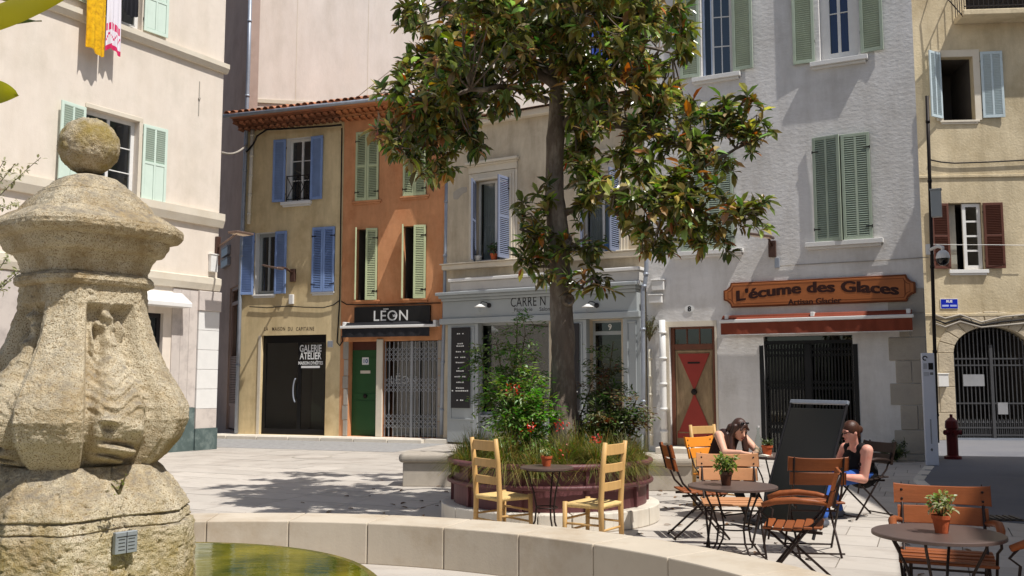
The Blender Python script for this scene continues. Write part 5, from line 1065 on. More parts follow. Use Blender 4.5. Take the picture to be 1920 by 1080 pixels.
angs = list(np.linspace(0, 2 * PI, 19)[:-1]); fo = sorted([a for a in angs if math.sin(a) < .2], key=math.cos); bo_ = sorted([a for a in angs if math.sin(a) >= .2], key=math.cos)
def rim_label(a): return ('olive grass tuft spilling over the front rim, %s from the left' % ORD[fo.index(a)]) if a in fo else ('olive grass tuft along the back rim behind the shrubs, %s from the left' % ORD[bo_.index(a)])
k = 0
for an in angs:
    r_ = RP - .13 + .06 * math.sin(k * 2.1); front = math.sin(an) < .2
    tuft((PC.x + r_ * math.cos(an), PC.y + r_ * math.sin(an), .56), 800 if front else 400, .50 + .16 * math.sin(k * 1.7) + .08 * math.sin(k * 3.9), 40 + k, OL, rim_label(an), .42 if front else .25); k += 1
for j, (dx, dy, h) in enumerate(((-.55, -.6, .5), (.1, -.75, .48), (.5, -.6, .42), (-.85, -.1, .5), (.3, -.45, .55), (-.15, -.5, .5))): tuft((PC.x + dx, PC.y + dy, .58), 420, h * 1.1, 80 + j, OL, ('taller olive grass clump inside the planter ' + ('behind the left wooden chair', 'behind the small round table', 'behind the right wooden chair', 'at the far left end', 'at the foot of the trunk', 'under the red leaf tuft')[j]))
def blooms(px, py, dy, n, sp, label, seed, s=.035):
    r = random.Random(seed); mb = MB(); cc = []; c = S2(px, py, dy)
    for k in range(n): add_leaf(mb, cc, Vector((r.gauss(0, sp), r.gauss(0, sp), r.gauss(0, sp))), rand_dir(r, .2), s * r.uniform(.7, 1.5), s * .6, r.choice([(206, 46, 36), (226, 70, 50), (170, 36, 30)]), r)
    st = thing('red_bloom', label, 'flower', c, 0, 'red blooms in the planter'); leaf_obj('petals', mb, cc, st, leaf_mat('bloom_petal', (190, 60, 50), trans=.3)); MB().tube([(0, 0, 0), (.01, .03, -.16), (0, .05, -.34)], .004, 4).build('stem', M_STEM, st)
blooms(963, 732, -.75, 26, .04, 'red leaf tuft high in the shrub left of the trunk', 1); blooms(1049, 797, -.75, 22, .035, 'red bloom at the foot of the magnolia trunk', 2); blooms(1117, 825, -1.0, 26, .03, 'red bloom beside the right wooden chair back', 3); blooms(993, 802, -.9, 18, .03, 'small orange red bloom left of the trunk foot', 4); blooms(1062, 848, -1.1, 12, .05, 'red blooms low over the planter rail above the round table', 5, .025)
# other plants
sprig('dry_creeper', 'dry brown and green creeper hanging beside the white pipe', FW.world(.1, .12, FW.uz(1225, 640)[1]), 420, .28, 1.0, [(96, 92, 60), (120, 104, 70), (70, 84, 44)], .05, 12, .9, 5)
sprig('weed_plant', 'leafy weed growing at the foot of the white house by the quoins', G(1668, 866), 460, .38, .55, [(54, 70, 42), (66, 86, 50), (44, 58, 36)], .075, 12, .2, 6)
b0 = at(-60, 420, 12.5); sprig('olive_branch', 'sparse grey green branch rising behind the pedestal cap at the left edge', b0 - Vector((0, 0, .1)), 1000, 1.05, 1.5, [(150, 150, 112), (172, 168, 128), (128, 132, 92)], .075, 16, .25, 8, 'branch', leaf_mat('olive_leaf', (176, 172, 140)))
b0 = at(-70, 600, 11.5); sprig('olive_branch', 'grey green leaves below the pedestal cap at the left edge', b0 - Vector((0, 0, .2)), 800, .8, 1.2, [(120, 132, 84), (150, 150, 104)], .075, 14, .3, 9, 'branch', MATS['olive_leaf'])
# big magnolia leaves hanging into the top left corner, close to the camera
tw = thing('magnolia_twig', 'large yellow green magnolia leaves hanging into the upper left corner', 'branch', at(-60, 40, 2.0)); o0 = tw.location.copy(); lf = MB(); cc = []; r = random.Random(3)
def bigleaf(p, q, w_, col, tw_, bend=.1):
    p, q = Vector(p) - o0, Vector(q) - o0; d = q - p; L = d.length; d.normalize(); s = d.cross(Vector((0, 1, 0))).normalized(); n = s.cross(d); c_, s_ = math.cos(tw_), math.sin(tw_); s, n = s * c_ + n * s_, n * c_ - s * s_; N = 14; vs = []
    for i in range(N + 1):
        f_ = i / N; ww = w_ * .5 * (math.sin(PI * f_ ** .85) ** .75); b_ = p + d * L * f_ - Vector((0, 0, bend * L * 4 * f_ * (f_ - 1) * -1 * -.3)); vs += [b_ + s * ww + n * ww * .3, b_ + n * .003 * math.sin(f_ * 14), b_ - s * ww + n * ww * .3]
    fs = [f for i in range(N) for f in ((3 * i, 3 * i + 1, 3 * i + 4, 3 * i + 3), (3 * i + 1, 3 * i + 2, 3 * i + 5, 3 * i + 4))]; lf2 = MB(); lf2.add(vs, fs); o = leaf_obj('leaf', lf2, [col] * len(fs), tw, leaf_mat('near_leaf', (176, 160, 40), rough=.35, trans=.45, backmix=.4)); o.data.polygons.foreach_set('use_smooth', [True] * len(fs))
bigleaf(at(-110, 62, 2.0), at(150, -22, 1.95), .10, (150, 142, 30), .5); bigleaf(at(-70, 52, 2.05), at(78, 38, 2.0), .05, (74, 88, 42), 1.0); bigleaf(at(-90, 170, 2.0), at(34, 178, 1.95), .068, (150, 148, 24), .2); bigleaf(at(-60, -40, 2.0), at(45, 0, 2.1), .05, (120, 112, 36), .3)
MB().tube([at(-60, -60, 2.0) - o0, at(-70, 40, 2.0) - o0, at(-90, 180, 2.0) - o0], [.008, .007, .005], 6).build('stem', M_STEM, tw, smooth=True)
# fallen leaves
fl = MB(); fc = []; r = random.Random(12)
for k in range(150):
    an = r.uniform(0, 2 * PI); rr = RS + .1 + abs(r.gauss(0, 1.6)); x, y = PC.x + rr * math.cos(an), PC.y + rr * math.sin(an)
    if math.hypot(x + 2.33, y - 4.25) < 4.85 or y > 17: continue
    add_leaf(fl, fc, Vector((x, y, .012)), Vector((r.gauss(0, 1), r.gauss(0, 1), .05)), r.uniform(.06, .13), r.uniform(.03, .05), r.choice([(92, 66, 44), (120, 90, 58), (70, 50, 36)]), r, twist=r.uniform(-.2, .2))
tag(leaf_obj('fallen_leaves', fl, fc, None, leaf_mat('dry_leaf', (120, 90, 60), rough=.8, trans=.05)), 'dry brown leaves scattered on the paving round the planter', 'leaves', kind='stuff')

# trees on the near side of the square, behind the viewer: the corner leaves belong to one, the other is added for its shade
def near_tree(x, y, h, r, n, label, seed, reach=None):
    r_ = random.Random(seed); t = thing('magnolia_tree', label, 'tree', (x, y, 0)); MB().tube([(0, 0, 0), (.03, .02, h * .3), (0, .05, h * .7), (.05, 0, h * 1.1)], [.2, .15, .12, .05], 12).build('trunk', M_BARK, t, smooth=True); lf = MB(); cc = []; br = MB()
    for k in range(n):
        v = rand_dir(r_) * r_.uniform(.3, 1) ** .5; c = Vector((v.x * r, v.y * r, h + v.z * r * .75)); br.tube([(0, 0, h * .6 + r_.uniform(0, h * .3)), c * .5 + Vector((0, 0, h * .45)), c], [.03, .015, .006], 4, cap=False)
        for j in range(18): add_leaf(lf, cc, c + Vector([r_.gauss(0, .14) for _ in range(3)]), rand_dir(r_, .2), r_.uniform(.16, .26), .09, r_.choice(PAL), r_)
    if reach is not None: br.tube([(0, 0, h * .75), (Vector(reach) - Vector((x, y, 0))) * .5 + Vector((0, 0, h * .5)), Vector(reach) - Vector((x, y, 0))], [.06, .03, .008], 6, cap=False)
    br.build('branches', M_BARK, t); tag(leaf_obj('crown', lf, cc, t, M_MAG), kind='stuff')
near_tree(-2.9, -1.6, 4.9, 2.3, 420, 'magnolia beyond the left edge whose big leaves hang into the corner', 51, at(-60, -60, 2.0))
near_tree(3.4, -3.4, 5.4, 2.9, 520, 'unseen magnolia added behind the viewer to shade the near ground', 52)  # out of view, added to keep sunlit ground from bouncing light
# ------------------------------------------------------------------ fountain: low curved wall, basin, water, carved pedestal
WC, RI, RO, WH = Vector((-2.33, 4.25)), 4.25, 4.78, .36
fw = thing('fountain_wall', 'low curved pale stone wall in blocks round the fountain', 'wall', (WC.x, WC.y, 0))
j0, dj = math.radians(90 - 14.4), math.radians(9.85); M_WALLST = mat('wall_limestone', (192, 180, 162), rough=.7, var=.06, scale=2.2, bump=.3, fine=45, bdist=.004, col2=(164, 144, 118), c2amt=.35, c2scale=1.5, rnd=.03)
for k in range(-11, 9):
    t0, t1 = j0 + k * dj + .0007, j0 + (k + 1) * dj - .0007; ts = np.linspace(t0, t1, 6)
    pl = [(RO * math.cos(t), RO * math.sin(t)) for t in ts] + [(RI * math.cos(t), RI * math.sin(t)) for t in ts[::-1]]
    MB().slab(pl, .006, WH).build('wall_block', M_WALLST, fw, bevel=.010, seg=2)
fl_ = MB(); fl_.lathe([(.001, .008), (RI + .05, .008)], 60, (WC.x, WC.y, 0), cap=False); tag(fl_.build('fountain_floor', M_PAVE), kind='structure')
FCn = Vector((-2.63, 6.0)); RB, HW = 1.76, .30
bas = thing('fountain_basin', 'round stone basin with mossy rim around the pedestal', 'basin', (FCn.x, FCn.y, 0))
M_MOSS = mat('mossy_wet_stone', (96, 92, 40), rough=.45, var=.35, scale=6, bump=.9, fine=22, bdist=.015, col2=(140, 116, 62), c2amt=.45, c2scale=4)
MB().lathe([(RB + .02, 0.01), (RB + .05, .2), (RB + .04, .27), (RB, .30), (RB - .03, .296), (RB - .1, .26), (.001, .18)], 96, cap=False).build('bowl', M_MOSS, bas, smooth=True)
m = bpy.data.materials.new('green_water'); m.use_nodes = True; n = m.node_tree.nodes; L = m.node_tree.links; b = n['Principled BSDF']
tc = n.new('ShaderNodeTexCoord'); nz = n.new('ShaderNodeTexNoise'); nz.inputs['Scale'].default_value = 2.2; nz.inputs['Detail'].default_value = 6; L.new(tc.outputs['Object'], nz.inputs[0])
cr = n.new('ShaderNodeValToRGB'); cr.color_ramp.elements[0].position = .35; cr.color_ramp.elements[1].position = .68; cr.color_ramp.elements[0].color = (*lin((58, 70, 14)), 1); cr.color_ramp.elements[1].color = (*lin((128, 122, 34)), 1); L.new(nz.outputs[0], cr.inputs[0]); L.new(cr.outputs[0], b.inputs['Base Color'])
b.inputs['Roughness'].default_value = .04; b.inputs['IOR'].default_value = 1.33; b.inputs['Specular IOR Level'].default_value = .6
mp = n.new('ShaderNodeMapping'); mp.inputs['Scale'].default_value = (3, 7, 1); L.new(tc.outputs['Object'], mp.inputs[0]); wv = n.new('ShaderNodeTexNoise'); wv.inputs['Scale'].default_value = 2.6; wv.inputs['Detail'].default_value = 3; L.new(mp.outputs[0], wv.inputs[0]); bp = n.new('ShaderNodeBump'); bp.inputs['Strength'].default_value = .07; bp.inputs['Distance'].default_value = .02; L.new(wv.outputs[0], bp.inputs['Height']); L.new(bp.outputs[0], b.inputs['Normal'])
wt = MB(); wt.lathe([(.001, .297), (RB - .035, .297)], 96, cap=False); o = wt.build('water', m, loc=(FCn.x, FCn.y, 0)); tag(o, kind='structure')
# pedestal
def stone_pitted():
    m = bpy.data.materials.new('porous_fountain_stone'); m.use_nodes = True; n = m.node_tree.nodes; L = m.node_tree.links; b = n['Principled BSDF']; b.inputs['Roughness'].default_value = .95; b.inputs['Specular IOR Level'].default_value = .15
    tc = n.new('ShaderNodeTexCoord')
    def nz(sc, det=5, ro=.6): q = n.new('ShaderNodeTexNoise'); q.inputs['Scale'].default_value = sc; q.inputs['Detail'].default_value = det; q.inputs['Roughness'].default_value = ro; L.new(tc.outputs['Object'], q.inputs[0]); return q
    def ramp(src, p0, p1, c0, c1): r = n.new('ShaderNodeValToRGB'); e = r.color_ramp.elements; e[0].position = p0; e[1].position = p1; e[0].color = (*c0, 1); e[1].color = (*c1, 1); L.new(src, r.inputs[0]); return r.outputs[0]
    def mixc(f, a, c): x = n.new('ShaderNodeMix'); x.data_type = 'RGBA'; L.new(f, x.inputs[0]); L.new(a, x.inputs[6]); x.inputs[7].default_value = (*lin(c), 1); return x.outputs[2]
    base = ramp(nz(3.5, 8).outputs[0], .3, .7, lin((192, 177, 148)), lin((226, 214, 188)))
    g1 = ramp(nz(120, 3).outputs[0], .35, .49, (1, 1, 1), (0, 0, 0)); base = mixc(g1, base, (136, 112, 78))
    g2 = ramp(nz(2.2, 9, .75).outputs[0], .47, .64, (0, 0, 0), (.8, .8, .8)); base = mixc(g2, base, (158, 134, 94))
    sn = n.new('ShaderNodeSeparateXYZ'); gg = n.new('ShaderNodeNewGeometry'); L.new(gg.outputs['Normal'], sn.inputs[0]); ml = n.new('ShaderNodeMath'); ml.operation = 'MULTIPLY'; L.new(ramp(sn.outputs[2], .15, .75, (0, 0, 0), (1, 1, 1)), ml.inputs[0]); L.new(ramp(nz(14, 7, .7).outputs[0], .38, .6, (0, 0, 0), (.85, .85, .85)), ml.inputs[1]); base = mixc(ml.outputs[0], base, (128, 120, 108))   # grey lichen crust on ledges
    sx = n.new('ShaderNodeSeparateXYZ'); L.new(tc.outputs['Object'], sx.inputs[0]); mr = n.new('ShaderNodeMapRange'); mr.inputs[1].default_value = .95; mr.inputs[2].default_value = .45; L.new(sx.outputs[2], mr.inputs[0])
    mu = n.new('ShaderNodeMath'); mu.operation = 'MULTIPLY'; L.new(mr.outputs[0], mu.inputs[0]); L.new(ramp(nz(6, 6).outputs[0], .4, .62, (0, 0, 0), (.75, .75, .75)), mu.inputs[1]); base = mixc(mu.outputs[0], base, (142, 122, 48))   # algae creeping up from the water
    L.new(base, b.inputs['Base Color'])
    b1 = n.new('ShaderNodeBump'); b1.inputs['Strength'].default_value = .9; b1.inputs['Distance'].default_value = .011; L.new(nz(120, 3).outputs[0], b1.inputs['Height']); b2 = n.new('ShaderNodeBump'); b2.inputs['Strength'].default_value = .8; b2.inputs['Distance'].default_value = .014; L.new(nz(38, 5).outputs[0], b2.inputs['Height']); L.new(b1.outputs[0], b2.inputs['Normal']); L.new(b2.outputs[0], b.inputs['Normal']); return m
PX, PY = 151, 5.95; PCn = at(PX, 715, PY); M_PED = stone_pitted()
ped = thing('fountain_pedestal', 'weathered carved stone fountain pedestal topped by a stone ball', 'fountain', (PCn.x, PCn.y, 0)); CA = math.radians(-83)
def polyr(phi, ch=12.7):
    h = math.radians(ch); a = (phi - CA + PI / 4) % (PI / 2) - PI / 4   # angle from nearest chamfer centre
    if abs(a) <= h: return math.cos(h) / math.cos(a)
    e = PI / 4 - abs(a); return math.cos(PI / 4 - h) / math.cos(e)
sst = lambda a, b, x: (lambda t: t * t * (3 - 2 * t))(min(1.0, max(0.0, (x - a) / (b - a))))
RELIEF = [(-18, 640, .07, 2.5, 22), (18, 622, .06, 3, 18), (-14, 630, -.06, 3.5, 12), (-3, 598, .05, 8, 8), (-10, 612, .045, 4, 8), (6, 618, .03, 5, 7), (0, 645, .03, 7, 9), (-11, 796, -.045, 3.2, 7), (-11, 783, .035, 5, 5), (5, 800, .03, 8, 12), (0, 826, -.05, 13, 3.5), (0, 838, .055, 14, 6), (0, 849, -.05, 14, 3), (2, 859, .06, 13, 5), (-17, 760, .03, 3, 35), (-18, 810, .04, 3.5, 25), (18, 740, .03, 3, 50), (19, 815, .03, 3.5, 25), (-15, 690, -.02, 1.5, 50), (12, 680, -.02, 1.5, 60), (3, 720, .012, 1.5, 50)]
def loft(prof, name, na, ny, q0=1.0, q1=1.0, relief=False, amp=.010, seed=0, joints=()):
    ys = np.array([p[0] for p in prof], float); rs = np.array([at(p[1], p[0], PY).x - PCn.x for p in prof]) / 1.015; mb = MB(); yy = np.linspace(ys[0], ys[-1], ny); 
    yy = np.sort(np.concatenate([yy, ys])); ny = len(yy)
    for i, y in enumerate(yy):
        r0 = float(np.interp(y, ys, rs)); z = at(PX, y, PY).z; q = q0 + (q1 - q0) * i / (ny - 1)
        for k in range(na):
            phi = 2 * PI * k / na; r = r0 * ((1 - q) + q * polyr(phi))
            if relief:
                fa = math.degrees((phi - CA) % (PI / 2)) - 45; ca = math.degrees((phi - CA + PI / 4) % (PI / 2)) - 45
                pan = sst(-25.5, -23.5, fa) * (1 - sst(25, 27, fa)) * sst(572, 592, y); r -= .10 * pan                      # recessed panel of each face
                wd = 7 + 10 * sst(600, 780, y); cx_ = -1 + 5 * math.sin((y - 600) / 60) * (1 - sst(640, 720, y))
                r += .125 * pan * math.exp(-((fa - cx_) / wd) ** 6) * (1 - .75 * sst(846, 868, y)) * (.5 + .5 * sst(640, 720, y)) + .007 * pan * math.sin(y / 3.2 + 4 * math.sin(fa / 5)) * sst(640, 680, y) * (1 - sst(760, 790, y))   # dolphin hanging head down
                for (df, yc, am, sf, sy) in RELIEF: r += am * math.exp(-((fa - df) / sf) ** 2 - ((y - yc - .55 * (fa - df)) / sy) ** 2)
                r += .012 * math.exp(-(ca / 12) ** 4) * math.exp(-((y - 790) / 100) ** 2) - .02 * math.exp(-((ca + 16.5) / 1.5) ** 2) * sst(600, 640, y)   # corner console and its joint
            if joints:
                cr_ = (math.degrees(phi) - 360 if phi > PI else math.degrees(phi)) + 37 - 1.4 * math.sin(y / 11.0) - .8 * math.sin(y / 4.3); r -= .022 * math.exp(-(cr_ / .55) ** 2)
            for jy in joints: r -= .02 * math.exp(-((y - jy + 1.5 * math.sin(phi * 7)) / 1.5) ** 2)
            p = Vector((r * math.cos(phi), r * math.sin(phi), z)); s_ = Vector((seed, seed, seed))
            nz_ = mnoise.noise(p * 4 + s_) * .4 + mnoise.noise(p * 17 + s_) * .7 + mnoise.noise(p * 45 + s_) * .8
            r += amp * nz_ - amp * 1.2 * max(0, mnoise.noise(p * 28 + s_) - .35) * 3; mb.v.append((r * math.cos(phi), r * math.sin(phi), z))
    for i in range(ny - 1):
        for k in range(na): a = i * na + k; b_ = i * na + (k + 1) % na; mb.f.append((a, a + na, b_ + na, b_))
    mb.f.append(tuple(range(na))); mb.f.append(tuple(range(len(mb.v) - 1, len(mb.v) - na - 1, -1))); mb.mi = [0] * len(mb.f); return mb.build(name, M_PED, ped, smooth=True)
loft([(326, 168), (329, 190), (333, 206), (338, 221), (346, 232), (354, 239), (356, 245), (366, 256), (376, 265), (378, 271), (386, 277), (396, 284), (403, 288), (405, 299), (416, 318), (427, 335), (434, 338), (442, 337), (449, 332), (453, 327), (455, 313), (466, 309), (476, 303), (481, 298), (483, 287), (494, 279), (512, 272), (518, 271), (520, 277), (526, 282), (534, 283), (539, 280), (542, 272)], 'cap', 300, 190, .75, 1.0, seed=3, amp=.006)
loft([(539, 271), (585, 272), (640, 285), (695, 309), (730, 331), (760, 344), (785, 346), (820, 332), (855, 304), (870, 286)], 'carved_body', 440, 250, 1, 1, True, seed=7, amp=.006)
loft([(868, 288), (880, 300), (905, 321), (935, 342), (952, 349), (955, 346), (972, 350), (976, 353), (985, 356), (1040, 357), (1100, 358), (1180, 359)], 'base', 400, 170, seed=11, amp=.010, joints=(954, 974.5))
bm_ = MB(); bc = at(167, 275, PY); R_ = .186; na, nb_ = 90, 60
for i in range(nb_ + 1):
    for k in range(na):
        a, t = PI * i / nb_, 2 * PI * k / na; d = Vector((math.sin(a) * math.cos(t), math.sin(a) * math.sin(t), math.cos(a))); r = R_ + .006 * mnoise.noise(d * 4) + .006 * mnoise.noise(d * 13) + .005 * mnoise.noise(d * 30); bm_.v.append(d * r)
bm_.f = [(i * na + k, (i + 1) * na + k, (i + 1) * na + (k + 1) % na, i * na + (k + 1) % na) for i in range(nb_) for k in range(na)]; bm_.mi = [0] * len(bm_.f); bm_.build('ball', M_PED, ped, smooth=True, loc=bc - Vector((PCn.x, PCn.y, 0)))
# metal plate on the base, plant in a crack
an = math.radians(-38); rr = (at(357, 1020, PY).x - PCn.x) / 1.0 * math.cos(PI / 4 - math.radians(12.7)); nrm = Vector((math.cos(an), math.sin(an), 0)); tng = Vector((-nrm.y, nrm.x, 0)); zc = at(250, 1019, 5.5).z
po = thing('probe', '', 'x'); bpy.data.objects.remove(po)
pq = MB().box(-.068, .068, -.035, .0, -.062, .062).build('plate', mat('grey_metal_plate', (150, 156, 160), rough=.5, metal=.3), ped, bevel=.003, loc=nrm * (rr + .0) + tng * -.02 + Vector((0, 0, zc)), rot=(0, 0, an + PI / 2))
ln = MB(); ln.box(-.002, .002, -.0375, -.0355, -.06, .06); ln.box(-.06, .06, -.0375, -.0355, .035, .038)
for k in range(4): ln.box(-.05, -.01, -.037, -.0355, .02 - k * .02, .023 - k * .02); ln.box(.01, .05, -.037, -.0355, .02 - k * .02, .023 - k * .02)
ln.build('lettering', M_CHAR, pq)
sprig('crack_weed', 'tiny pale weed growing from a crack in the pedestal base', at(223, 926, 5.42), 26, .05, .11, [(150, 150, 80), (120, 130, 60)], .022, 4, .1, 31)

# ------------------------------------------------------------------ laundry on the cream house
def cloth(name, label, x0, x1, ytop, ybot, d, m, bands=None, seed=0, folds=5, F_=FL):
    ua, zt = F_.uz(x0, ytop, d); ub, _ = F_.uz(x1, ytop, d); xm = (x0 + x1) / 2; zt = F_.uz(xm, ytop, d)[1]; zb = F_.uz(xm, ybot, d)[1]; r = random.Random(seed); t = F_.thing(name, label, 'cloth', ua, zt, d); N, K = 44, 30; mb = MB(); W_ = ub - ua
    ph = [r.uniform(0, 6) for _ in range(4)]
    for j in range(K + 1):
        f_ = j / K
        for i in range(N + 1):
            g_ = i / N; x = W_ * g_; z = (zb - zt) * f_ * (1 - .04 * math.sin(g_ * 5 + ph[0])); y = .035 * f_ * math.sin(g_ * folds * 2 * PI + ph[1] + .6 * f_) + .02 * f_ * math.sin(g_ * 9 + ph[2] + 2 * f_) + .05 * (1 - f_) ** 2; mb.v.append((x, y, z))
    mb.f = [(j * (N + 1) + i, j * (N + 1) + i + 1, (j + 1) * (N + 1) + i + 1, (j + 1) * (N + 1) + i) for j in range(K) for i in range(N)]; mb.mi = [0] * len(mb.f)
    if bands:
        for q, (j, i) in enumerate(((j, i) for j in range(K) for i in range(N))): mb.mi[q] = bands(j / K, i / N)
    mb.build('fabric', m, t, smooth=True); return t
M_YEL = mat('yellow_cloth', (222, 172, 18), rough=.9, var=.18, scale=9, col2=(150, 90, 12), c2amt=.35, c2scale=10); M_PINK = mat('pink_print', (206, 44, 96), rough=.9, var=.1); M_WCL = mat('white_cloth', (222, 216, 222), rough=.9, var=.04); M_DCL = mat('black_cloth', (30, 30, 36), rough=.9)
cloth('hanging_cloth', 'yellow patterned cloth hanging from the upper window of the cream house', 165, 203, -40, 99, .30, M_YEL, seed=1, folds=2.5)
cloth('hanging_cloth', 'white cloth with pink printed border hanging beside the yellow cloth', 204, 231, -40, 99, .28, [M_WCL, M_PINK], lambda f_, g_: 1 if (.60 < f_ < .72 and (int(g_ * 22) % 3 or f_ < .62 or f_ > .7)) or f_ > .93 or (.72 < f_ < .86 and abs(f_ - .8 - .03 * math.sin(g_ * 25)) < .012) else 0, seed=2, folds=2.5)
cloth('hanging_garment', 'black garment on the washing line beside the white cloth', 232, 262, -60, 28, .2, M_DCL, seed=3, folds=4)
poly_tube('washing_line', 'thin washing line across the upper window of the cream house', 'line', [FL.world(*((lambda q: (q[0], .3, q[1]))(FL.uz(x, y, .3)))) for x, y in ((110, -75), (200, -42), (275, -25))], .006, M_WHITE)
# ------------------------------------------------------------------ cafe furniture
M_WOOD = mat('orange_teak', (142, 78, 40), rough=.5, var=.2, scale=5, stretch=(.4, 3, 3), bump=.15, fine=40, col2=(116, 64, 32), c2amt=.35, c2scale=3, rnd=.1)
M_WOODP = mat('sunbleached_teak', (190, 136, 94), rough=.6, var=.14, scale=5, stretch=(.4, 3, 3), bump=.15, fine=40, rnd=.06)
M_FRAME = mat('dark_brown_iron', (52, 40, 36), rough=.45, metal=.35, var=.1)
M_TABLE = mat('brown_metal_top', (98, 82, 76), rough=.38, metal=.2, var=.06, scale=6, bump=.05)
M_BEECH = mat('golden_beech', (202, 162, 104), rough=.5, var=.12, scale=5, stretch=(3, 3, .4), bump=.1, fine=40); M_RUSH = mat('woven_rush', (214, 182, 122), rough=.85, var=.2, scale=18, stretch=(.5, 3, 1), bump=.8, fine=50, bdist=.006)
def fold_chair(x, y, facing, label, arms=False, wood=M_WOOD, W=.50, top=.92, group='folding cafe chairs'):
    """front is local +y; back boards at -y."""
    t = thing('folding_chair', label, 'chair', (x, y, .006), math.radians(facing) - PI / 2, group); h = W / 2
    for s_ in (-1, 1):
        X = s_ * (h - .05)
        MB().tube([(X, -.34, top - .02), (X, -.27, .72), (X, -.2, .56), (X, -.06, .42), (X, .27, .0)], .011, 6).build('long_leg', M_FRAME, t, smooth=True)
        X2 = s_ * (h - .085); MB().tube([(X2, .22, .45), (X2, -.29, 0)], .011, 6).build('short_leg', M_FRAME, t, smooth=True)
        MB().bar((X2, -.2, .43), (X2, .24, .45), .012, .022).build('seat_rail', M_FRAME, t)
    for yy, zz_ in ((.25, .03), (-.27, .03), (-.02, .38)): MB().bar((-h + .05, yy, zz_), (h - .05, yy, zz_), .014, .014).build('stretcher', M_FRAME, t)
    sm = MB().box(-h + .015, h - .015, -.033, .033, 0, .018).mesh('seat_slat', wood)
    for k in range(6): obj('seat_slat', sm, t, bevel=.005, loc=(0, -.17 + k * .076, .455 + .012 * math.cos(k * .9)))
    for zc, sc_ in ((top - .075, 1.0), (top - .205, .93)):   # two broad curved boards with flared ends
        N = 12; mb = MB(); hb = .058
        for i in range(N + 1):
            f_ = -1 + 2 * i / N; X = f_ * h * sc_; yy = -.335 + .035 * (1 - f_ * f_) * -1 + .02 - (.92 - zc) * -.22 * -1 * -1; tp = .014 * abs(f_) ** 3 if zc > top - .1 else 0
            for (dy, dz) in ((-.009, -hb), (.009, -hb), (.009, hb + tp), (-.009, hb + tp)): mb.v.append((X, yy + dy + dz * -.25, zc + dz))
        for i in range(N):
            a = 4 * i
            for k in range(4): mb.f.append((a + k, a + (k + 1) % 4, a + 4 + (k + 1) % 4, a + 4 + k))
        mb.f += [(0, 1, 2, 3), (4 * N + 3, 4 * N + 2, 4 * N + 1, 4 * N)]; mb.mi = [0] * len(mb.f); bo = mb.build('back_board', wood, t, bevel=.004)
        bl = MB()
        for s_ in (-1, 1):
            for dz in (-.03, .03): bl.ell((s_ * (h - .05), -.315 + (.92 - zc) * .22 - dz * .25, zc + dz), (.009, .006, .009), 8, 5)
        bl.build('bolt', M_FRAME, bo)
    for s_ in (-1, 1): MB().bar((s_ * (h - .05), -.352, top), (s_ * (h - .05), -.285, top - .27), .022, .006, up=(1, 0, 0)).build('back_strap', M_FRAME, t)
    if arms:
        for s_ in (-1, 1):
            X = s_ * (h + .0); pts = [(X - s_ * .045, -.26, .655), (X, -.15, .675), (X + s_ * .015, .0, .685), (X + s_ * .01, .14, .67), (X, .24, .635)]
            MB().tube(pts, [.016, .022, .026, .026, .02], 8).build('armrest', wood, t, smooth=True)
            MB().tube([(X, .2, .635), (X, .25, .58), (X - s_ * .02, .2, .54), (X - s_ * .04, .24, .3), (X - s_ * .05, .23, .44)][:4], .009, 6).build('arm_support', M_FRAME, t, smooth=True)
    return t
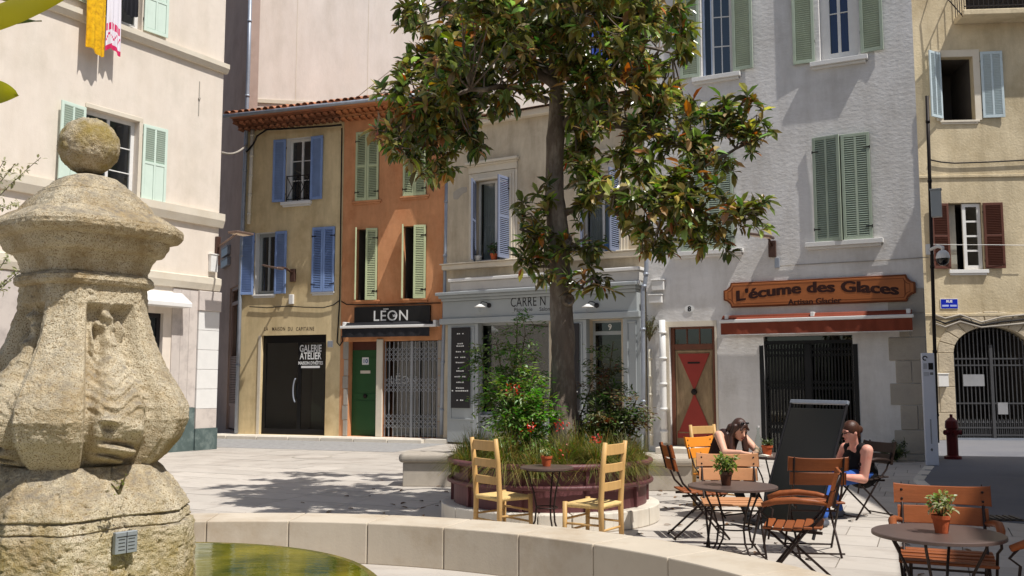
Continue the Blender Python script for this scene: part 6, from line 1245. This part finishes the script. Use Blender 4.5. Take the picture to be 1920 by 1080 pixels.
def ladder_chair(x, y, facing, label):
    t = thing('ladder_back_chair', label, 'chair', (x, y, .004), math.radians(facing) - PI / 2, 'golden ladder-back chairs'); tw = .205
    for s_ in (-1, 1):
        MB().tube([(s_ * tw * .96, -.19, 0), (s_ * tw * .96, -.18, .45), (s_ * tw * .97, -.205, .8), (s_ * tw * .98, -.235, 1.03)], [.024, .027, .026, .022], 10).build('back_post', M_BEECH, t, smooth=True)
        MB().tube([(s_ * tw * 1.08, .2, 0), (s_ * tw * 1.06, .19, .47)], [.019, .024], 10).build('front_leg', M_BEECH, t, smooth=True)
        for z in (.14, .27): MB().tube([(s_ * tw * 1.05, .19, z), (s_ * tw * .92, -.18, z)], .011, 7).build('stretcher', M_BEECH, t, smooth=True)
    for z in (.2, .31): MB().tube([(-tw * 1.05, .19, z), (tw * 1.05, .19, z)], .011, 7).build('stretcher', M_BEECH, t, smooth=True)
    MB().tube([(-tw * .92, -.18, .22), (tw * .92, -.18, .22)], .011, 7).build('stretcher', M_BEECH, t, smooth=True)
    for z, hh in ((.96, .05), (.79, .04), (.62, .04)):
        mb = MB(); N = 8
        for i in range(N + 1):
            f_ = -1 + 2 * i / N; yy = -.175 - (z - .45) * .10 - .02 * (1 - f_ * f_)
            for dy, dz in ((-.007, -hh), (.007, -hh), (.007, hh), (-.007, hh)): mb.v.append((f_ * tw * .95, yy + dy, z + dz))
        for i in range(N):
            for k in range(4): mb.f.append((4 * i + k, 4 * i + (k + 1) % 4, 4 * i + 4 + (k + 1) % 4, 4 * i + 4 + k))
        mb.mi = [0] * len(mb.f); mb.build('back_slat', M_BEECH, t, bevel=.004)
    se = MB(); N = 10     # rush seat, woven in four triangles towards the centre
    for i in range(N + 1):
        for j in range(N + 1):
            u_, v_ = -1 + 2 * i / N, -1 + 2 * j / N; wx = tw * (1.0 + .06 * v_); e = max(abs(u_), abs(v_)); se.v.append((u_ * (wx + .01), v_ * .20, .455 + .018 * (1 - e ** 4) - .022 * (1 - e) ** 1.0 + .004 * math.sin(e * 40)))
    se.f = [(i * (N + 1) + j, (i + 1) * (N + 1) + j, (i + 1) * (N + 1) + j + 1, i * (N + 1) + j + 1) for i in range(N) for j in range(N)]; se.mi = [0] * len(se.f); so_ = se.build('seat', M_RUSH, t, smooth=True); so_.modifiers.new('thick', 'SOLIDIFY').thickness = .04
    return t
def cafe_table(x, y, z, r, label, legs=4, a0=.6):
    t = thing('round_table', label, 'table', (x, y, .006), 0, 'round metal cafe tables')
    MB().lathe([(.001, z - .006), (r - .02, z - .006), (r - .004, z - .022), (r, z - .02), (r, z - .004), (r - .006, z), (.001, z)], 56, cap=False).build('table_top', M_TABLE, t, smooth=False)
    rr = r * .72
    for k in range(legs):
        an = a0 + 2 * PI * k / legs; c_, s_ = math.cos(an), math.sin(an); pr = [(rr * 1.02, z - .02), (rr * .98, z * .9), (rr * .7, z * .68), (rr * .55, z * .48), (rr * .62, z * .3), (rr * .95, z * .13), (rr * 1.2, z * .05), (rr * 1.24, 0)]
        MB().tube([(q * c_, q * s_, zz_) for q, zz_ in pr], .009, 7).build('leg', M_FRAME, t, smooth=True)
    n = 28; MB().tube([(rr * .56 * math.cos(2 * PI * k / n), rr * .56 * math.sin(2 * PI * k / n), z * .47) for k in range(n + 1)], .007, 6, cap=False).build('ring', M_FRAME, t, smooth=True); MB().tube([(rr * math.cos(2 * PI * k / n), rr * math.sin(2 * PI * k / n), z - .032) for k in range(n + 1)], .007, 6, cap=False).build('ring', M_FRAME, t, smooth=True); return t
M_TERRA = mat('terracotta_pot', (186, 92, 54), rough=.85, var=.12, scale=8, bump=.2)
def pot_plant(p, r, h, label, cols, m=M_TERRA, n=130, ls=.045, sp=.09, ph=.16, seed=1):
    t = thing('potted_plant', label, 'potted plant', p, 0, 'small potted plants'); MB().lathe([(.001, 0), (r * .7, 0), (r * .95, h * .78), (r * 1.05, h * .78), (r * 1.08, h), (r * .95, h), (r * .9, h * .85), (.001, h * .85)], 20, cap=False).build('pot', m, t)
    rd_ = random.Random(seed); lf = MB(); cc = []; st = MB()
    for k in range(n):
        an = rd_.uniform(0, 2 * PI); q = Vector((math.cos(an) * sp * rd_.random() ** .6, math.sin(an) * sp * rd_.random() ** .6, h + ph * rd_.uniform(.1, 1))); add_leaf(lf, cc, q, rand_dir(rd_, .3), ls * rd_.uniform(.6, 1.3), ls * .5, rd_.choice(cols), rd_)
        if k % 9 == 0: st.tube([(0, 0, h * .8), q], .003, 4, cap=False)
    st.build('stem', M_STEM, t); tag(leaf_obj('foliage', lf, cc, t, leaf_mat('shrub_leaf')), kind='stuff'); return t

ladder_chair(-.10, 9.60, 38, 'golden ladder-back chair left of the small table, before the planter')
ladder_chair(.78, 9.03, 146, 'golden ladder-back chair right of the small table, before the planter')
cafe_table(.345, 9.42, .75, .265, 'small round metal table between the two golden ladder-back chairs', 3, 1.2)
pot_plant((.345, 9.45, .757), .055, .10, 'small terracotta pot with flowers on the table before the planter', [(96, 128, 60), (214, 206, 150), (120, 150, 72)], n=60, ls=.035, sp=.06, ph=.08, seed=4)
TM = (1.93, 8.3); cafe_table(*TM, .69, .385, 'brown round metal table in the sun with a leafy pot on it', 4, .35)
TR = (2.56, 5.73); cafe_table(*TR, .69, .375, 'brown round metal table at the lower right with a small terracotta pot', 4, .9)
TW = (3.05, 10.9); cafe_table(*TW, .75, .38, 'round metal table between the two seated people', 4, .2)
fold_chair(1.93, 9.85, 2, 'folding chair seen from the side left of the sunny round table', W=.5, top=.95)
fold_chair(2.08, 8.95, -95, 'folding chair with pale bolted back boards behind the leafy pot', False, M_WOODP, .60, .90)
fold_chair(2.84, 8.98, 84, 'folding chair whose strapped back stands before the black board', False, M_WOOD, .54, .91)
fold_chair(2.26, 7.56, 160, 'folding armchair with open slatted seat pulled right of the sunny table', True, M_WOOD, .52, .90)
fold_chair(2.80, 6.16, -112, 'orange folding armchair facing the camera at the lower right table', True, M_WOOD, .60, .90)
fold_chair(3.06, 5.18, 170, 'folding armchair cut by the right edge of the picture', True, M_WOOD, .56, .90)
fold_chair(2.50, 11.46, -54, 'bright orange folding chair the reading woman sits on', False, mat('bright_teak', (226, 140, 44), rough=.5, var=.1), .5, .92)
pot_plant((TM[0] - .06, TM[1] - .02, .697), .055, .12, 'leafy pot in brown glass on the sunny round table', [(126, 150, 70), (160, 172, 96), (92, 116, 50)], mat('brown_glass_jar', (82, 50, 36), rough=.2), 190, .05, .095, .13, 5)
pot_plant((TR[0] + .015, TR[1] - .02, .697), .052, .105, 'terracotta pot with white green sprouts on the lower right table', [(176, 190, 120), (214, 214, 180), (120, 150, 74), (150, 130, 80)], M_TERRA, 150, .04, .075, .12, 6)
pot_plant((TW[0] - .16, TW[1] - .2, .757), .06, .12, 'orange pot with dark succulent on the table of the seated people', [(60, 78, 46), (80, 92, 56)], M_TERRA, 60, .04, .06, .06, 7)
q = Vector((TW[0] - .2, TW[1] + .02, .757)); b_ = thing('water_bottle', 'clear glass bottle on the table beside the reading woman', 'bottle', q)
MB().lathe([(.001, 0), (.042, 0), (.044, .02), (.044, .15), (.03, .2), (.016, .24), (.016, .29), (.02, .295), (.02, .31)], 18, cap=False).build('glass', glass_mat('clear_glass', (.88, .92, .9), 1.5), b_, smooth=True)
MB().lathe([(.001, .312), (.017, .312), (.017, .33), (.001, .33)], 12, cap=False).build('stopper', M_WHITE, b_)
MB().lathe([(.001, .004), (.039, .004), (.039, .11), (.001, .11)], 16, cap=False).build('water_fill', glass_mat('water_clear', (.9, .94, .95), 1.33), b_, smooth=True)
q = Vector((TW[0] - .26, TW[1] - .16, .757)); g_ = thing('tumbler', 'small glass tumbler beside the open book', 'glass', q); MB().lathe([(.001, 0), (.032, 0), (.038, .09), (.035, .09), (.03, .006), (.001, .006)], 16, cap=False).build('glass', MATS['clear_glass'], g_, smooth=True)
# open book
bk = thing('open_book', 'open book lying before the reading woman', 'book', (2.80, 10.72, .757), math.radians(-35)); 
for s_ in (-1, 1):
    mb = MB(); N = 8
    for i in range(N + 1): f_ = i / N; mb.v += [(s_ * .13 * f_, -.09, .012 + .012 * math.sin(f_ * PI)), (s_ * .13 * f_, .09, .012 + .012 * math.sin(f_ * PI)), (s_ * .13 * f_, .09, 0), (s_ * .13 * f_, -.09, 0)]
    for i in range(N): a = 4 * i; mb.f += [(a, a + 1, a + 5, a + 4), (a + 3, a + 7, a + 6, a + 2), (a, a + 4, a + 7, a + 3), (a + 1, a + 2, a + 6, a + 5)]
    mb.mi = [0] * len(mb.f); mb.build('page_block', mat('book_paper', (226, 220, 204), rough=.8), bk)
# black board on legs, leaning
bl_, br_ = Vector((2.58, 10.05, .05)), Vector((2.96, 9.35, .05)); hv = (br_ - bl_).normalized(); tl_ = Vector((3.05, 10.31, 1.36)); pn = Vector((-hv.y, hv.x, 0))
ab = thing('menu_easel', 'tall leaning black board seen from behind between the seated people', 'board', bl_.lerp(br_, .5) * 1.0); o0 = ab.location.copy(); W_ = (br_ - bl_).length; upv = ((tl_ - bl_) - hv * (tl_ - bl_).dot(hv)); Hh = upv.length; upv.normalize(); nv = hv.cross(upv)
M_BRD = mat('satin_black_board', (30, 31, 30), rough=.33, var=.12, scale=1.5, spec=.5)
def bp_(u_, v_, w_): return bl_ + hv * (u_ * W_) + upv * (v_ * Hh) + nv * w_ - o0
def slabp(name, u0, u1, v0, v1, w0, w1, m, par, bev=.004):
    mb = MB(); mb.add([bp_(u, v, w) for w in (w0, w1) for u, v in ((u0, v0), (u1, v0), (u1, v1), (u0, v1))], [(0, 3, 2, 1), (4, 5, 6, 7), (0, 1, 5, 4), (1, 2, 6, 5), (2, 3, 7, 6), (3, 0, 4, 7)]); return mb.build(name, m, par, bevel=bev)
slabp('panel', .03, .97, .08, .965, -.006, .006, M_BRD, ab); slabp('frame_side', 0, .03, 0, 1, -.014, .014, M_CHAR, ab); slabp('frame_side', .97, 1, 0, 1, -.014, .014, M_CHAR, ab); slabp('frame_top', 0, 1, 1.001, 1.03, -.016, .016, M_ZINC, ab); slabp('frame_bottom', .03, .97, .05, .08, -.014, .014, M_CHAR, ab)
for u_ in (.25,): MB().tube([bp_(u_, .9, -.02), Vector((bp_(u_, .9, -.02).x, bp_(u_, .9, -.02).y, -o0.z + .01)) - nv * -.0 + pn * .22], .012, 6).build('back_leg', M_CHAR, ab)

# pots on the window ledge of the cream house
zl0 = c1[2] + .003
for px, m_, n_, lb in ((897, M_WHITE, 0, 'small white pot on the ledge of the cream house at the window left end'), (927, M_TERRA, 90, 'red pot with a leafy plant on the ledge of the cream house'), (1141, mat('blue_pot_glaze', (40, 84, 130), rough=.35), 14, 'blue pot on the ledge right of the magnolia trunk')):
    uu, _ = FC.uz(px, 478, .12); q = FC.world(uu, .13, zl0)
    if n_: pot_plant(q, .10, .17, lb, [(58, 84, 44), (76, 104, 56), (96, 64, 48)], m_, n_, .10, .16, .24, 60 + int(px))
    else:
        t = thing('flower_pot', lb, 'pot', q); MB().lathe([(.001, 0), (.07, 0), (.1, .13), (.105, .15), (.09, .15), (.001, .12)], 18, cap=False).build('pot', m_, t, smooth=True)
# ------------------------------------------------------------------ the two seated people
M_SKIN = mat('skin', (224, 172, 146), rough=.5, var=.05, scale=20, bump=.05); M_SKIN2 = mat('sunned_skin', (224, 164, 144), rough=.5, var=.07, scale=12, col2=(214, 120, 104), c2amt=.35, c2scale=6)
M_HAIR = mat('dark_brown_hair', (66, 40, 30), rough=.38, var=.4, scale=30, stretch=(6, 6, .6), bump=.6, fine=60, bdist=.004, spec=.6); M_HAIR2 = mat('brown_hair', (74, 46, 34), rough=.4, var=.35, scale=30, stretch=(1, 6, 6), bump=.5, fine=60, bdist=.004)
M_TANK = mat('black_tank_top', (20, 18, 20), rough=.85, var=.2, scale=12, bump=.3, fine=30, bdist=.006); M_PLUM = mat('dark_plum_top', (44, 24, 24), rough=.85, var=.2, scale=12, bump=.3, fine=30, bdist=.006); M_JEAN = mat('blue_jeans', (44, 84, 158), rough=.85, var=.2, scale=10, bump=.4, fine=30, bdist=.006); M_TROU = mat('black_trousers', (18, 17, 19), rough=.85, var=.15); M_SHOE = mat('dark_shoe', (34, 32, 34), rough=.5); M_SHOE2 = mat('grey_shoe', (96, 98, 108), rough=.6)
def body(name, m, parent, prims, vox=.012, smooth=6):
    """prims: ('c', p, q, r0, r1) tapered limb; ('e', centre, radii, matrix). Fused into one continuous surface."""
    mb = MB()
    for p in prims:
        if p[0] == 'c':
            a, b, r0, r1 = Vector(p[1]), Vector(p[2]), p[3], p[4]; n = max(2, int((b - a).length / .03)); d = (b - a).normalized(); pts, rs = [], []
            for k in range(4): f_ = (k + .15) / 4; pts.append(a - d * r0 * math.cos(f_ * PI / 2)); rs.append(r0 * math.sin(f_ * PI / 2))
            for k in range(n + 1): pts.append(a.lerp(b, k / n)); rs.append(r0 + (r1 - r0) * k / n)
            for k in range(4): f_ = 1 - (k + .85) / 4; pts.append(b + d * r1 * math.cos(f_ * PI / 2)); rs.append(r1 * math.sin(f_ * PI / 2))
            mb.tube(pts, rs, 12)
        else: mb.ell(p[1], p[2], 16, 12, p[3] if len(p) > 3 else None)
    o = mb.build(name, m, parent, smooth=True); rm = o.modifiers.new('fuse', 'REMESH'); rm.mode = 'VOXEL'; rm.voxel_size = vox; rm.use_smooth_shade = True; sm = o.modifiers.new('soften', 'SMOOTH'); sm.factor = .5; sm.iterations = smooth; return o
def hand(prims, wrist, direc, palm_n, side, curl=.5, s=1.0):
    d = Vector(direc).normalized(); n = Vector(palm_n); n = (n - d * n.dot(d)).normalized(); x = d.cross(n) * side; wr = Vector(wrist)
    for k in range(4): prims.append(('c', wr + d * .012 + x * (k - 1.5) * .012, wr + d * .085 * s + x * (k - 1.5) * .019, .016, .0105))
    for k, L in enumerate((.070, .080, .074, .058)):
        b0 = wr + d * .088 * s + x * (k - 1.5) * .0205; b1 = b0 + (d * math.cos(curl) + n * math.sin(curl)) * L * .5; b2 = b1 + (d * math.cos(curl * 2) + n * math.sin(curl * 2)) * L * .45; prims += [('c', b0, b1, .0095, .0088), ('c', b1, b2, .0088, .0075)]
    t0 = wr + d * .03 - x * .028; t1 = t0 + (d * .6 - x * .75 + n * .25).normalized() * .045; t2 = t1 + (d * .9 - x * .1 + n * .3).normalized() * .035; prims += [('c', t0, t1, .013, .011), ('c', t1, t2, .0105, .0085)]
def figure(name, label, root, hip, chest, neck, head, hd, left, sh, elb, wri, handd, kne, ank, toe, skin, top, legs_m, shoe, hair_fn, headr=(.073, .092, .112), fat=1.0):
    t = thing(name, label, 'person', root); R0 = Vector(root); V = lambda p: Vector(p) - R0; hd = Vector(hd).normalized(); left = Vector(left).normalized(); upv = hd.cross(left) * -1; upv = left.cross(hd) * -1 if upv.z < 0 else upv
    upv = upv if upv.z > 0 else -upv; Mh = Matrix((left, hd, upv)).transposed()      # head frame: x = person's left, y = gaze, z = crown
    H_ = V(head); hp, ch, nk = V(hip), V(chest), V(neck); pr = [('e', H_ + upv * .012, (headr[0], headr[1] * .98, headr[2]), Mh), ('e', H_ + hd * .022 - upv * .05, (.054, .066, .062), Mh), ('c', nk - Vector((0, 0, .02)), H_ - upv * .05 - hd * .02, .055, .05), ('c', H_ + hd * .086 + upv * .012, H_ + hd * .108 - upv * .022, .009, .015), ('e', H_ + hd * .085 - upv * .06, (.022, .012, .008), Mh), ('e', H_ + hd * .075 - upv * .092, (.024, .02, .018), Mh)]
    for s_ in (-1, 1): pr += [('e', H_ + left * s_ * headr[0] - upv * .005 - hd * .005, (.012, .02, .03), Mh), ('e', H_ + hd * .082 + left * s_ * .032 + upv * .03, (.024, .012, .008), Mh)]
    ax = (ch - hp); pr += [('c', hp + Vector((0, 0, .02)), hp + ax * .5, .135, .12), ('c', hp + ax * .5, ch, .125, .14), ('c', ch, nk - (nk - ch) * .25, .13, .075)]
    for i, s_ in enumerate((1, -1)): S_ = V(sh[i]); E_2 = V(elb[i]); W_2 = V(wri[i]); pr += [('c', nk - Vector((0, 0, .05)), S_, .055, .056), ('c', S_, E_2, .054 * fat, .041 * fat), ('c', E_2, W_2, .043 * fat, .027)]; hand(pr, W_2, handd[i][0], handd[i][1], s_, handd[i][2])
    body('body', skin, t, pr, .0085, 4)
    cl = [('c', hp + Vector((0, 0, .0)), hp + ax * .5, .148 * fat, .135 * fat), ('c', hp + ax * .5, ch, .138 * fat, .152 * fat), ('c', ch, ch + (nk - ch) * .5, .146 * fat, .115)]
    for i in (0, 1): S_ = V(sh[i]); cl += [('c', ch + (nk - ch) * .4 + (S_ - nk) * .35, nk.lerp(S_, .6) + Vector((0, 0, .002)), .10, .066)]
    body('tank_top', top, t, cl, .011, 4)
    lg = [('e', hp - Vector((0, 0, .02)), (.165, .15, .11))]
    for i, s_ in enumerate((1, -1)): K = V(kne[i]); A_ = V(ank[i]); lg += [('c', hp + left * s_ * .085, K, .098, .066), ('c', K, A_, .066, .044)]
    body('trousers', legs_m, t, lg, .012, 4)
    for i in (0, 1): A_ = V(ank[i]); T_ = V(toe[i]); d = (T_ - A_); d.z = 0; d.normalize(); body('shoe', shoe, t, [('c', A_ + Vector((0, 0, .0)), Vector((A_.x, A_.y, V((0, 0, .045)).z)) - d * .01, .04, .042), ('c', Vector((A_.x, A_.y, V((0, 0, .045)).z)) - d * .03, Vector((A_.x, A_.y, V((0, 0, .035)).z)) + d * .15, .042, .032)], .008, 3)
    ey = MB()
    for s_ in (-1, 1): ey.ell(H_ + hd * .0925 + left * s_ * .032 + upv * .012, (.013, .006, .006), 10, 6, Mh)
    ey.build('eyes', mat('eye_dark', (36, 26, 24), rough=.2), t, smooth=True)
    br = MB()
    for s_ in (-1, 1): br.ell(H_ + hd * .0955 + left * s_ * .034 + upv * .036, (.022, .004, .0045), 10, 6, Mh)
    br.build('eyebrows', M_HAIR, t, smooth=True); li = MB(); li.ell(H_ + hd * .0965 - upv * .0585, (.022, .006, .006), 10, 6, Mh); li.build('lips', mat('lip', (176, 84, 78), rough=.45), t, smooth=True)
    hair_fn(t, H_, hd, left, upv, Mh, nk, ch); return t
fw_ = Vector((.48, -.877, 0)); lf_ = Vector((.877, .48, 0))
HP, CH, NK, HC = Vector((2.44, 11.42, .55)), Vector((2.53, 11.24, .86)), Vector((2.575, 11.15, 1.0)), at(1386, 806, 11.02)
def hair_w(t, H_, hd, left, up, Mh, nk, ch):
    pr = [('e', H_ + up * .03 - hd * .022, (.088, .098, .108), Mh), ('e', H_ + up * .085 + hd * .02, (.066, .07, .04), Mh)]
    for s_ in (-1, 1):
        a = H_ + left * s_ * .084 + hd * .0 + up * .05; b = H_ + left * s_ * .10 + hd * .005 - up * .08; c = b + Vector((0, 0, -.15)) + hd * .02 + left * s_ * .01; e = c + Vector((0, 0, -.13)) - hd * .01; pr += [('c', a, b, .026, .03), ('c', b, c, .032, .036), ('c', c, e, .036, .014)]
        for k in range(3): o = left * s_ * (.02 * k - .02) - hd * .03 * k; pr += [('c', b + o, c + o, .026, .028), ('c', c + o, e + o * 1.3 + Vector((0, 0, -.03 * k)), .026, .010)]
        pr += [('c', H_ + up * .09 + hd * .07 + left * s_ * .01, H_ + up * .045 + hd * .09 + left * s_ * .062, .018, .012)]
    for k in range(5): o = left * (k - 2) * .036; pr += [('c', H_ - hd * .08 + o, H_ - hd * .10 - up * .15 + o, .04, .04), ('c', H_ - hd * .10 - up * .15 + o, H_ - hd * .07 - up * .30 + o, .036, .016)]
    body('hair', M_HAIR, t, pr, .0085, 2)
    gl = MB()
    for s_ in (-1, 1): gl.ell(H_ + up * .118 + hd * .06 + left * s_ * .034, (.028, .016, .013), 12, 8, Mh)
    gl.build('sunglasses', mat('black_lens', (10, 10, 12), rough=.08, spec=.8), t, smooth=True)
woman = figure('person', 'person with long dark hair and dark sleeveless top reading at the table', (2.44, 11.42, 0), HP, CH, NK, HC, (.36, -.80, -.42), lf_, [NK + lf_ * .17 + Vector((0, 0, -.03)), NK - lf_ * .17 + Vector((0, 0, -.03))],
    [Vector((2.86, 11.06, .80)), Vector((2.46, 10.93, .78))], [Vector((2.80, 10.84, .79)), Vector((2.62, 10.80, .79))], [((-.3, -.9, -.05), (0, 0, -1), .35), ((.85, -.25, -.05), (0, 0, -1), .3)],
    [HP + fw_ * .42 + lf_ * .1 + Vector((0, 0, .0)), HP + fw_ * .42 - lf_ * .12], [Vector((2.88, 10.86, .1)), Vector((2.66, 10.72, .1))], [Vector((2.96, 10.70, .03)), Vector((2.74, 10.56, .03))], M_SKIN, M_PLUM, M_TROU, M_SHOE, hair_w)
# the other person sits opposite, in profile
f2 = Vector((-.93, -.36, 0)).normalized(); l2 = Vector((-f2.y, f2.x, 0)); HP2, CH2, NK2 = at(1617, 925, 11.25), at(1609, 868, 11.2), at(1602, 836, 11.12); HC2 = at(1595, 811, 11.05)
HP2.z = .52
def hair_m(t, H_, hd, left, up, Mh, nk, ch):
    pr = [('e', H_ + up * .035 - hd * .018, (.087, .106, .108), Mh), ('c', H_ - hd * .06 - up * .0, H_ - hd * .09 - up * .06, .04, .03), ('e', H_ - hd * .125 + up * .01, (.04, .045, .05), Mh)]; body('hair', M_HAIR2, t, pr, .009, 2)
    gl = MB()
    for s_ in (-1, 1): gl.tube([H_ + hd * .09 + left * s_ * .05 + up * .02, H_ + left * s_ * .078 + up * .02], .004, 5)
    gl.tube([H_ + hd * .1 - left * .05 + up * .015, H_ + hd * .1 + left * .05 + up * .015], .005, 5); gl.build('glasses', M_BLACK, t)
SL, SR = NK2 + l2 * .18 + Vector((.02, 0, -.04)), NK2 - l2 * .18 + Vector((.02, 0, -.04))
man = figure('person', 'person in black sleeveless top and blue jeans sitting in profile behind the board', (HP2.x, HP2.y, 0), HP2, CH2, NK2, HC2, (-.93, -.3, -.2), l2, [SL, SR], [at(1619, 898, 10.98), at(1569, 880, 11.4)], [at(1571, 893, 10.85), at(1539, 880, 11.2)],
    [((-.9, -.2, -.05), (0, 0, -1), .5), ((-.9, -.3, 0), (0, 0, -1), .5)], [at(1557, 905, 10.85), HP2 + f2 * .44 + Vector((0, .15, 0))], [at(1545, 968, 10.5), HP2 + f2 * .3 + Vector((.0, .1, -.42))], [at(1529, 985, 10.4), HP2 + f2 * .45 + Vector((0, .1, -.48))], M_SKIN2, M_TANK, M_JEAN, M_SHOE2, hair_m, (.075, .095, .115), 1.28)
fold_chair(HP2.x + .0, HP2.y + .04, math.degrees(math.atan2(f2.y, f2.x)), 'dark metal chair under the person in blue jeans', True, M_FRAME, .52, .88)
ladder_chair(2.62, 12.2, -60, 'pale ladder-back chair standing behind the reading woman')
